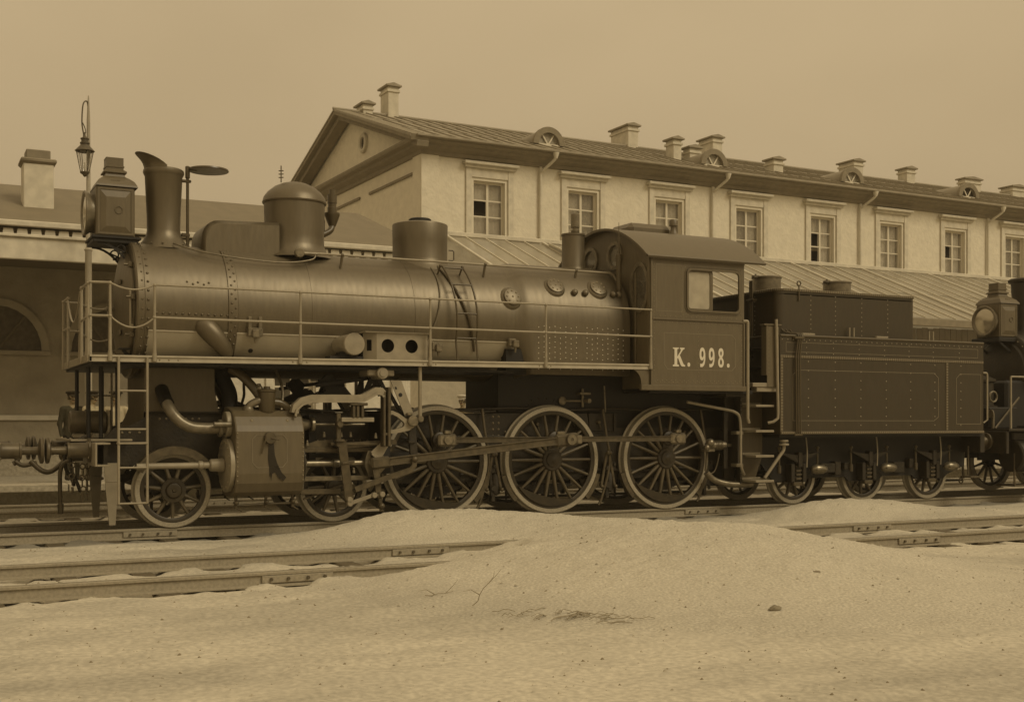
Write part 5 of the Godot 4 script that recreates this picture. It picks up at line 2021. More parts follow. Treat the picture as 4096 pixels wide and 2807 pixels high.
func loco_frames(o):
	var st = mb()
	# main plate frames
	for sg in [-1.0, 1.0]:
		st = mb()
		var out = V2([-0.95, 1.18, -0.95, 0.90, -0.55, 0.86, 0.55, 0.95, 0.9, 0.70, 2.9, 0.72, 3.3, 0.52, 8.8, 0.52, 9.2, 0.70, 9.45, 0.70, 9.45, 1.36, 7.25, 1.36, 7.15, 1.30, 6.75, 1.30, 6.70, 1.595, 0.9, 1.595, 0.6, 1.58, -0.24, 1.58, -0.55, 1.40, -0.75, 1.37])
		plate_xy(st, out, 0.64 * sg, 0.03 * sg)
		var fr = put(st, "main_frame", M.frame, o)
		st = mb()
		var nz = Vector3(0, 0, sg)
		var z = 0.67 * sg
		for x in [4.98, 5.08]:
			for y in [1.54, 1.44, 1.34, 1.24]:
				rivet(st, Vector3(x, y, z), nz, 0.02)
		rivet(st, Vector3(5.2, 1.3, z), nz, 0.02)
		rivet(st, Vector3(5.33, 1.3, z), nz, 0.02)
		for x in [-0.65, -0.55, -0.42]:
			rivet(st, Vector3(x, 1.31, z), nz, 0.02)
		for k in 7:
			rivet(st, Vector3(-0.15 + 0.09 * k, 1.50, z), nz, 0.018)
		for k in 12:
			rivet(st, Vector3(1.9 + 0.11 * k, 1.18, z), nz, 0.018)
		for k in 5:
			rivet(st, Vector3(7.21, 1.33 + 0.06 * k, z), nz, 0.02)
		put(st, "bolts", M.rivet, fr, "stuff")
		st = mb()
		bx(st, 6.73, 7.19, 1.305, 1.60, 0.60 * sg, 0.685 * sg, 0.006)
		bx(st, 7.19, 7.235, 1.30, 1.60, 0.60 * sg, 0.72 * sg, 0.004)
		put(st, "frame_stiffener", M.frame, fr)
		# hornblocks and springs seen between the spokes
		for x in [3.95, 5.95, 8.14]:
			st = mb()
			bx(st, x - 0.26, x - 0.12, 0.60, 1.2, 0.60 * sg, 0.70 * sg, 0.01)
			bx(st, x + 0.12, x + 0.26, 0.60, 1.2, 0.60 * sg, 0.70 * sg, 0.01)
			put(st, "hornblock", M.frame, fr)
			st = mb()
			for k in 9:
				var half = 0.52 - 0.045 * k
				bx(st, x - half, x + half, 0.44 - 0.018 * k, 0.455 - 0.018 * k, 0.56 * sg, 0.66 * sg)
			bx(st, x - 0.05, x + 0.05, 0.27, 0.47, 0.55 * sg, 0.67 * sg, 0.01)
			put(st, "leaf_spring", M.frame, o)
	# smokebox saddle with steam passages, seen below the running board
	st = mb()
	for sg in [-1.0, 1.0]:
		var sadd = V2([-0.30, 1.585, 0.66, 1.585, 0.64, 1.70, 0.60, 1.90, 0.60, 2.30, -0.36, 2.30, -0.36, 1.72])
		plate_xy(st, sadd, 0.66 * sg, 0.04 * sg)
	bx(st, -0.36, 0.60, 1.6, 2.3, -0.655, 0.655)
	var sd = put(st, "smokebox_saddle", M.cab, o)
	st = mb()
	for sg in [-1.0, 1.0]:
		bx(st, -0.30, 0.70, 1.575, 1.60, 0.62 * sg, 0.74 * sg, 0.006)
	put(st, "saddle_flange", M.frame, sd)
	# exhaust elbows behind the cylinders
	for sg in [-1.0, 1.0]:
		st = mb()
		tube(st, bend([Vector3(0.66, 2.35, 0.45 * sg), Vector3(0.76, 2.05, 0.55 * sg), Vector3(0.82, 1.85, 0.66 * sg), Vector3(0.80, 1.6, 0.75 * sg)], 5), 0.11, 14)
		put(st, "exhaust_pipe", M.black, o)
		st = mb()
		tube(st, bend([Vector3(0.80, 2.20, 0.85 * sg), Vector3(0.92, 2.10, 0.98 * sg), Vector3(1.05, 1.95, 1.05 * sg), Vector3(1.16, 1.78, 1.12 * sg)], 5), 0.065, 12)
		put(st, "steam_pipe", M.paint, o)
		st = mb()
		tube(st, bend([Vector3(1.42, 2.2, 0.9 * sg), Vector3(1.46, 2.0, 1.05 * sg), Vector3(1.47, 1.85, 1.1 * sg), Vector3(1.42, 1.62, 1.2 * sg)], 4), 0.022, 8)
		put(st, "oil_pipe", M.pipe, o)
	# firebox between the frames, ash pan
	st = mb()
	bx(st, 5.10, 9.0, 1.62, 2.22, -0.62, 0.62)
	bx(st, 5.10, 7.30, 2.2, 2.6, -0.9, 0.9)
	var fbx = put(st, "firebox", M.black, o)
	st = mb()
	for sg in [-1.0, 1.0]:
		for k in 6:
			var a = PI - PI * k / 5.0
			rivet(st, Vector3(5.9 + cos(a) * 0.25, 1.74 + sin(a) * 0.1, 0.62 * sg), Vector3(0, 0, sg), 0.016)
		for k in 22:
			rivet(st, Vector3(5.2 + k * 0.1, 1.68, 0.62 * sg), Vector3(0, 0, sg), 0.014)
	put(st, "rivets", M.frame, fbx, "stuff")
	for sg in [-1.0, 1.0]:
		st = mb()
		lathe(st, Vector3(6.25, 1.80, 0.62 * sg), Vector3(0, 0, sg), V2([0, 0.07, 0.03, 0.07, 0.04, 0.055, 0.04, 0.0]), 14)
		cyl(st, Vector3(6.18, 1.80, 0.645 * sg), Vector3(6.70, 1.80, 0.645 * sg), 0.02)
		cyl(st, Vector3(6.62, 1.70, 0.66 * sg), Vector3(6.62, 2.0, 0.66 * sg), 0.022)
		bx(st, 6.52, 6.72, 1.90, 1.94, 0.62 * sg, 0.76 * sg, 0.006)
		cyl(st, Vector3(6.66, 1.80, 0.64 * sg), Vector3(6.66, 1.80, 0.82 * sg), 0.035)
		put(st, "blowdown_cock", M.pipe, o)
		st = mb()
		cyl(st, Vector3(7.02, 1.62, 0.72 * sg), Vector3(7.0, 2.05, 0.72 * sg), 0.014, -1, 8)
		put(st, "rod", M.pipe, o)
	st = mb()
	var ash = V2([5.2, 1.6, 5.3, 0.62, 7.0, 0.62, 7.4, 1.3, 9.0, 1.3, 8.9, 0.5, 9.1, 0.34, 9.5, 0.34, 9.6, 0.6, 9.55, 1.7, 9.0, 1.75])
	plate_xy(st, ash, -0.56, 1.12)
	put(st, "ash_pan", M.black, o)
	st = mb()
	bx(st, 9.30, 9.50, 0.38, 1.95, -0.9, -0.85)
	bx(st, 9.30, 9.50, 0.38, 1.95, 0.85, 0.9)
	bx(st, 9.0, 9.48, 1.88, 1.96, -1.35, 1.35)
	bx(st, 9.36, 9.46, 0.7, 1.3, -1.2, 1.2)
	put(st, "drag_beam", M.frame, o)
	# injector with its pipes by the rear step
	for sg in [-1.0, 1.0]:
		st = mb()
		tube(st, bend([Vector3(8.35, 1.79, 1.15 * sg), Vector3(9.15, 1.66, 1.2 * sg)], 3) + bend([Vector3(9.25, 1.64, 1.2 * sg), Vector3(9.37, 1.58, 1.2 * sg), Vector3(9.41, 1.46, 1.2 * sg), Vector3(9.42, 1.3, 1.2 * sg)], 4) + bend([Vector3(9.42, 0.72, 1.2 * sg), Vector3(9.46, 0.62, 1.2 * sg), Vector3(9.53, 0.56, 1.15 * sg)], 3), 0.026, 10)
		put(st, "injector_pipe", M.rail_paint, o)
		st = mb()
		for y in [1.27, 0.72]:
			bx(st, 9.32, 9.47, y - 0.03, y + 0.03, 1.05 * sg, 1.22 * sg, 0.01)
		put(st, "pipe_clip", M.pipe, o)
		st = mb()
		cyl(st, Vector3(8.85, 1.06, 1.0 * sg), Vector3(9.25, 1.06, 1.0 * sg), 0.07, -1, 14, true, 0.02)
		for k in 5:
			ringtube(st, Vector3(9.03 + 0.03 * k, 1.06, 1.0 * sg), Vector3.RIGHT, 0.075, 0.012, 14, 5)
		cyl(st, Vector3(9.25, 1.06, 1.0 * sg), Vector3(9.4, 1.06, 1.0 * sg), 0.03)
		ball(st, Vector3(8.9, 1.10, 1.04 * sg), 0.08, 10)
		ball(st, Vector3(8.82, 1.02, 1.05 * sg), 0.06, 10)
		bx(st, 8.78, 9.0, 0.95, 1.0, 0.95 * sg, 1.05 * sg, 0.01)
		put(st, "injector", M.steel, o)
		st = mb()
		bx(st, 9.20, 9.28, 0.66, 1.70, 0.98 * sg, 1.03 * sg, 0.005)
		cyl(st, Vector3(9.24, 1.70, 1.0 * sg), Vector3(9.24, 1.86, 1.0 * sg), 0.014)
		put(st, "hanger", M.frame, o)
		st = mb()
		tube(st, bend([Vector3(8.85, 0.60, 1.0 * sg), Vector3(9.0, 0.47, 1.02 * sg), Vector3(9.25, 0.40, 1.05 * sg), Vector3(9.55, 0.38, 1.06 * sg), Vector3(9.78, 0.385, 1.05 * sg)], 5), 0.055, 12)
		put(st, "suction_hose", M.steel, o)
		st = mb()
		tube(st, bend([Vector3(8.86, 0.58, 0.98 * sg), Vector3(9.0, 0.60, 1.0 * sg), Vector3(9.08, 0.75, 1.0 * sg), Vector3(9.12, 0.92, 1.0 * sg)], 4), 0.012, 6)
		bar(st, Vector3(8.83, 0.62, 1.0 * sg), Vector3(8.90, 0.96, 0.96 * sg), 0.03, 0.03)
		put(st, "drain_pipe", M.rod, o)

func loco_wheels(o):
	var near = wheel_parts(o, Vector3(3.95, 0.85, 0.86), 0.85, 18, 1.0, 0.19, 0.78, 0.3, Vector2(0.04, 0.33))
	near.get_node("counterweight").rotation.z = -0.22
	copy_part(near, o, Vector3(5.95, 0.85, 0.86))
	copy_part(near, o, Vector3(8.14, 0.85, 0.86))
	var farw = wheel_parts(o, Vector3(3.95, 0.85, -0.86), 0.85, 18, -1.0, 0.19, 0.78, 0.3, Vector2(0.04, 0.33))
	farw.rotation.z = -PI / 2
	copy_part(farw, o, Vector3(5.95, 0.85, -0.86), -PI / 2)
	copy_part(farw, o, Vector3(8.14, 0.85, -0.86), -PI / 2)
	var bn = wheel_parts(o, Vector3(0.0, 0.515, 0.86), 0.515, 11, 1.0, 0.15, 0.0, 0.0)
	copy_part(bn, o, Vector3(2.30, 0.515, 0.86), 0.2)
	var bf = wheel_parts(o, Vector3(0.0, 0.515, -0.86), 0.515, 11, -1.0, 0.15, 0.0, 0.0)
	copy_part(bf, o, Vector3(2.30, 0.515, -0.86), 0.1)
	for x in [0.0, 2.30, 3.95, 5.95, 8.14]:
		var st = mb()
		var y = 0.515 if x < 3.0 else 0.85
		cyl(st, Vector3(x, y, -0.78), Vector3(x, y, 0.78), 0.085, -1, 16)
		put(st, "axle", M.wheel, o)
	# big rubbing plates on the hubs of the leading bogie wheel
	var st = mb()
	lathe(st, Vector3(0, 0.515, 0.87), Vector3.BACK, V2([0.0, 0.172, 0.02, 0.168, 0.022, 0.115, 0.05, 0.098, 0.055, 0.085, 0.05, 0.03, 0.06, 0.02, 0.06, 0.0]), 26)
	put(st, "hub_cap", M.wheel, o)
	# bogie frame
	for sg in [-1.0, 1.0]:
		st = mb()
		var fp = V2([-0.62, 0.62, -0.2, 0.80, 0.5, 0.80, 0.8, 0.62, 1.5, 0.62, 1.8, 0.80, 2.6, 0.80, 2.85, 0.60, 2.6, 0.55, 2.5, 0.42, 2.1, 0.42, 2.0, 0.52, 0.3, 0.52, 0.2, 0.42, -0.2, 0.42, -0.3, 0.52])
		plate_xy(st, fp, 0.60 * sg, 0.03 * sg)
		put(st, "bogie_frame", M.frame, o)
		# splash guard over the leading bogie wheel
		st = mb()
		var r0 = []
		var r1 = []
		for k in 13:
			var a = lerpf(0.62, 2.62, k / 12.0)
			r0.append(Vector3(cos(a) * 0.60, 0.515 + sin(a) * 0.60, 0.70 * sg))
			r1.append(Vector3(cos(a) * 0.60, 0.515 + sin(a) * 0.60, 1.0 * sg))
		grid(st, [r0, r1], Vector3(0, 0.5, 0.85 * sg))
		var lip0 = []
		var lip1 = []
		for k in 13:
			var a = lerpf(0.62, 2.62, k / 12.0)
			lip0.append(Vector3(cos(a) * 0.61, 0.515 + sin(a) * 0.61, 1.0 * sg))
			lip1.append(Vector3(cos(a) * 0.50, 0.515 + sin(a) * 0.50, 1.0 * sg))
		grid(st, [lip0, lip1], Vector3(0, 0.5, -3.0 * sg))
		put(st, "wheel_guard", M.rod, o)
	# brake gear between the driving wheels
	for sg in [-1.0, 1.0]:
		for x in [4.93, 7.02, 8.98]:
			for d in [-1.0, 1.0]:
				if x > 8.5 and d > 0:
					continue
				st = mb()
				var c = x - 0.98 * 1.0
				bar(st, Vector3(x + 0.02 * d, 0.95, 0.80 * sg), Vector3(x + 0.13 * d, 0.40, 0.80 * sg), 0.045, 0.03)
				ball(st, Vector3(x + 0.02 * d, 0.95, 0.83 * sg), 0.04, 10)
				ball(st, Vector3(x + 0.13 * d, 0.40, 0.83 * sg), 0.035, 10)
				put(st, "brake_hanger", M.rod, o)
				st = mb()
				var cx = (3.95 if x < 5.5 else (5.95 if x < 7.5 else 8.14)) if d < 0 else (5.95 if x < 5.5 else 8.14)
				var pl = []
				var a0 = -0.52 if d < 0 else PI + 0.52
				for k in 6:
					var a = a0 + (k / 5.0 - 0.5) * 0.5
					pl.append(Vector2(cx + cos(a) * 0.862, 0.85 + sin(a) * 0.862))
				for k in 6:
					var a = a0 + (0.5 - k / 5.0) * 0.5
					pl.append(Vector2(cx + cos(a) * 0.93, 0.85 + sin(a) * 0.93))
				plate_xy(st, pl, 0.76 * sg, 0.085 * sg)
				put(st, "brake_shoe", M.rod, o)
			st = mb()
			bx(st, x - 0.03, x + 0.04, 0.20, 0.42, 0.70 * sg, 0.78 * sg, 0.012)
			cyl(st, Vector3(x + 0.0, 0.42, 0.6 * sg), Vector3(x + 0.0, 0.42, 0.82 * sg), 0.05, -1, 10)
			if x < 8.5:
				lathe(st, Vector3(x + 0.06, 0.30, 0.72 * sg), Vector3.UP, V2([0, 0.03, 0.03, 0.08, 0.30, 0.09, 0.36, 0.06, 0.38, 0.0]), 14)
			put(st, "brake_gear", M.frame, o)
	# pipes, sanders and small fittings crowding the space behind the wheels
	for sg in [-1.0, 1.0]:
		for q in [[4.3, 9.2, 1.66, 0.70, 0.022], [3.2, 8.9, 1.22, 0.72, 0.016], [4.4, 8.7, 0.66, 0.70, 0.026], [1.8, 5.0, 1.63, 0.72, 0.018]]:
			st = mb()
			var pts = []
			for k in 9:
				pts.append(Vector3(lerpf(q[0], q[1], k / 8.0), q[2] + 0.02 * sin(k * 2.1 + q[0]), q[3] * sg))
			tube(st, bend(pts, 3), q[4], 8)
			put(st, "pipe_run", M.frame, o)
		for x in [4.86, 7.06, 9.02]:
			st = mb()
			tube(st, bend([Vector3(x - 0.1, 1.66, 0.74 * sg), Vector3(x - 0.08, 1.3, 0.80 * sg), Vector3(x - 0.02, 0.8, 0.82 * sg), Vector3(x - 0.16, 0.25, 0.82 * sg), Vector3(x - 0.24, 0.10, 0.82 * sg)], 5), 0.022, 8)
			put(st, "sanding_pipe", M.rod, o)
			st = mb()
			box(st, Vector3(x + 0.02, 0.72, 0.74 * sg), Vector3(0.20, 0.16, 0.12), 0.02)
			cyl(st, Vector3(x - 0.05, 0.70, 0.74 * sg), Vector3(x - 0.05, 0.70, 0.84 * sg), 0.045, -1, 12, true, 0.01)
			cyl(st, Vector3(x + 0.08, 0.76, 0.74 * sg), Vector3(x + 0.08, 0.76, 0.83 * sg), 0.03, -1, 10, true, 0.008)
			bar(st, Vector3(x + 0.02, 0.66, 0.78 * sg), Vector3(x + 0.05, 0.30, 0.78 * sg), 0.05, 0.03)
			put(st, "brake_bracket", M.frame, o)
		for q in [[5.6, 1.55], [5.75, 1.42], [6.4, 1.50], [6.9, 1.45], [7.6, 1.30], [8.6, 1.28], [8.9, 1.30], [7.4, 1.15]]:
			st = mb()
			cyl(st, Vector3(q[0], q[1], 0.66 * sg), Vector3(q[0], q[1], 0.74 * sg), 0.04, 0.03, 10, true, 0.008)
			cyl(st, Vector3(q[0], q[1], 0.72 * sg), Vector3(q[0] + 0.03, q[1] - 0.11, 0.73 * sg), 0.012, -1, 6)
			put(st, "oil_fitting", M.rod, o)
	for y in [0.24]:
		st = mb()
		bx(st, 4.2, 9.0, 0.22, 0.26, 0.28, 0.34)
		put(st, "brake_rod", M.frame, o)

func loco_motion(o):
	for sg in [-1.0, 1.0]:
		var st = mb()
		# cylinder block
		var sec = V2([0.68, 1.66, 0.95, 1.66, 1.22, 1.60, 1.36, 1.52, 1.44, 1.40, 1.465, 1.32, 1.47, 0.75, 1.45, 0.62, 1.38, 0.50, 1.26, 0.44, 0.95, 0.42, 0.68, 0.45])
		var poly = []
		for p in sec:
			poly.append(Vector2(p.x * sg, p.y))
		var rows = []
		for q in [[0.715, 0.0], [0.73, 0.008], [1.655, 0.008], [1.67, 0.0]]:
			var row = []
			for p in sec:
				var m = Vector2(1.05, 1.0)
				var d = (p - m).normalized() * q[1]
				row.append(Vector3(q[0], p.y + d.y, (p.x + d.x) * sg))
			rows.append(row)
		for i in rows.size() - 1:
			for j in sec.size():
				var k = (j + 1) % sec.size()
				flat(st, rows[i][j], rows[i][k], rows[i + 1][k], rows[i + 1][j], rows[i][j] - Vector3(rows[i][j].x, 1.0, 1.0 * sg))
		for x in [0.715, 1.67]:
			prism(st, poly, Vector3(x, 0, 0), Vector3.BACK, Vector3.UP, 0.001)
		var cy = put(st, "cylinder", M.cab, o)
		# front and rear flanges, covers
		for e in [[0.64, 0.715, -1.0], [1.67, 1.70, 1.0]]:
			st = mb()
			lathe(st, Vector3(e[0], 0.86, 1.10 * sg), Vector3.RIGHT, V2([0.0, 0.0, 0.0, 0.36, 0.01, 0.375, e[1] - e[0] - 0.01, 0.375, e[1] - e[0], 0.36]), 36)
			lathe(st, Vector3(e[0], 1.42, 1.12 * sg), Vector3.RIGHT, V2([0.0, 0.0, 0.0, 0.17, 0.01, 0.18, e[1] - e[0] - 0.01, 0.18, e[1] - e[0], 0.17]), 26)
			var cv = put(st, "cylinder_cover", M.rail_paint if e[2] < 0 else M.frame, cy)
			st = mb()
			for k in 16:
				var a = TAU * k / 16
				rivet(st, Vector3(e[0] if e[2] < 0 else e[1], 0.86 + cos(a) * 0.33, (1.10 + sin(a) * 0.33) * sg), Vector3(e[2], 0, 0), 0.02)
			put(st, "bolts", M.rivet, cv)
		st = mb()
		cyl(st, Vector3(-0.53, 0.86, 1.10 * sg), Vector3(0.64, 0.86, 1.10 * sg), 0.040, 0.046, 12)
		cyl(st, Vector3(0.28, 0.86, 1.10 * sg), Vector3(0.36, 0.86, 1.10 * sg), 0.06, -1, 12, true, 0.015)
		cyl(st, Vector3(0.44, 0.86, 1.10 * sg), Vector3(0.64, 0.86, 1.10 * sg), 0.085, 0.10, 14, true, 0.015)
		put(st, "tail_rod", M.rail_paint, cy)
		st = mb()
		for k in 11:
			rivet(st, Vector3(0.735, 1.30 - k * 0.065, 1.475 * sg), Vector3(0, 0, sg), 0.012)
			rivet(st, Vector3(1.65, 1.30 - k * 0.065, 1.475 * sg), Vector3(0, 0, sg), 0.012)
		for x in [0.95, 1.45]:
			rivet(st, Vector3(x, 1.47, 1.395 * sg), Vector3(0, 0.7, 0.7 * sg), 0.028)
		put(st, "bolts", M.rivet, cy)
		st = mb()
		strip_loop(st, V2([0.94, 0.90, 1.00, 0.83, 1.36, 0.83, 1.42, 0.90, 1.42, 1.22, 1.36, 1.28, 1.00, 1.28, 0.94, 1.22]), 1.480 * sg, 0.007)
		put(st, "lining", M.lining, cy)
		# indicator plug, its lever and the dark curved streak below it
		st = mb()
		cyl(st, Vector3(1.18, 1.235, 1.46 * sg), Vector3(1.18, 1.235, 1.53 * sg), 0.088, 0.082, 20, true, 0.008)
		bar(st, Vector3(1.12, 1.27, 1.535 * sg), Vector3(1.06, 1.02, 1.50 * sg), 0.022, 0.012)
		bar(st, Vector3(1.18, 1.235, 1.535 * sg), Vector3(1.30, 1.21, 1.535 * sg), 0.02, 0.012)
		put(st, "indicator_plug", M.rod, cy)
		st = mb()
		var dark_mark = V2([1.165, 1.16, 1.235, 1.16, 1.25, 1.0, 1.285, 0.88, 1.345, 0.76, 1.41, 0.69, 1.375, 0.645, 1.31, 0.68, 1.25, 0.76, 1.21, 0.74, 1.20, 0.64, 1.19, 0.74, 1.175, 0.70, 1.17, 0.82, 1.155, 0.95])
		plate_xy(st, dark_mark, 1.4795 * sg, 0.002 * sg)
		put(st, "dark_streak", M.dark_mark, cy)
		# drain cocks
		st = mb()
		cyl(st, Vector3(0.75, 0.30, 1.2 * sg), Vector3(1.62, 0.32, 1.2 * sg), 0.018, -1, 8)
		for x in [0.78, 1.2, 1.58]:
			cyl(st, Vector3(x, 0.26, 1.2 * sg), Vector3(x, 0.44, 1.2 * sg), 0.022, -1, 8)
			ball(st, Vector3(x, 0.34, 1.23 * sg), 0.035, 8)
			bar(st, Vector3(x, 0.27, 1.22 * sg), Vector3(x + 0.08, 0.22, 1.22 * sg), 0.02, 0.02)
		put(st, "drain_cock", M.rod, o)
		# valve pot with two elbows on the cylinder
		st = mb()
		lathe(st, Vector3(1.22, 1.56, 1.18 * sg), Vector3.UP, V2([0.0, 0.05, 0.02, 0.10, 0.05, 0.115, 0.31, 0.12, 0.32, 0.135, 0.345, 0.135, 0.35, 0.11, 0.36, 0.05, 0.39, 0.045, 0.395, 0.0]), 24)
		put(st, "bypass_valve", M.paint, o)
		st = mb()
		tube(st, bend([Vector3(0.95, 1.58, 1.16 * sg), Vector3(0.98, 1.68, 1.17 * sg), Vector3(1.08, 1.74, 1.18 * sg), Vector3(1.16, 1.75, 1.18 * sg)], 4), 0.055, 12)
		ball(st, Vector3(0.96, 1.62, 1.16 * sg), 0.08, 12)
		put(st, "bypass_elbow", M.pipe, o)
		st = mb()
		tube(st, bend([Vector3(1.55, 1.56, 1.16 * sg), Vector3(1.50, 1.66, 1.17 * sg), Vector3(1.40, 1.72, 1.18 * sg), Vector3(1.28, 1.73, 1.18 * sg)], 4), 0.06, 12)
		put(st, "bypass_elbow", M.paint, o)
		st = mb()
		tube(st, bend([Vector3(1.12, 1.98, 1.08 * sg), Vector3(1.13, 1.86, 1.12 * sg), Vector3(1.14, 1.75, 1.15 * sg)], 3), 0.042, 10)
		ball(st, Vector3(1.13, 1.92, 1.11 * sg), 0.055, 10)
		put(st, "pipe_union", M.pipe, o)
		# big steam pipe curving from the saddle to the valve chest
		st = mb()
		tube(st, bend([Vector3(-0.13, 1.88, 0.72 * sg), Vector3(-0.11, 1.72, 0.95 * sg), Vector3(-0.04, 1.55, 1.08 * sg), Vector3(0.10, 1.42, 1.13 * sg), Vector3(0.28, 1.37, 1.14 * sg), Vector3(0.66, 1.37, 1.14 * sg)], 6), 0.078, 16)
		var sp = put(st, "steam_inlet_pipe", M.pipe, o)
		st = mb()
		tube(st, [Vector3(-0.13, 1.90, 0.70 * sg), Vector3(-0.115, 1.77, 0.88 * sg), Vector3(-0.10, 1.70, 0.97 * sg)], 0.092, 16)
		put(st, "pipe_sleeve", M.black, sp)
		st = mb()
		cyl(st, Vector3(0.46, 1.42, 1.28 * sg), Vector3(0.70, 1.42, 1.28 * sg), 0.04, -1, 10)
		cyl(st, Vector3(0.55, 1.37, 1.14 * sg), Vector3(0.60, 1.37, 1.14 * sg), 0.12, -1, 16, true, 0.01)
		put(st, "flange", M.pipe, sp)
		# valve spindle and guides
		st = mb()
		cyl(st, Vector3(1.70, 1.42, 1.12 * sg), Vector3(1.86, 1.42, 1.12 * sg), 0.10, 0.07, 16, true, 0.012)
		cyl(st, Vector3(1.86, 1.42, 1.12 * sg), Vector3(1.92, 1.42, 1.12 * sg), 0.11, -1, 16, true, 0.012)
		cyl(st, Vector3(1.9, 1.42, 1.12 * sg), Vector3(2.68, 1.42, 1.12 * sg), 0.022, -1, 10)
		put(st, "valve_spindle", M.steel, o)
		# lifting arm: the long pale bent bar from the cylinder back to the link
		st = mb()
		var arm = V2([1.555, 1.58, 1.575, 1.67, 1.66, 1.745, 1.80, 1.785, 2.10, 1.79, 2.45, 1.79, 2.56, 1.80, 2.66, 1.85, 2.76, 1.905, 2.83, 1.90, 2.865, 1.86])
		plate_xy(st, thick(arm, 0.105), 1.30 * sg, 0.12 * sg)
		var mb_ = put(st, "motion_bracket", M.rail_paint, o)
		st = mb()
		var rib = []
		for p in arm:
			rib.append(p + Vector2(0, -0.045))
		plate_xy(st, thick(rib, 0.03), 1.42 * sg, 0.03 * sg)
		put(st, "rib", M.rail_paint, mb_)
		st = mb()
		bx(st, 2.36, 2.62, 1.69, 1.73, 1.26 * sg, 1.44 * sg, 0.008)
		bx(st, 2.40, 2.44, 1.52, 1.69, 1.30 * sg, 1.42 * sg, 0.006)
		bx(st, 2.46, 2.50, 1.52, 1.69, 1.30 * sg, 1.42 * sg, 0.006)
		bx(st, 2.53, 2.57, 1.52, 1.69, 1.30 * sg, 1.42 * sg, 0.006)
		put(st, "guide_support", M.rod, o)
		st = mb()
		bx(st, 2.24, 2.73, 1.455, 1.52, 1.32 * sg, 1.40 * sg, 0.006)
		put(st, "valve_guide", M.rail_paint, o)
		# plates that carry the link, reversing shaft
		st = mb()
		bx(st, 2.865, 2.90, 1.10, 1.90, 1.28 * sg, 1.42 * sg, 0.006)
		bx(st, 2.935, 2.98, 1.10, 1.96, 1.28 * sg, 1.42 * sg, 0.01)
		bx(st, 2.86, 2.98, 1.26, 1.30, 1.30 * sg, 1.40 * sg, 0.006)
		put(st, "link_hanger", M.rod, o)
		st = mb()
		cyl(st, Vector3(2.84, 2.155, 0.9 * sg), Vector3(2.84, 2.155, 1.46 * sg), 0.085, -1, 20, true, 0.01)
		bx(st, 2.64, 3.05, 2.12, 2.22, 1.0 * sg, 1.38 * sg, 0.015)
		cyl(st, Vector3(2.84, 2.155, 1.46 * sg), Vector3(2.84, 2.155, 1.475 * sg), 0.05, -1, 16)
		put(st, "reversing_shaft", M.rail_paint, o)
		st = mb()
		bar(st, Vector3(2.0, 1.98, 0.95 * sg), Vector3(2.80, 2.10, 1.0 * sg), 0.055, 0.04)
		bar(st, Vector3(2.85, 2.13, 1.2 * sg), Vector3(3.00, 1.85, 1.2 * sg), 0.06, 0.04)
		bar(st, Vector3(3.00, 1.92, 1.24 * sg), Vector3(3.24, 1.52, 1.24 * sg), 0.055, 0.03)
		bar(st, Vector3(2.80, 2.10, 1.1 * sg), Vector3(2.70, 1.88, 1.1 * sg), 0.07, 0.05)
		put(st, "reversing_arm", M.black, o)
		# the weigh-shaft casting and its balance lever, dark against the wall behind
		st = mb()
		plate_xy(st, V2([1.98, 1.78, 2.01, 1.83, 2.11, 1.87, 2.19, 1.91, 2.14, 1.97, 2.08, 2.02, 2.09, 2.08, 2.14, 2.09, 2.18, 2.14, 2.27, 2.14, 2.37, 2.05, 2.34, 1.97, 2.40, 1.98, 2.43, 1.96, 2.47, 1.97, 2.52, 1.91, 2.60, 1.82, 2.60, 1.76]), 0.78 * sg, 0.10 * sg)
		put(st, "weigh_shaft_casting", M.black, o)
		st = mb()
		plate_xy(st, V2([2.80, 2.16, 2.88, 2.06, 2.92, 2.02, 2.84, 1.90, 2.98, 1.90, 3.04, 2.0, 3.02, 2.16]), 0.80 * sg, 0.06 * sg)
		plate_xy(st, V2([2.65, 1.80, 2.72, 2.12, 2.77, 2.12, 2.78, 1.80]), 0.80 * sg, 0.04 * sg)
		put(st, "balance_lever", M.black, o)
		# inclined hanger plate with its holes
		st = mb()
		var hp = V2([3.00, 2.06, 3.17, 2.06, 3.36, 1.58, 3.22, 1.56])
		plate_xy(st, hp, 1.32 * sg, 0.02 * sg)
		var hpl = put(st, "hanger_plate", M.rail_paint, o)
		st = mb()
		cyl(st, Vector3(3.155, 1.85, 1.34 * sg), Vector3(3.155, 1.85, 1.344 * sg), 0.03, -1, 14)
		bar(st, Vector3(3.075, 1.965, 1.342 * sg), Vector3(3.095, 1.93, 1.342 * sg), 0.028, 0.004)
		put(st, "hole", M.black, hpl)
		# expansion link: a curved open frame
		st = mb()
		var lk = V2([2.94, 1.60, 3.02, 1.62, 3.12, 1.58, 3.24, 1.50, 3.33, 1.50, 3.38, 1.44, 3.36, 1.38, 3.28, 1.33, 3.12, 1.30, 2.96, 1.28])
		var inr = V2([2.96, 1.55, 3.02, 1.565, 3.09, 1.535, 3.17, 1.475, 3.20, 1.45, 3.21, 1.42, 3.20, 1.395, 3.17, 1.375, 3.10, 1.355, 2.98, 1.335])
		for i in lk.size():
			var j = (i + 1) % lk.size()
			prism(st, [lk[i], lk[j], inr[j], inr[i]], Vector3(0, 0, 1.30 * sg), Vector3.RIGHT, Vector3.UP, 0.07 * sg)
		put(st, "expansion_link", M.rail_paint, o)
		st = mb()
		cyl(st, Vector3(3.33, 1.47, 1.22 * sg), Vector3(3.33, 1.47, 1.43 * sg), 0.082, -1, 18, true, 0.012)
		bx(st, 3.24, 3.32, 1.55, 1.59, 1.3 * sg, 1.42 * sg, 0.01)
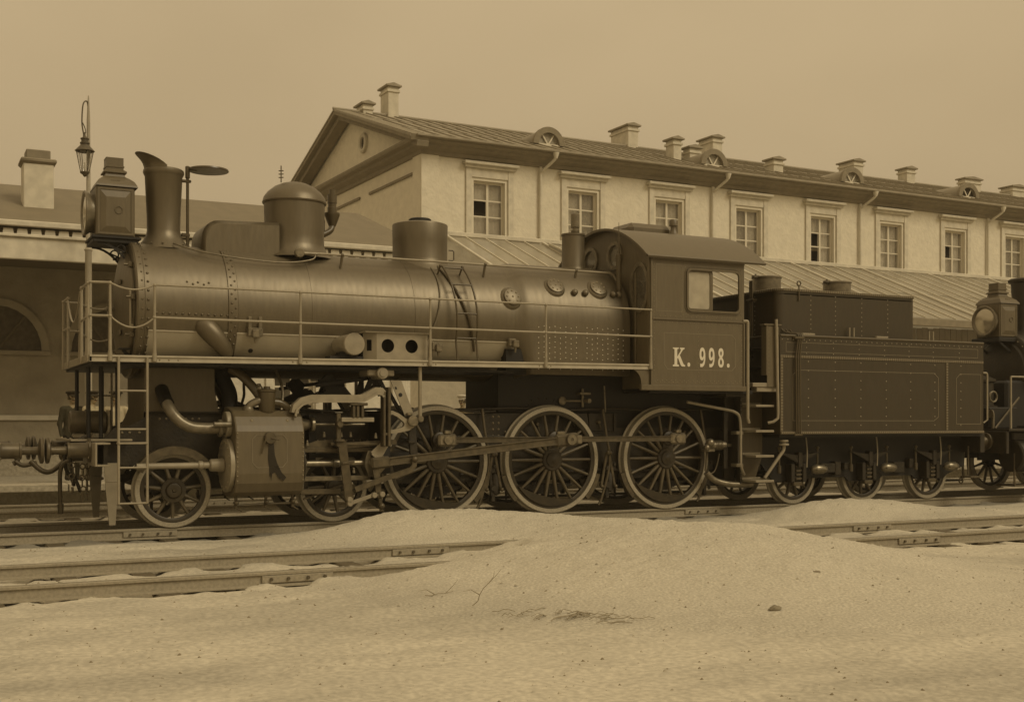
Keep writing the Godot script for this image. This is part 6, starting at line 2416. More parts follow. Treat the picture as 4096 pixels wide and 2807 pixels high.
		cyl(st, Vector3(3.44, 1.50, 1.3 * sg), Vector3(3.44, 1.50, 1.44 * sg), 0.045, -1, 12)
		put(st, "link_trunnion", M.steel, o)
		st = mb()
		cyl(st, Vector3(3.44, 1.50, 1.40 * sg), Vector3(3.44, 2.26, 1.40 * sg), 0.03, -1, 8)
		put(st, "stay_rod", M.rail_paint, o)
		st = mb()
		bar(st, Vector3(3.36, 1.40, 1.26 * sg), Vector3(3.40, 0.92, 1.26 * sg), 0.12, 0.05)
		bx(st, 3.29, 3.40, 1.14, 1.19, 1.24 * sg, 1.33 * sg, 0.01)
		put(st, "link_foot", M.frame, o)
		# slide bars, piston rod, crosshead
		st = mb()
		bx(st, 1.70, 3.10, 1.02, 1.09, 1.04 * sg, 1.16 * sg, 0.008)
		put(st, "slide_bar", M.rod, o)
		st = mb()
		bx(st, 1.74, 2.76, 0.61, 0.68, 1.04 * sg, 1.16 * sg, 0.008)
		put(st, "slide_bar", M.steel, o)
		st = mb()
		bar(st, Vector3(1.72, 0.46, 1.10 * sg), Vector3(2.32, 0.455, 1.10 * sg), 0.075, 0.05)
		bar(st, Vector3(1.78, 0.35, 1.05 * sg), Vector3(2.6, 0.62, 1.05 * sg), 0.03, 0.03)
		put(st, "guide_bar", M.rod, o)
		st = mb()
		cyl(st, Vector3(1.70, 0.86, 1.10 * sg), Vector3(1.80, 0.86, 1.10 * sg), 0.13, 0.10, 18, true, 0.015)
		cyl(st, Vector3(1.80, 0.86, 1.10 * sg), Vector3(2.76, 0.86, 1.10 * sg), 0.048, -1, 14)
		cyl(st, Vector3(2.20, 0.86, 1.10 * sg), Vector3(2.30, 0.86, 1.10 * sg), 0.062, -1, 14, true, 0.01)
		put(st, "piston_rod", M.steel, o)
		st = mb()
		var ch = V2([2.70, 1.04, 2.86, 1.04, 2.98, 0.92, 2.98, 0.80, 2.86, 0.66, 2.72, 0.66, 2.66, 0.80, 2.66, 0.92])
		plate_xy(st, ch, 1.02 * sg, 0.20 * sg)
		cyl(st, Vector3(2.78, 0.86, 1.2 * sg), Vector3(2.78, 0.86, 1.30 * sg), 0.08, -1, 18, true, 0.012)
		cyl(st, Vector3(2.96, 0.87, 1.2 * sg), Vector3(2.96, 0.87, 1.26 * sg), 0.05, -1, 14, true, 0.012)
		put(st, "crosshead", M.steel, o)
		# frame brackets between cylinder and driving wheel
		st = mb()
		bx(st, 2.12, 2.85, 1.12, 1.16, 0.9 * sg, 1.28 * sg, 0.006)
		plate_xy(st, V2([2.34, 1.16, 3.12, 1.20, 3.14, 1.13, 2.34, 1.08]), 1.22 * sg, 0.03 * sg)
		plate_xy(st, V2([1.76, 1.12, 1.96, 1.19, 2.2, 1.20, 2.2, 1.02, 1.74, 1.02]), 1.12 * sg, 0.02 * sg)
		put(st, "motion_plate", M.rod, o)
		st = mb()
		plate_xy(st, V2([2.72, 1.02, 2.92, 1.20, 3.02, 1.24, 3.02, 1.16, 2.90, 0.96, 2.80, 0.92]), 1.26 * sg, 0.03 * sg)
		bar(st, Vector3(2.74, 1.0, 1.29 * sg), Vector3(2.90, 0.86, 1.29 * sg), 0.05, 0.02)
		put(st, "crosshead_arm", M.rail_paint, o)
		# combination lever and union link, the long bar in front
		st = mb()
		bx(st, 2.19, 2.255, 1.10, 1.58, 1.28 * sg, 1.33 * sg, 0.008)
		bx(st, 2.17, 2.30, 1.17, 1.21, 1.26 * sg, 1.37 * sg, 0.01)
		bar(st, Vector3(2.27, 1.18, 1.31 * sg), Vector3(2.38, 0.34, 1.33 * sg), 0.125, 0.04)
		bar(st, Vector3(2.26, 0.865, 1.35 * sg), Vector3(2.45, 0.885, 1.35 * sg), 0.035, 0.02)
		cyl(st, Vector3(2.23, 1.42, 1.26 * sg), Vector3(2.23, 1.42, 1.38 * sg), 0.05, -1, 14, true, 0.01)
		put(st, "combination_lever", M.rod, o)
		st = mb()
		bar(st, Vector3(2.37, 0.29, 1.36 * sg), Vector3(2.76, 0.41, 1.36 * sg), 0.055, 0.03)
		for p in [Vector2(2.37, 0.29), Vector2(2.37, 0.345), Vector2(2.74, 0.40), Vector2(2.86, 0.41)]:
			cyl(st, Vector3(p.x, p.y, 1.32 * sg), Vector3(p.x, p.y, 1.40 * sg), 0.042, -1, 14, true, 0.008)
		put(st, "union_link", M.rail_paint, o)
		st = mb()
		plate_xy(st, V2([2.70, 0.92, 2.80, 0.94, 2.86, 0.60, 2.86, 0.44, 2.78, 0.42, 2.76, 0.62]), 1.30 * sg, 0.035 * sg)
		bar(st, Vector3(2.84, 0.36, 1.34 * sg), Vector3(2.86, 0.16, 1.34 * sg), 0.05, 0.03)
		ball(st, Vector3(2.86, 0.24, 1.35 * sg), 0.05, 10)
		put(st, "drop_arm", M.rod, o)
		# eccentric rod
		st = mb()
		var er = V2([2.44, 0.49, 2.86, 0.63, 3.20, 0.73, 3.30, 0.765, 3.345, 0.82, 3.355, 0.90])
		plate_xy(st, thick(er, 0.075), 1.38 * sg, 0.035 * sg)
		ball(st, Vector3(3.355, 0.91, 1.40 * sg), 0.05, 12)
		put(st, "eccentric_rod", M.rod, o)
		# oil boxes and small fittings on the motion
		st = mb()
		for p in [[2.48, 0.72, 1.22], [1.80, 1.12, 1.18], [2.30, 1.24, 1.2], [2.44, 1.24, 1.2], [2.06, 1.24, 1.15], [2.78, 1.22, 1.32]]:
			cyl(st, Vector3(p[0], p[1], p[2] * sg), Vector3(p[0], p[1] + 0.05, p[2] * sg), 0.026, 0.02, 8)
			ball(st, Vector3(p[0], p[1] + 0.06, p[2] * sg), 0.018, 8)
		put(st, "oil_cups", M.pipe, o)
		st = mb()
		bx(st, 1.72, 3.6, 0.94, 1.0, 0.7 * sg, 0.9 * sg)
		bx(st, 1.9, 2.0, 0.8, 1.55, 0.68 * sg, 0.95 * sg)
		bx(st, 2.9, 3.05, 0.7, 1.6, 0.68 * sg, 1.2 * sg)
		put(st, "motion_support", M.black, o)
		# connecting rod: fluted, from the crosshead to the second crank pin
		var pin_y = 1.18 if sg > 0 else 0.85 - 0.04
		var pin_x = 0.04 if sg > 0 else 0.33
		st = mb()
		var ca = Vector3(2.80, 0.86, 1.33 * sg)
		var cb = Vector3(5.95 + pin_x, pin_y, 1.33 * sg)
		var dv = (cb - ca).normalized()
		bar(st, ca + dv * 0.12, cb - dv * 0.2, 0.115, 0.035)
		bar(st, ca + dv * 0.12 + Vector3(0, 0.05, 0), cb - dv * 0.2 + Vector3(0, 0.05, 0), 0.022, 0.075)
		bar(st, ca + dv * 0.12 - Vector3(0, 0.05, 0), cb - dv * 0.2 - Vector3(0, 0.05, 0), 0.022, 0.075)
		bar(st, ca - dv * 0.1, ca + dv * 0.2, 0.17, 0.09, Vector3.UP, 0.03)
		bar(st, cb - dv * 0.26, cb + dv * 0.16, 0.20, 0.10, Vector3.UP, 0.035)
		cyl(st, cb - Vector3(0, 0, 0.3 * sg), cb + Vector3(0, 0, 0.09 * sg), 0.088, -1, 22, true, 0.01)
		var cr = put(st, "connecting_rod", M.rod, o)
		st = mb()
		lathe(st, cb + Vector3(0, 0, 0.085 * sg), Vector3(0, 0, sg), V2([0, 0.084, 0.012, 0.080, 0.012, 0.03, 0.002, 0.026, 0.002, 0.0]), 22)
		bx(st, cb.x + 0.1, cb.x + 0.22, cb.y - 0.07, cb.y + 0.07, 1.27 * sg, 1.37 * sg, 0.015)
		bx(st, cb.x - 0.22, cb.x - 0.08, cb.y + 0.07, cb.y + 0.13, 1.28 * sg, 1.36 * sg, 0.015)
		put(st, "rod_end", M.steel, cr)
		# coupling rods
		for q in [[3.95, 5.95], [5.95, 8.14]]:
			st = mb()
			var a = Vector3(q[0] + pin_x, pin_y, 1.12 * sg)
			var b = Vector3(q[1] + pin_x, pin_y, 1.12 * sg)
			bar(st, a, b, 0.085, 0.035)
			bar(st, a + Vector3(0, 0.035, 0), b + Vector3(0, 0.035, 0), 0.018, 0.065)
			bar(st, a - Vector3(0, 0.035, 0), b - Vector3(0, 0.035, 0), 0.018, 0.065)
			put(st, "coupling_rod", M.rod, o)
		for x in [3.95, 8.14]:
			st = mb()
			var c = Vector3(x + pin_x, pin_y, 1.12 * sg)
			box(st, c, Vector3(0.30, 0.19, 0.10), 0.03)
			cyl(st, c - Vector3(0, 0, 0.25 * sg), c + Vector3(0, 0, 0.08 * sg), 0.075, -1, 20, true, 0.01)
			bx(st, c.x - 0.05, c.x + 0.05, c.y + 0.09, c.y + 0.15, 1.07 * sg, 1.17 * sg, 0.012)
			put(st, "crank_pin", M.steel, o)

func loco_front(o):
	# buffer beam, a channel open at its end
	var st = mb()
	bx(st, -1.10, -1.075, 0.875, 1.185, -1.42, 1.42, 0.004)
	bx(st, -1.075, -0.91, 1.16, 1.185, -1.42, 1.42, 0.004)
	bx(st, -1.075, -0.91, 0.875, 0.90, -1.42, 1.42, 0.004)
	var bb = put(st, "buffer_beam", M.rail_paint, o)
	st = mb()
	bx(st, -0.98, -0.93, 0.90, 1.16, -1.3, 1.3)
	put(st, "beam_web", M.frame, bb)
	for sg in [-1.0, 1.0]:
		buffer(o, Vector3(-1.10, 1.08, 0.95 * sg), -1.0)
		# guard irons in front of the leading wheels
		st = mb()
		var gi = V2([-0.90, 0.90, -0.70, 0.90, -0.72, 0.60, -0.755, 0.06, -0.835, 0.06, -0.885, 0.60])
		plate_xy(st, gi, 0.76 * sg, 0.035 * sg)
		bx(st, -0.88, -0.72, 0.64, 0.66, 0.70 * sg, 0.80 * sg, 0.005)
		put(st, "guard_iron", M.rail_paint, o)
		st = mb()
		bx(st, -1.0, -0.5, 0.88, 0.94, 0.5 * sg, 0.62 * sg)
		put(st, "frame_gusset", M.frame, o)
		# uprights from the deck to the platform
		for x in [-1.08, -0.92, -0.72]:
			st = mb()
			cyl(st, Vector3(x, 1.22, 0.62 * sg), Vector3(x, 2.22, 0.62 * sg), 0.028 if x < -0.8 else 0.014, -1, 8)
			put(st, "platform_upright", M.black, o)
	# deck plate with wooden blocks and the drum of the air pump
	st = mb()
	bx(st, -1.34, -0.55, 1.195, 1.225, -0.9, 0.9, 0.006)
	put(st, "front_deck", M.rail_paint, o)
	for q in [[-1.24, -1.08, 0.25], [-1.01, -0.84, 0.35]]:
		st = mb()
		bx(st, q[0], q[1], 1.225, 1.30, q[2] - 0.1, q[2] + 0.1, 0.02)
		put(st, "support_block", M.rail_paint, o)
	st = mb()
	lathe(st, Vector3(-1.29, 1.455, 0.30), Vector3.RIGHT, V2([0.0, 0.0, 0.0, 0.14, 0.02, 0.155, 0.20, 0.155, 0.205, 0.175, 0.24, 0.175, 0.245, 0.155, 0.46, 0.155, 0.48, 0.14, 0.48, 0.0]), 26)
	put(st, "air_drum", M.rod, o)
	st = mb()
	cyl(st, Vector3(-0.78, 1.3, 0.35), Vector3(-0.78, 1.62, 0.35), 0.05, 0.035, 10)
	bx(st, -0.86, -0.70, 1.225, 1.30, 0.28, 0.42, 0.012)
	put(st, "brake_cock", M.steel, o)
	# front of the saddle below the smokebox: a rounded plate
	st = mb()
	var rows = []
	for k in 7:
		var t = k / 6.0
		rows.append([Vector3(-0.36 - 0.0 * t, 2.2 - 0.82 * t, -0.65), Vector3(-0.36 - 0.22 * t * t, 2.2 - 0.82 * t, 0.0), Vector3(-0.36 - 0.0 * t, 2.2 - 0.82 * t, 0.65)])
	grid(st, rows, Vector3(2, 1.8, 0))
	put(st, "saddle_front", M.paint, o)
	# draw hook, screw coupling, brake hose
	st = mb()
	tube(st, bend([Vector3(-1.08, 1.06, 0), Vector3(-1.28, 1.06, 0), Vector3(-1.36, 1.0, 0), Vector3(-1.32, 0.93, 0), Vector3(-1.26, 0.96, 0)], 4), 0.035, 10)
	put(st, "draw_hook", M.rod, o)
	st = mb()
	tube(st, bend([Vector3(-1.28, 0.98, 0.02), Vector3(-1.38, 0.86, 0.06), Vector3(-1.52, 0.77, 0.1), Vector3(-1.64, 0.80, 0.1), Vector3(-1.76, 0.92, 0.06)], 4), 0.035, 8)
	put(st, "screw_coupling", M.rod, o)
	st = mb()
	tube(st, bend([Vector3(-1.12, 0.95, 0.35), Vector3(-1.30, 0.93, 0.35), Vector3(-1.40, 0.82, 0.34), Vector3(-1.41, 0.55, 0.32), Vector3(-1.40, 0.22, 0.30)], 5), 0.028, 8)
	cyl(st, Vector3(-1.40, 0.34, 0.30), Vector3(-1.40, 0.20, 0.30), 0.042, 0.036, 10, true, 0.008)
	put(st, "brake_hose", M.rod, o)
	# air pipes and cocks crowding the front of the beam
	for q in [[-1.16, 0.55, 0.30], [-1.20, 0.28, 0.42], [-1.14, -0.3, 0.34]]:
		st = mb()
		tube(st, bend([Vector3(-1.06, 1.16, q[1]), Vector3(q[0] - 0.08, 1.18, q[1]), Vector3(q[0] - 0.14, 1.05, q[1]), Vector3(q[0] - 0.13, 0.8, q[1] + 0.03), Vector3(q[0] - 0.05, q[2] + 0.3, q[1] + 0.05), Vector3(q[0] - 0.02, q[2] + 0.22, q[1])], 5), 0.024, 8)
		ball(st, Vector3(q[0] - 0.06, 1.18, q[1]), 0.045, 10)
		bar(st, Vector3(q[0] - 0.06, 1.20, q[1]), Vector3(q[0] - 0.16, 1.27, q[1] + 0.05), 0.02, 0.012)
		put(st, "air_pipe", M.frame, o)
	st = mb()
	bx(st, -1.30, -1.02, 1.08, 1.19, 0.60, 0.80, 0.02)
	cyl(st, Vector3(-1.3, 1.14, 0.72), Vector3(-1.12, 1.26, 0.72), 0.035)
	put(st, "coupling_bracket", M.frame, o)
	# chains under the beam
	for q in [[-1.31, 0.88, 0.82, 4], [-1.18, 0.86, 0.80, 5], [-1.10, 0.86, 0.70, 5]]:
		st = mb()
		for k in q[3]:
			ringtube(st, Vector3(q[0] + 0.01 * sin(k * 2.0), q[1] - 0.075 * k, q[2]), Vector3(0.2, 0, 1) if k % 2 == 0 else Vector3(1, 0, 0.1), 0.035, 0.010, 12, 5)
		cyl(st, Vector3(q[0], q[1] - 0.075 * q[3] + 0.01, q[2]), Vector3(q[0] + 0.01, q[1] - 0.075 * q[3] - 0.08, q[2]), 0.018, 0.012, 8)
		put(st, "side_chain", M.rod, o)

func buffer(o, at, dir):
	var st = mb()
	var d = Vector3(dir, 0, 0)
	lathe(st, at, d, V2([0.0, 0.16, 0.03, 0.16, 0.035, 0.12, 0.06, 0.105, 0.26, 0.10, 0.265, 0.11, 0.29, 0.11, 0.295, 0.085]), 24)
	var b = put(st, "buffer", M.rod, o)
	st = mb()
	lathe(st, at + d * 0.29, d, V2([0.0, 0.055, 0.16, 0.05, 0.20, 0.06, 0.205, 0.10, 0.225, 0.165, 0.25, 0.172, 0.265, 0.165, 0.272, 0.10, 0.275, 0.0]), 28, 0, TAU, 30.0)
	put(st, "buffer_head", M.rod, b)
	st = mb()
	for k in 4:
		var a = PI / 4 + PI / 2 * k
		rivet(st, at + d * 0.03 + Vector3(0, cos(a) * 0.135, sin(a) * 0.135), d, 0.018)
	put(st, "bolts", M.rivet, b)

# ---------------------------------------------------------------- tender
func build_tender():
	var o = thing("tender", "dark riveted three axle tender coupled behind the lettered cab", "tender")
	var x0 = 10.02
	var x1 = 14.87
	var st = mb()
	# body: straight sides, the top edge leaning in
	var sec = V2([-1.5, 1.25, 1.5, 1.25, 1.5, 2.92, 1.46, 2.95, -1.46, 2.95, -1.5, 2.92])
	prism(st, sec, Vector3(x1, 0, 0), Vector3.BACK, Vector3.UP, x1 - x0)
	var body = put(st, "tank", M.tender, o)
	st = mb()
	for sg in [-1.0, 1.0]:
		cyl(st, Vector3(x0, 2.935, 1.495 * sg), Vector3(x1, 2.935, 1.495 * sg), 0.024, -1, 10)
	for x in [x0, x1]:
		cyl(st, Vector3(x, 2.935, -1.495), Vector3(x, 2.935, 1.495), 0.024, -1, 10)
	put(st, "top_rim", M.paint, body)
	for sg in [-1.0, 1.0]:
		var nz = Vector3(0, 0, sg)
		var zo = 1.5 * sg
		st = mb()
		bx(st, x0, x1, 1.245, 1.295, zo, zo + 0.03 * sg, 0.008)
		bx(st, x0, x1, 2.555, 2.60, zo, zo + 0.010 * sg, 0.004)
		bx(st, 13.90, 13.95, 1.296, 2.554, zo, zo + 0.010 * sg, 0.004)
		bx(st, x0 + 0.001, x0 + 0.06, 1.296, 2.554, zo, zo + 0.012 * sg, 0.004)
		put(st, "cover_strip", M.cab, body)
		st = mb()
		for y in [2.565, 2.59]:
			rivets(st, Vector3(x0 + 0.03, y, zo + 0.010 * sg), Vector3(x1 - 0.03, y, zo + 0.010 * sg), 0.05, nz, 0.009)
		rivets(st, Vector3(x0 + 0.03, 1.27, zo + 0.03 * sg), Vector3(x1 - 0.03, 1.27, zo + 0.03 * sg), 0.045, nz, 0.010)
		for x in [13.915, 13.937]:
			rivets(st, Vector3(x, 1.33, zo + 0.010 * sg), Vector3(x, 2.53, zo + 0.010 * sg), 0.05, nz, 0.009)
		for x in [x0 + 0.02, x0 + 0.045]:
			rivets(st, Vector3(x, 1.33, zo + 0.012 * sg), Vector3(x, 2.53, zo + 0.012 * sg), 0.05, nz, 0.009)
		rivets(st, Vector3(x0 + 0.05, 2.87, zo), Vector3(x1 - 0.05, 2.87, zo), 0.12, nz, 0.011)
		put(st, "rivet_rows", M.bright_rivet, body, "stuff")
		st = mb()
		for x in [10.64, 11.24, 11.83, 12.43, 13.02, 13.62, 14.28]:
			rivets(st, Vector3(x, 1.40, zo), Vector3(x, 2.50, zo), 0.155, nz, 0.013)
			rivets(st, Vector3(x - 0.04, 2.64, zo), Vector3(x - 0.04, 2.84, zo), 0.10, nz, 0.011)
		put(st, "stay_rivets", M.bright_rivet, body, "stuff")
		st = mb()
		strip_loop(st, V2([10.47, 1.48, 13.60, 1.48, 13.71, 1.55, 13.71, 2.27, 13.60, 2.35, 10.40, 2.35, 10.30, 2.27, 10.30, 1.48]), zo + 0.002 * sg, 0.007)
		strip_loop(st, V2([14.17, 1.42, 14.80, 1.42, 14.80, 2.35, 14.26, 2.35, 14.17, 2.27]), zo + 0.002 * sg, 0.007)
		strip_loop(st, V2([10.15, 2.66, 14.72, 2.66, 14.72, 2.82, 10.15, 2.82]), zo + 0.002 * sg, 0.006)
		put(st, "lining", M.lining, body)
		# front edge post with the hand rail, filler rods down the side
		st = mb()
		bx(st, 9.73, 9.755, 2.25, 3.10, 1.36 * sg, 1.50 * sg, 0.004)
		bx(st, 9.755, 10.01, 2.05, 3.09, 1.475 * sg, 1.49 * sg, 0.003)
		bx(st, 9.68, 10.05, 3.095, 3.12, 1.38 * sg, 1.51 * sg, 0.004)
		var vp = put(st, "vestibule_plate", M.cab, o)
		st = mb()
		rivets(st, Vector3(9.79, 2.3, 1.49 * sg), Vector3(9.79, 3.05, 1.49 * sg), 0.07, nz, 0.008)
		rivets(st, Vector3(9.98, 2.3, 1.49 * sg), Vector3(9.98, 3.05, 1.49 * sg), 0.07, nz, 0.008)
		put(st, "rivets", M.rivet, vp, "stuff")
		st = mb()
		tube(st, [Vector3(9.915, 3.20, 1.53 * sg), Vector3(9.93, 2.6, 1.53 * sg), Vector3(9.955, 1.62, 1.53 * sg), Vector3(9.95, 1.52, 1.53 * sg), Vector3(9.88, 1.46, 1.50 * sg), Vector3(9.80, 1.44, 1.45 * sg)], 0.026, 10)
		put(st, "hand_rail", M.rail_paint, o)
		st = mb()
		for k in 3:
			var dx = 0.038 * k
			tube(st, bend([Vector3(10.20 + dx * 2.4, 3.10, 1.30 * sg), Vector3(10.21 + dx * 2.2, 3.02, 1.36 * sg), Vector3(10.30 + dx, 2.985, 1.44 * sg), Vector3(10.38 + dx, 2.97, 1.52 * sg), Vector3(10.385 + dx, 2.90, 1.54 * sg)], 4) + [Vector3(10.33 + dx * 1.15, 2.60, 1.545 * sg), Vector3(10.345 + dx * 1.15, 1.22, 1.545 * sg)], 0.013, 8)
		bx(st, 10.29, 10.50, 2.88, 2.92, 1.50 * sg, 1.57 * sg, 0.006)
		bx(st, 10.29, 10.46, 1.22, 1.25, 1.53 * sg, 1.57 * sg, 0.006)
		put(st, "water_gauge_rods", M.paint, o)
		# the framed panel of the underframe: outside frame plate with axleboxes and springs
		st = mb()
		var fpl = V2([10.05, 1.235, 10.05, 0.72, 10.32, 0.40, 11.05, 0.40, 11.12, 0.46, 11.95, 0.46, 12.05, 0.38, 12.75, 0.38, 12.85, 0.46, 13.6, 0.46, 13.68, 0.38, 14.4, 0.38, 14.5, 0.46, 14.95, 0.62, 14.95, 1.235])
		plate_xy(st, fpl, 0.93 * sg, 0.025 * sg)
		var tf = put(st, "frame", M.black, o)
		st = mb()
		bx(st, 10.05, 14.9, 1.19, 1.246, 0.9 * sg, 1.45 * sg)
		put(st, "sole_bar", M.black, tf)
		for x in [10.76, 12.40, 13.98]:
			st = mb()
			var leaf = 0
			for k in 8:
				var half = 0.46 - 0.048 * k
				var y = 0.90 - 0.018 * k
				for s in [-1.0, 1.0]:
					bar(st, Vector3(x, y - 0.04, 1.10 * sg), Vector3(x + s * half, y + 0.02 * (half / 0.46), 1.10 * sg), 0.015, 0.09, Vector3.UP, 0.0)
			bx(st, x - 0.045, x + 0.045, 0.66, 0.93, 1.04 * sg, 1.165 * sg, 0.01)
			put(st, "leaf_spring", M.frame, o)
			for s in [-1.0, 1.0]:
				st = mb()
				cyl(st, Vector3(x + 0.43 * s, 0.70, 1.10 * sg), Vector3(x + 0.43 * s, 1.0, 1.10 * sg), 0.018, -1, 8)
				cyl(st, Vector3(x + 0.43 * s, 0.56, 1.10 * sg), Vector3(x + 0.43 * s, 0.70, 1.10 * sg), 0.036, -1, 10, true, 0.01)
				ball(st, Vector3(x + 0.43 * s, 1.0, 1.10 * sg), 0.035, 10)
				put(st, "spring_hanger", M.rod, o)
			st = mb()
			bx(st, x - 0.17, x - 0.09, 0.40, 0.72, 0.95 * sg, 1.12 * sg, 0.01)
			bx(st, x + 0.09, x + 0.17, 0.40, 0.72, 0.95 * sg, 1.12 * sg, 0.01)
			bx(st, x - 0.09, x + 0.09, 0.40, 0.70, 0.95 * sg, 1.08 * sg, 0.02)
			var ab = put(st, "axlebox", M.frame, o)
			st = mb()
			for k in 4:
				bx(st, x - 0.06, x + 0.05, 0.44 + 0.07 * k, 0.475 + 0.07 * k, 1.08 * sg, 1.12 * sg, 0.006)
				rivet(st, Vector3(x + 0.075, 0.46 + 0.07 * k, 1.08 * sg), nz, 0.02)
			bx(st, x - 0.1, x + 0.1, 0.33, 0.40, 1.0 * sg, 1.10 * sg, 0.012)
			put(st, "axlebox_lid", M.rod, ab)
			st = mb()
			lathe(st, Vector3(x + 0.24, 0.62, 1.16 * sg), Vector3.RIGHT, V2([0.0, 0.0, 0.02, 0.06, 0.10, 0.09, 0.26, 0.085, 0.34, 0.05, 0.36, 0.0]), 14, 0, TAU, 60.0)
			bx(st, x + 0.28, x + 0.52, 0.605, 0.625, 1.06 * sg, 1.27 * sg, 0.006)
			put(st, "brake_block", M.steel, o)
			st = mb()
			tube(st, bend([Vector3(x + 0.08, 1.20, 1.2 * sg), Vector3(x + 0.11, 0.95, 1.2 * sg), Vector3(x + 0.10, 0.66, 1.2 * sg)], 4), 0.013, 6)
			put(st, "oil_pipe", M.rail_paint, o)
		# boxes and brackets between the axleboxes
		st = mb()
		for q in [[11.30, 11.62, 0.55, 0.72], [11.62, 11.76, 0.50, 0.75], [11.84, 11.98, 0.6, 0.72], [13.02, 13.3, 0.52, 0.72], [13.42, 13.6, 0.6, 0.78]]:
			bx(st, q[0], q[1], q[2], q[3], 0.96 * sg, 1.08 * sg, 0.012)
		put(st, "bracket", M.frame, o)
		# steps up to the footplate
		st = mb()
		plate_xy(st, V2([9.50, 2.02, 9.98, 2.02, 9.98, 0.86, 9.84, 0.50, 9.82, 0.43, 9.50, 0.43]), 1.06 * sg, 0.012 * sg)
		var sb = put(st, "step_plate", M.paint, o)
		st = mb()
		bx(st, 9.475, 9.50, 0.40, 2.05, 1.0 * sg, 1.12 * sg, 0.004)
		put(st, "step_edge", M.frame, sb)
		st = mb()
		rivets(st, Vector3(9.487, 0.5, 1.12 * sg), Vector3(9.487, 2.0, 1.12 * sg), 0.085, nz, 0.010)
		put(st, "rivets", M.rivet, sb, "stuff")
		for y in [1.73, 1.30, 0.875, 0.45]:
			st = mb()
			bx(st, 9.54, 9.93, y - 0.02, y + 0.02, 1.075 * sg, 1.46 * sg, 0.006)
			bx(st, 9.54, 9.93, y + 0.02, y + 0.055, 1.075 * sg, 1.09 * sg, 0.004)
			put(st, "step_tread", M.rail_paint, sb)
		st = mb()
		bx(st, 9.46, 10.06, 2.05, 2.12, -1.48 if sg < 0 else 0.0, 0.0 if sg < 0 else 1.48, 0.006)
		bx(st, 9.56, 9.98, 1.97, 2.05, 1.30 * sg, 1.46 * sg, 0.006)
		put(st, "footplate", M.rail_paint, o)
		# sand or water pipe by the first axle
		st = mb()
		tube(st, bend([Vector3(10.19, 1.14, 1.40 * sg), Vector3(10.18, 0.98, 1.40 * sg), Vector3(10.10, 0.86, 1.38 * sg), Vector3(9.82, 0.50, 1.34 * sg)], 5), 0.030, 10)
		cyl(st, Vector3(10.19, 1.05, 1.40 * sg), Vector3(10.19, 1.09, 1.40 * sg), 0.085, -1, 16, true, 0.01)
		cyl(st, Vector3(10.19, 1.11, 1.40 * sg), Vector3(10.19, 1.15, 1.40 * sg), 0.075, -1, 16, true, 0.01)
		put(st, "feed_pipe", M.rail_paint, o)
		st = mb()
		plate_xy(st, V2([9.86, 1.20, 10.1, 1.22, 10.16, 1.1, 10.12, 0.8, 9.98, 0.72, 9.88, 0.85]), 1.0 * sg, 0.03 * sg)
		put(st, "splash_plate", M.black, o)
	# water and coal space above the tank: rounded front corners
	st = mb()
	var r = 0.14
	var out = []
	for p in rounded(10.10, 13.32, -1.34, 1.34, r, 6):
		out.append(p)
	var lo = []
	var hi = []
	for p in out:
		lo.append(Vector3(p.x, 2.94, p.y))
		hi.append(Vector3(p.x, 3.74, p.y))
	grid(st, [lo, hi], Vector3(11.7, 3.3, 0), true)
	prism(st, out, Vector3(0, 3.66, 0), Vector3.RIGHT, Vector3.BACK, -0.02)
	var up = put(st, "upper_tank", M.tender, o)
	st = mb()
	for i in out.size():
		var p = out[i]
		var q = out[(i + 1) % out.size()]
		bar(st, Vector3(p.x, 3.74, p.y), Vector3(q.x, 3.74, q.y), 0.045, 0.035, Vector3.UP, 0.006)
	put(st, "rim_angle", M.cab, up)
	st = mb()
	for i in out.size():
		var p = out[i]
		var q = out[(i + 1) % out.size()]
		var d = (q - p)
		if d.length() < 0.3:
			continue
		var n = Vector3(d.y, 0, -d.x).normalized()
		if n.dot(Vector3(p.x - 11.7, 0, p.y)) < 0:
			n = -n
		for y in [3.73, 3.755]:
			rivets(st, Vector3(p.x, y, p.y) + n * 0.018, Vector3(q.x, y, q.y) + n * 0.018, 0.05, n, 0.009)
	put(st, "rim_rivets", M.bright_rivet, up, "stuff")
	st = mb()
	for sg in [-1.0, 1.0]:
		for x in [10.83, 11.39, 12.0, 12.62]:
			rivets(st, Vector3(x, 3.0, 1.34 * sg), Vector3(x, 3.66, 1.34 * sg), 0.085, Vector3(0, 0, sg), 0.012)
		for x in [10.6, 12.3]:
			bx(st, x, x + 0.28, 2.955, 3.0, 1.34 * sg, 1.40 * sg, 0.006)
			rivets(st, Vector3(x + 0.02, 2.98, 1.40 * sg), Vector3(x + 0.26, 2.98, 1.40 * sg), 0.05, Vector3(0, 0, sg), 0.009)
		for z in [0.72]:
			rivets(st, Vector3(10.10, 3.0, z * sg), Vector3(10.10, 3.66, z * sg), 0.085, Vector3.LEFT, 0.010)
	put(st, "stay_rivets", M.bright_rivet, up, "stuff")
	st = mb()
	for z in [0.72, 0.68]:
		cyl(st, Vector3(10.04, 2.3, z), Vector3(10.04, 3.95, z), 0.018 if z > 0.7 else 0.03, -1, 8)
	bx(st, 10.0, 10.09, 3.58, 3.62, 0.60, 0.80, 0.006)
	put(st, "tool_rod", M.paint, up)
	st = mb()
	ringtube(st, Vector3(10.55, 3.86, 1.36), Vector3.BACK, 0.04, 0.012, 14, 6)
	cyl(st, Vector3(10.55, 3.56, 1.36), Vector3(10.55, 3.82, 1.36), 0.012, -1, 8)
	put(st, "lifting_eye", M.paint, up)
	st = mb()
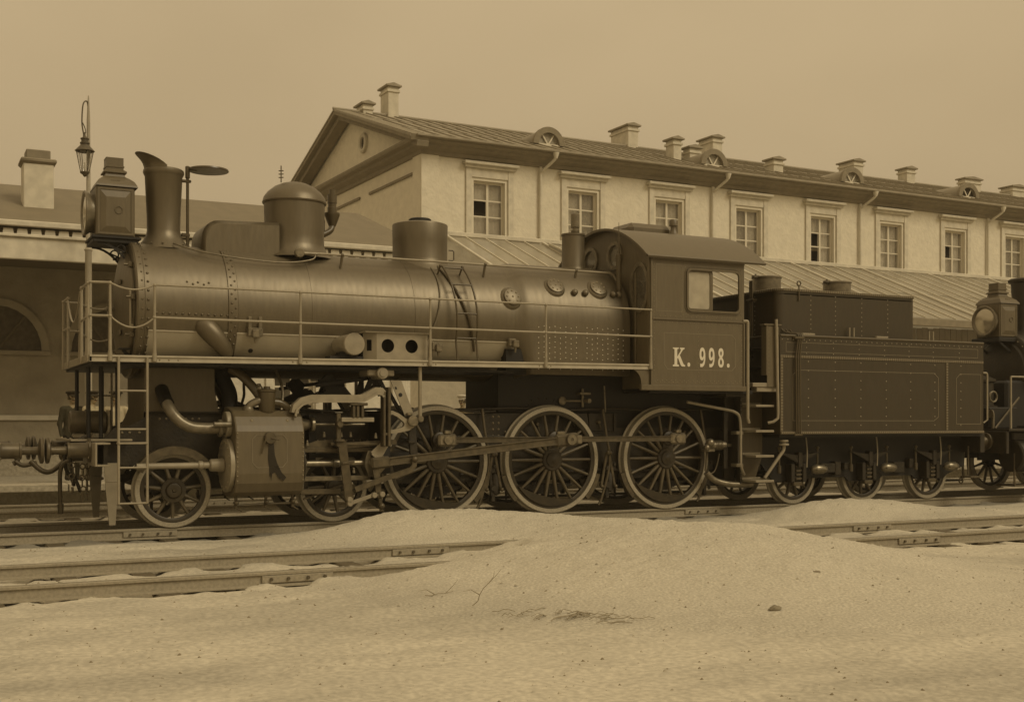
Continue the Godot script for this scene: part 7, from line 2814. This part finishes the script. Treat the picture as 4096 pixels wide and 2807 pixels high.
	for x in [11.66, 11.76, 13.58, 13.68]:
		cyl(st, Vector3(x, 2.95, 1.40), Vector3(x, 3.13, 1.40), 0.016, -1, 8)
	put(st, "lamp_iron", M.rail_paint, o)
	# filler manholes
	for q in [[11.30, -0.45], [13.08, -0.50]]:
		st = mb()
		lathe(st, Vector3(q[0], 3.60, q[1]), Vector3.UP, V2([0.0, 0.265, 0.57, 0.27, 0.575, 0.285, 0.60, 0.285, 0.60, 0.25, 0.62, 0.2, 0.63, 0.0]), 30)
		var mh = put(st, "manhole", M.pipe, o)
		st = mb()
		box(st, Vector3(q[0] - 0.30, 4.19, q[1] + 0.05), Vector3(0.14, 0.05, 0.08), 0.01)
		cyl(st, Vector3(q[0] - 0.30, 4.14, q[1] + 0.05), Vector3(q[0] - 0.30, 4.24, q[1] + 0.05), 0.02)
		put(st, "hinge", M.iron, mh)
	# hand brake column and shelf on the footplate
	st = mb()
	bx(st, 9.98, 10.02, 2.12, 2.9, -1.3, 1.35)
	bx(st, 9.80, 10.0, 2.72, 2.74, 0.55, 1.34, 0.004)
	bx(st, 9.80, 10.0, 2.40, 2.42, 0.55, 1.34, 0.004)
	cyl(st, Vector3(9.88, 2.12, 0.85), Vector3(9.88, 2.85, 0.85), 0.02)
	cyl(st, Vector3(9.88, 2.58, 0.85), Vector3(9.88, 2.68, 0.85), 0.07, 0.05, 12, true, 0.01)
	put(st, "brake_column", M.frame, o)
	# wheels
	var w = wheel_parts(o, Vector3(10.85, 0.515, 0.86), 0.50, 10, 1.0, 0.12, 0.0, 0.0)
	w.position.y = 0.50
	copy_part(w, o, Vector3(12.48, 0.50, 0.86), 0.3)
	copy_part(w, o, Vector3(14.10, 0.50, 0.86), 0.1)
	var wf = wheel_parts(o, Vector3(10.85, 0.50, -0.86), 0.50, 10, -1.0, 0.12, 0.0, 0.0)
	copy_part(wf, o, Vector3(12.48, 0.50, -0.86), 0.2)
	copy_part(wf, o, Vector3(14.10, 0.50, -0.86), 0.4)
	for x in [10.85, 12.48, 14.10]:
		st = mb()
		cyl(st, Vector3(x, 0.50, -1.0), Vector3(x, 0.50, 1.0), 0.075, -1, 14)
		put(st, "axle", M.wheel, o)
	# rear buffer beam and its handrail
	st = mb()
	bx(st, 14.88, 15.0, 0.88, 1.24, -1.42, 1.42, 0.008)
	put(st, "buffer_beam", M.frame, o)
	for sg in [-1.0, 1.0]:
		buffer(o, Vector3(15.0, 1.08, 0.95 * sg), 1.0)
		st = mb()
		tube(st, bend([Vector3(14.86, 2.38, 1.50 * sg), Vector3(14.93, 2.38, 1.52 * sg), Vector3(14.95, 2.33, 1.52 * sg)], 3) + [Vector3(14.95, 1.50, 1.52 * sg), Vector3(14.87, 1.44, 1.50 * sg)], 0.018, 8)
		put(st, "rear_handrail", M.rail_paint, o)
		st = mb()
		cyl(st, Vector3(14.80, 0.45, 1.2 * sg), Vector3(14.80, 1.0, 1.2 * sg), 0.016, -1, 8)
		ringtube(st, Vector3(14.72, 0.34, 1.1 * sg), Vector3.BACK, 0.05, 0.014, 14, 6)
		bx(st, 14.70, 15.05, 0.40, 0.43, 1.1 * sg, 1.36 * sg, 0.006)
		put(st, "rear_step", M.rod, o)

# ---------------------------------------------------------------- second engine, wagon, lamp post
func build_second_engine():
	var o = thing("steam_locomotive", "front of a smaller locomotive with a large round headlamp, behind the tender", "locomotive")
	var st = mb()
	lathe(st, Vector3(17.05, 2.5, 0), Vector3.RIGHT, V2([0.0, 0.0, 0.0, 0.70, 0.04, 0.78, 0.06, 0.80, 1.4, 0.80, 1.41, 0.77, 5.4, 0.77]), 48)
	var b = put(st, "boiler", M.frame, o)
	st = mb()
	lathe(st, Vector3(17.06, 2.5, 0), Vector3.LEFT, V2([0.0, 0.66, 0.05, 0.62, 0.12, 0.3, 0.14, 0.0]), 36, 0, TAU, 30.0)
	put(st, "smokebox_door", M.frame, b)
	st = mb()
	for k in 30:
		var a = TAU * k / 30
		rivet(st, Vector3(17.05, 2.5 + cos(a) * 0.74, sin(a) * 0.74), Vector3.LEFT, 0.018)
	put(st, "rivets", M.rivet, b, "stuff")
	st = mb()
	lathe(st, Vector3(17.75, 3.22, 0), Vector3.UP, V2([0.0, 0.34, 0.1, 0.25, 0.2, 0.21, 1.15, 0.26, 1.17, 0.31, 1.22, 0.32, 1.25, 0.28, 1.25, 0.2]), 30)
	put(st, "chimney", M.frame, o)
	st = mb()
	lathe(st, Vector3(19.6, 3.15, 0), Vector3.UP, V2([0.0, 0.5, 0.15, 0.40, 0.75, 0.40, 0.9, 0.3, 0.98, 0.0]), 30)
	put(st, "steam_dome", M.frame, o)
	st = mb()
	bx(st, 16.5, 18.6, 1.33, 2.3, -0.62, 0.62, 0.05)
	put(st, "smokebox_saddle", M.black, o)
	for q in [[16.15, 0.35], [16.1, -0.5]]:
		st = mb()
		lathe(st, Vector3(q[0], 1.33, q[1]), Vector3.UP, V2([0.0, 0.26, 0.04, 0.26, 0.05, 0.20, 0.38, 0.20, 0.40, 0.27, 0.45, 0.27, 0.47, 0.20, 0.92, 0.20, 0.94, 0.25, 0.98, 0.25, 1.04, 0.14, 1.06, 0.0]), 22)
		put(st, "air_pump", M.frame, o)
	st = mb()
	bx(st, 15.70, 16.5, 1.33, 1.75, -1.2, 0.9, 0.02)
	put(st, "tool_box", M.black, o)
	loco_headlamp(o, Vector3(16.68, 3.18, 0), 0.0)
	st = mb()
	bx(st, 16.60, 17.3, 3.10, 3.19, -0.36, 0.36, 0.01)
	for s in [-1.0, 1.0]:
		bar(st, Vector3(16.66, 3.1, 0.3 * s), Vector3(17.08, 2.85, 0.3 * s), 0.05, 0.03)
	put(st, "lamp_shelf", M.black, o)
	# platform, beam, railing
	st = mb()
	bx(st, 15.62, 22.0, 1.28, 1.33, -1.45, 1.45, 0.006)
	var pf = put(st, "front_platform", M.frame, o)
	st = mb()
	bx(st, 15.58, 15.66, 0.85, 1.28, -1.42, 1.42, 0.01)
	put(st, "buffer_beam", M.frame, o)
	for s in [-1.0, 1.0]:
		buffer(o, Vector3(15.58, 1.08, 0.95 * s), -1.0)
		for x in [15.70, 16.4, 17.4]:
			st = mb()
			cyl(st, Vector3(x, 1.3, 1.42 * s), Vector3(x, 2.33, 1.42 * s), 0.022, 0.018, 8)
			put(st, "railing_post", M.rail_paint, o)
		st = mb()
		cyl(st, Vector3(15.70, 2.33, 1.42 * s), Vector3(17.4, 2.33, 1.42 * s), 0.018, -1, 8)
		put(st, "railing_bar", M.rail_paint, o)
		st = mb()
		bar(st, Vector3(15.75, 1.33, 1.0 * s), Vector3(16.6, 1.95, 0.85 * s), 0.04, 0.03)
		put(st, "stay", M.rod, o)
		st = mb()
		cyl(st, Vector3(16.0, 0.80, 1.15 * s), Vector3(16.9, 0.80, 1.15 * s), 0.32, -1, 28, true, 0.03)
		bx(st, 16.02, 16.88, 1.0, 1.27, 0.7 * s, 1.2 * s, 0.03)
		put(st, "cylinder", M.frame, o)
		st = mb()
		bx(st, 15.70, 21.8, 0.7, 1.28, 0.6 * s, 0.64 * s)
		put(st, "frame", M.black, o)
		st = mb()
		lathe(st, Vector3(15.72, 1.62, 0.95 * s), Vector3.LEFT, V2([0, 0.06, 0.03, 0.085, 0.05, 0.085, 0.06, 0.0]), 16)
		cyl(st, Vector3(15.75, 1.33, 0.95 * s), Vector3(15.75, 1.62, 0.95 * s), 0.03)
		ringtube(st, Vector3(15.70, 1.95, 1.0 * s), Vector3.BACK, 0.10, 0.02, 18, 6)
		put(st, "marker_lamp", M.pipe, o)
		st = mb()
		tube(st, bend([Vector3(15.56, 1.0, 0.5 * s), Vector3(15.46, 0.95, 0.5 * s), Vector3(15.42, 0.6, 0.5 * s), Vector3(15.45, 0.35, 0.5 * s)], 4), 0.026, 8)
		put(st, "brake_hose", M.rod, o)
		st = mb()
		bx(st, 15.95, 16.9, 0.20, 0.235, 0.85 * s, 1.3 * s, 0.005)
		bar(st, Vector3(16.0, 0.22, 1.25 * s), Vector3(16.0, 0.85, 1.25 * s), 0.04, 0.03, Vector3.RIGHT)
		put(st, "step", M.rod, o)
	var w = wheel_parts(o, Vector3(17.6, 0.62, 0.86), 0.60, 12, 1.0, 0.14, 0.6, 0.2, Vector2(0.0, 0.26))
	copy_part(w, o, Vector3(19.0, 0.62, 0.86))
	copy_part(w, o, Vector3(20.4, 0.62, 0.86))
	var wf = wheel_parts(o, Vector3(17.6, 0.62, -0.86), 0.60, 12, -1.0, 0.14, 0.6, 0.2, Vector2(0.0, 0.26))
	copy_part(wf, o, Vector3(19.0, 0.62, -0.86))
	copy_part(wf, o, Vector3(20.4, 0.62, -0.86))

func build_wagon():
	var o = thing("flat_wagon", "low flat wagon whose buffers touch the front of the lettered locomotive", "wagon", Vector3(0.10, 0, 0))
	var st = mb()
	bx(st, -2.42, -2.34, 0.86, 1.20, -1.4, 1.4, 0.01)
	put(st, "headstock", M.frame, o)
	for s in [-1.0, 1.0]:
		buffer(o, Vector3(-2.34, 1.08, 0.95 * s), 1.0)
		st = mb()
		bx(st, -9.8, -2.42, 0.9, 1.15, 1.18 * s, 1.24 * s, 0.008)
		put(st, "sole_bar", M.frame, o)
		var wh = wheel_parts(o, Vector3(-4.0, 0.51, 0.86 * s), 0.50, 9, s, 0.12, 0.0, 0.0)
		copy_part(wh, o, Vector3(-8.2, 0.51, 0.86 * s))
	var proto = null
	for k in 30:
		var x = -2.46 - 0.245 * k
		if proto == null:
			var s2 = mb()
			box(s2, Vector3.ZERO, Vector3(0.235, 0.05, 2.7), 0.006)
			proto = put(s2, "plank", M.wood, o)
			proto.position = Vector3(x - 0.12, 1.178, 0)
		else:
			again(proto, o, Vector3(x - 0.12, 1.178 + rng.randf_range(-0.004, 0.004), 0))
	st = mb()
	tube(st, bend([Vector3(-2.33, 1.02, 0), Vector3(-2.12, 1.02, 0), Vector3(-2.02, 0.94, 0), Vector3(-2.08, 0.88, 0)], 4), 0.035, 8)
	put(st, "draw_hook", M.rod, o)
	st = mb()
	tube(st, bend([Vector3(-2.05, 0.92, 0.02), Vector3(-1.95, 0.86, 0.04), Vector3(-1.78, 0.90, 0.05)], 4), 0.03, 8)
	put(st, "coupling_link", M.rod, o)
	for x in [-4.0, -8.2]:
		st = mb()
		cyl(st, Vector3(x, 0.51, -0.8), Vector3(x, 0.51, 0.8), 0.07, -1, 12)
		put(st, "axle", M.wheel, o)

func build_lamp_post():
	var x = 0.03
	var z = -8.0
	var o = thing("lamp_post", "tall slender post with hanging glass lantern on the platform", "street lamp", Vector3(x, 0.31, z))
	var st = mb()
	lathe(st, Vector3.ZERO, Vector3.UP, V2([0.0, 0.16, 0.25, 0.15, 0.3, 0.10, 0.9, 0.085, 0.95, 0.11, 1.0, 0.11, 1.05, 0.075, 4.6, 0.065, 4.65, 0.085, 4.7, 0.05, 7.3, 0.034, 7.6, 0.02, 7.78, 0.012, 7.80, 0.0]), 16)
	put(st, "pole", M.post, o)
	st = mb()
	tube(st, bend([Vector3(0.0, 7.35, 0), Vector3(-0.015, 7.62, 0.0), Vector3(-0.06, 7.66, 0.05), Vector3(-0.12, 7.55, 0.1), Vector3(-0.14, 7.2, 0.12), Vector3(-0.11, 6.98, 0.12), Vector3(-0.09, 6.86, 0.12)], 5), 0.014, 8)
	tube(st, bend([Vector3(-0.13, 7.2, 0.12), Vector3(-0.08, 7.1, 0.1), Vector3(-0.07, 7.0, 0.12), Vector3(-0.12, 6.92, 0.12)], 5), 0.010, 6)
	put(st, "crook", M.iron, o)
	var c = Vector3(-0.085, 6.15, 0.12)
	st = mb()
	lathe(st, c + Vector3(0, 0.46, 0), Vector3.UP, V2([0.0, 0.165, 0.02, 0.195, 0.035, 0.18, 0.12, 0.10, 0.16, 0.075, 0.165, 0.095, 0.19, 0.095, 0.20, 0.07, 0.25, 0.07, 0.255, 0.085, 0.275, 0.085, 0.29, 0.05, 0.32, 0.02, 0.40, 0.012]), 20)
	var lt = put(st, "lantern_roof", M.iron, o)
	st = mb()
	for k in 6:
		var a = TAU * k / 6
		bar(st, c + Vector3(cos(a) * 0.085, 0.06, sin(a) * 0.085), c + Vector3(cos(a) * 0.165, 0.47, sin(a) * 0.165), 0.014, 0.014)
	lathe(st, c, Vector3.UP, V2([-0.05, 0.0, -0.03, 0.03, 0.0, 0.045, 0.03, 0.09, 0.06, 0.095, 0.065, 0.0]), 16)
	put(st, "lantern_frame", M.iron, lt)
	st = mb()
	lathe(st, c, Vector3.UP, V2([0.07, 0.078, 0.46, 0.155]), 6)
	put(st, "glass", M.glass, lt)
	st = mb()
	cyl(st, c + Vector3(0, 0.06, 0), c + Vector3(0, 0.25, 0), 0.02, 0.015, 8)
	put(st, "burner", M.hood, lt)

# ---------------------------------------------------------------- people on the platform
func capsule(p, a, b, ra, rb_):
	var ab = b - a
	var t = clampf((p - a).dot(ab) / maxf(ab.length_squared(), 1e-9), 0.0, 1.0)
	return p.distance_to(a + ab * t) - lerpf(ra, rb_, t)

func nets(st, bones, cell, k):
	# surface nets over the smooth union of tapered capsules; each bone carries a colour
	var lo = Vector3.ONE * 99
	var hi = -lo
	for b in bones:
		var m = maxf(b[2], b[3]) + 2.5 * cell
		for q in [b[0], b[1]]:
			lo = lo.min(q - Vector3.ONE * m)
			hi = hi.max(q + Vector3.ONE * m)
	var n = Vector3i(((hi - lo) / cell).ceil()) + Vector3i.ONE
	var F = PackedFloat32Array()
	F.resize(n.x * n.y * n.z)
	F.fill(9.0)
	for b in bones:
		var m = maxf(b[2], b[3]) + maxf(3.0 * cell, k)
		var i0 = Vector3i(((b[0].min(b[1]) - Vector3.ONE * m - lo) / cell).floor()).clamp(Vector3i.ZERO, n - Vector3i.ONE)
		var i1 = Vector3i(((b[0].max(b[1]) + Vector3.ONE * m - lo) / cell).ceil()).clamp(Vector3i.ZERO, n - Vector3i.ONE)
		for z in range(i0.z, i1.z + 1):
			for y in range(i0.y, i1.y + 1):
				for x in range(i0.x, i1.x + 1):
					var d = capsule(lo + Vector3(x, y, z) * cell, b[0], b[1], b[2], b[3])
					var id = x + n.x * (y + n.y * z)
					var f = F[id]
					if f > 8.0:
						F[id] = d
					else:
						var h = clampf(0.5 + 0.5 * (f - d) / k, 0.0, 1.0)
						F[id] = lerpf(f, d, h) - k * h * (1.0 - h)
	var vid = {}
	var P = []
	var NN = []
	var CC = []
	var off = [0, 1, n.x, n.x + 1, n.x * n.y, n.x * n.y + 1, n.x * n.y + n.x, n.x * n.y + n.x + 1]
	for z in n.z - 1:
		for y in n.y - 1:
			for x in n.x - 1:
				var id = x + n.x * (y + n.y * z)
				var neg = 0
				for q in 8:
					if F[id + off[q]] < 0.0: neg += 1
				if neg == 0 or neg == 8:
					continue
				var sum = Vector3.ZERO
				var cnt = 0
				for e in [[0, 1], [2, 3], [4, 5], [6, 7], [0, 2], [1, 3], [4, 6], [5, 7], [0, 4], [1, 5], [2, 6], [3, 7]]:
					var fa = F[id + off[e[0]]]
					var fb = F[id + off[e[1]]]
					if (fa < 0.0) != (fb < 0.0):
						var t = fa / (fa - fb)
						var pa = Vector3(e[0] & 1, (e[0] >> 1) & 1, e[0] >> 2)
						var pb = Vector3(e[1] & 1, (e[1] >> 1) & 1, e[1] >> 2)
						sum += pa.lerp(pb, t)
						cnt += 1
				var p = lo + (Vector3(x, y, z) + sum / cnt) * cell
				vid[id] = P.size()
				P.append(p)
				NN.append(Vector3(F[id + 1] - F[id], F[id + off[2]] - F[id], F[id + off[4]] - F[id]).normalized())
				var best = 9.0
				var col = Color.WHITE
				for b in bones:
					var d = capsule(p, b[0], b[1], b[2], b[3])
					if d < best:
						best = d
						col = b[4]
				CC.append(col)
	for id in vid:
		var x = id % n.x
		var y = (id / n.x) % n.y
		var z = id / (n.x * n.y)
		for ax in 3:
			var d = [1, n.x, n.x * n.y]
			if (F[id] < 0.0) == (F[id + d[ax]] < 0.0):
				continue
			var u = d[(ax + 1) % 3]
			var v = d[(ax + 2) % 3]
			if not (vid.has(id - u) and vid.has(id - v) and vid.has(id - u - v)):
				continue
			var q = [vid[id], vid[id - u], vid[id - u - v], vid[id - v]]
			for t in [[0, 1, 2], [0, 2, 3]]:
				var a = q[t[0]]
				var b = q[t[1]]
				var c = q[t[2]]
				var g = (P[b] - P[a]).cross(P[c] - P[a])
				if g.dot(NN[a] + NN[b] + NN[c]) > 0.0:
					var s = b; b = c; c = s
				for w in [a, b, c]:
					st.set_color(CC[w]); st.set_normal(NN[w]); st.add_vertex(P[w])

func person(label, at, turn, coat, legs, arm_l, arm_r, cap, long_coat):
	# standing about 1.72 m tall, facing +z before the turn; each arm is [elbow, wrist]
	var o = thing("person", label, "person", at, turn, "people standing on the platform")
	var skin = Color(0.30, 0.255, 0.185)
	var boot = Color(0.03, 0.022, 0.012)
	var B = []
	for s in [-1.0, 1.0]:
		B.append([Vector3(0.085 * s, 0.90, 0), Vector3(0.095 * s, 0.50, 0.015), 0.088, 0.060, legs])
		B.append([Vector3(0.095 * s, 0.50, 0.015), Vector3(0.10 * s, 0.10, -0.01), 0.058, 0.042, legs])
		B.append([Vector3(0.10 * s, 0.045, -0.03), Vector3(0.12 * s, 0.035, 0.15), 0.045, 0.035, boot])
	B.append([Vector3(0, 0.92, 0), Vector3(0, 1.12, 0.01), 0.135, 0.125, coat])
	B.append([Vector3(-0.05, 1.12, 0.01), Vector3(-0.07, 1.34, 0.0), 0.115, 0.105, coat])
	B.append([Vector3(0.05, 1.12, 0.01), Vector3(0.07, 1.34, 0.0), 0.115, 0.105, coat])
	B.append([Vector3(-0.17, 1.405, 0), Vector3(0.17, 1.405, 0), 0.058, 0.058, coat])
	if long_coat:
		for s in [-1.0, 1.0]:
			B.append([Vector3(0.06 * s, 1.0, 0), Vector3(0.09 * s, 0.58, 0.0), 0.12, 0.125, coat])
	B.append([Vector3(0, 1.42, 0), Vector3(0, 1.51, 0.01), 0.055, 0.05, skin])
	var i = 0
	for a in [arm_l, arm_r]:
		var s = -1.0 if i == 0 else 1.0
		var sh = Vector3(0.19 * s, 1.39, 0)
		B.append([sh, a[0], 0.056, 0.044, coat])
		B.append([a[0], a[1], 0.042, 0.030, coat])
		i += 1
	var st = mb()
	nets(st, B, 0.020, 0.035)
	# hands: palm, four fingers and a thumb
	i = 0
	for a in [arm_l, arm_r]:
		var s = -1.0 if i == 0 else 1.0
		var d = (a[1] - a[0]).normalized()
		var side = d.cross(Vector3(s, 0, 0)).normalized()
		if side.length() < 0.1: side = Vector3.BACK
		var pn = d.cross(side).normalized()
		var H = [[a[1], a[1] + d * 0.07, 0.026, 0.024, skin], [a[1] + d * 0.03 + side * 0.014, a[1] + d * 0.075 + side * 0.024, 0.02, 0.014, skin], [a[1] + d * 0.03 - side * 0.014, a[1] + d * 0.075 - side * 0.024, 0.02, 0.014, skin]]
		for f in 4:
			var base = a[1] + d * 0.075 + side * (0.028 - 0.0185 * f)
			var len = [0.034, 0.040, 0.037, 0.028][f]
			var k1 = base + d * len + pn * 0.004 * s
			H.append([base, k1, 0.0095, 0.0088, skin])
			H.append([k1, k1 + (d * 0.8 + pn * 0.6 * s).normalized() * len * 0.85, 0.0086, 0.0072, skin])
		var tb = a[1] + d * 0.025 + side * 0.028
		H.append([tb, tb + (d * 0.6 + side * 0.7).normalized() * 0.035, 0.012, 0.010, skin])
		H.append([tb + (d * 0.6 + side * 0.7).normalized() * 0.035, tb + (d * 0.6 + side * 0.7).normalized() * 0.035 + (d + side * 0.1).normalized() * 0.026, 0.010, 0.008, skin])
		nets(st, H, 0.0055, 0.006)
		i += 1
	# head
	var hc = Vector3(0, 1.615, 0.015)
	var hair = Color(0.04, 0.03, 0.016)
	var Hd = [[hc + Vector3(0, 0.02, -0.012), hc + Vector3(0, 0.03, 0.012), 0.088, 0.082, skin], [hc + Vector3(0, -0.03, 0.03), hc + Vector3(0, -0.07, 0.045), 0.062, 0.040, skin], [hc + Vector3(0, 0.015, 0.092), hc + Vector3(0, -0.022, 0.108), 0.010, 0.016, skin], [hc + Vector3(-0.018, -0.055, 0.082), hc + Vector3(0.018, -0.055, 0.082), 0.010, 0.010, Color(0.36, 0.22, 0.13)], [Vector3(0, 1.50, 0.0), hc + Vector3(0, -0.05, 0), 0.052, 0.055, skin]]
	for s in [-1.0, 1.0]:
		Hd.append([hc + Vector3(0.034 * s, 0.018, 0.078), hc + Vector3(0.034 * s, 0.018, 0.080), 0.013, 0.013, Color(0.12, 0.09, 0.05)])
		Hd.append([hc + Vector3(0.045 * s, 0.040, 0.078), hc + Vector3(0.018 * s, 0.042, 0.086), 0.008, 0.008, hair])
		Hd.append([hc + Vector3(0.085 * s, 0.02, -0.005), hc + Vector3(0.086 * s, -0.025, 0.0), 0.016, 0.012, skin])
	Hd.append([hc + Vector3(-0.03, -0.034, 0.092), hc + Vector3(0.03, -0.034, 0.092), 0.010, 0.010, hair])
	nets(st, Hd, 0.0085, 0.012)
	put(st, "body", M.vc, o)
	st = mb()
	lathe(st, hc + Vector3(0, 0.0, -0.012), Vector3(0, 1, -0.05), V2([-0.03, 0.092, 0.02, 0.098, 0.07, 0.085, 0.105, 0.05, 0.115, 0.0]), 18, 0, TAU, 60.0)
	put(st, "hair", M.hair, o)
	st = mb()
	lathe(st, hc + Vector3(0, 0.055, 0.0), Vector3(0, 1, -0.08), V2([0.0, 0.100, 0.035, 0.102, 0.04, 0.125, 0.06, 0.135, 0.08, 0.12, 0.09, 0.05, 0.092, 0.0]), 22)
	var pk = []
	for q in 9:
		var a = PI * q / 8.0
		pk.append(Vector2(cos(a) * 0.09, sin(a) * 0.07))
	prism(st, pk, hc + Vector3(0, 0.055, 0.085), Vector3.RIGHT, Vector3(0, -0.25, 1).normalized(), 0.008)
	put(st, "cap", cap, o)

func build_people():
	var white = Color(0.36, 0.33, 0.26)
	var pale = Color(0.28, 0.24, 0.165)
	var dark = Color(0.035, 0.028, 0.015)
	var mid = Color(0.12, 0.095, 0.055)
	person("person in white shirt standing between the dark coat and the white coat", Vector3(-0.02, 0.31, -7.1), 0.7, white, mid, [Vector3(-0.25, 1.12, 0.0), Vector3(-0.16, 0.95, 0.16)], [Vector3(0.25, 1.12, -0.02), Vector3(0.25, 0.86, 0.06)], M.cloth_dark, false)
	person("person in long dark coat standing beside the lamp post", Vector3(-0.36, 0.31, -7.3), 0.2, dark, dark, [Vector3(-0.24, 1.11, -0.03), Vector3(-0.23, 0.86, 0.05)], [Vector3(0.26, 1.12, 0.02), Vector3(0.13, 1.08, 0.20)], M.cloth_dark, true)
	person("person in long white coat seen below the front of the smokebox", Vector3(0.42, 0.31, -7.0), -0.4, Color(0.40, 0.37, 0.30), mid, [Vector3(-0.25, 1.12, 0.0), Vector3(-0.24, 0.86, 0.06)], [Vector3(0.25, 1.12, 0.0), Vector3(0.18, 0.92, 0.14)], M.cloth_dark, true)
	person("person in pale coat and light cap standing alone behind the first driving wheel", Vector3(7.95, 0.31, -7.0), -0.9, pale, dark, [Vector3(-0.24, 1.12, 0.0), Vector3(-0.23, 0.86, 0.06)], [Vector3(0.25, 1.12, 0.0), Vector3(0.24, 0.86, 0.05)], M.hood, true)

# ---------------------------------------------------------------- brushwood and clods on the sand
func gy(x, z):
	return ground_y(x, z, heaps(x, z))

func build_litter():
	rng.seed = 77
	var st = mb()
	for k in 40:
		var t = rng.randf()
		var x = lerpf(0.95, 1.62, t) + rng.randf_range(-0.12, 0.12)
		var z = lerpf(9.35, 10.05, t) + rng.randf_range(-0.10, 0.10)
		var a = rng.randf_range(-0.7, 0.5)
		var L = rng.randf_range(0.06, 0.30)
		var pts = []
		for i in 5:
			var q = i / 4.0
			pts.append(Vector3(x + cos(a) * L * (q - 0.5), gy(x, z) + 0.008 + rng.randf_range(0.0, 0.008) + 0.025 * sin(q * PI) * rng.randf(), z + sin(a) * L * (q - 0.5) + rng.randf_range(-0.005, 0.005)))
		tube(st, pts, rng.randf_range(0.0015, 0.004), 5)
	var o = put(st, "brushwood", M.twig, self)
	tag(o, "small tangle of dry brushwood lying at the foot of the foreground sand heap", "twigs")
	o.set_meta("kind", "thing")
	for q in [[0.78, 8.95, 0.34, -1.0, "forked bare twig standing up in the sand left of the brushwood"], [0.62, 8.35, 0.30, 0.45, "thin twig lying on the sand behind the forked twig"]]:
		st = mb()
		var p = Vector3(q[0], gy(q[0], q[1]) + 0.01, q[1])
		var d = Vector3(cos(q[3]), 0.9 if q[3] < -0.5 else 0.06, -sin(q[3]) * 0.3).normalized()
		var pts = []
		for i in 7:
			pts.append(p + d * q[2] * (i / 6.0) + Vector3(0.012 * sin(i * 1.7), 0.006 * cos(i * 2.3), 0.01 * sin(i * 2.9)))
		tube(st, pts, [0.004, 0.0038, 0.0034, 0.003, 0.0026, 0.002, 0.0015], 6)
		tube(st, [pts[2], pts[2] + Vector3(-0.09, 0.05, 0.03), pts[2] + Vector3(-0.17, 0.045, 0.05)], [0.004, 0.003, 0.0015], 5)
		tube(st, [pts[4], pts[4] + Vector3(0.07, 0.06, 0.0), pts[4] + Vector3(0.11, 0.11, 0.01)], [0.003, 0.0025, 0.0012], 5)
		tag(put(st, "twig", M.twig, self), q[4], "twig", "twigs lying on the sand")
	for q in [[2.70, 10.35, 0.042, "larger earth clod on the smooth sand right of the brushwood"], [3.66, 9.72, 0.030, "smaller earth clod higher up the heap right of the brushwood"]]:
		st = mb()
		var rows = []
		for i in 9:
			var th = PI * i / 8.0
			var row = []
			for j in 14:
				var ph = TAU * j / 14
				var d = Vector3(sin(th) * cos(ph) * 1.3, cos(th) * 0.6, sin(th) * sin(ph) * 0.9)
				var r = q[2] * (1.0 + 0.5 * hn.get_noise_3d(d.x * 1.5 + q[0] * 9.0, d.y * 1.5, d.z * 1.5) + 0.25 * hn2.get_noise_3d(d.x * 1.2, d.y * 1.2 + q[1], d.z * 1.2))
				row.append(Vector3(q[0], gy(q[0], q[1]) + q[2] * 0.25, q[1]) + d * r)
			rows.append(row)
		grid(st, rows, Vector3(q[0], gy(q[0], q[1]), q[1]), true)
		tag(put(st, "clod", M.clod, self), q[3], "clod", "clods of earth")
	# pebbles and crumbs strewn over the sand, too many to count
	for kind in 2:
		st = mb()
		for k in [5200, 3000][kind]:
			var x = rng.randf_range(-5.5, 14.0)
			var z = 1.2 + 12.8 * pow(rng.randf(), 0.8)
			var r = 0.003 + 0.012 * pow(rng.randf(), 4.0)
			var c = Vector3(x, gy(x, z), z)
			var t0 = rng.randf() * TAU
			var top = c + Vector3(rng.randf_range(-0.4, 0.4) * r, r * 0.9, rng.randf_range(-0.4, 0.4) * r)
			for i in 5:
				var a = t0 + TAU * i / 5
				var b = t0 + TAU * (i + 1) / 5
				var p = c + Vector3(cos(a) * r * 1.3, -0.2 * r, sin(a) * r)
				var q = c + Vector3(cos(b) * r * 1.3, -0.2 * r, sin(b) * r)
				var n = (q - p).cross(top - p).normalized()
				if n.dot((p + q) * 0.5 - c + Vector3.UP * r * 0.5) < 0.0:
					n = -n
				tri(st, p, q, top, n, n, n)
		var pb = put(st, "pebbles" if kind == 0 else "cinders", M.stone if kind == 0 else M.dark_grit, self, "stuff")
		pb.set_meta("label", "small pale pebbles and crumbs strewn over the sandy yard" if kind == 0 else "small dark cinders strewn over the sandy yard")
		pb.set_meta("category", "pebbles" if kind == 0 else "cinders")
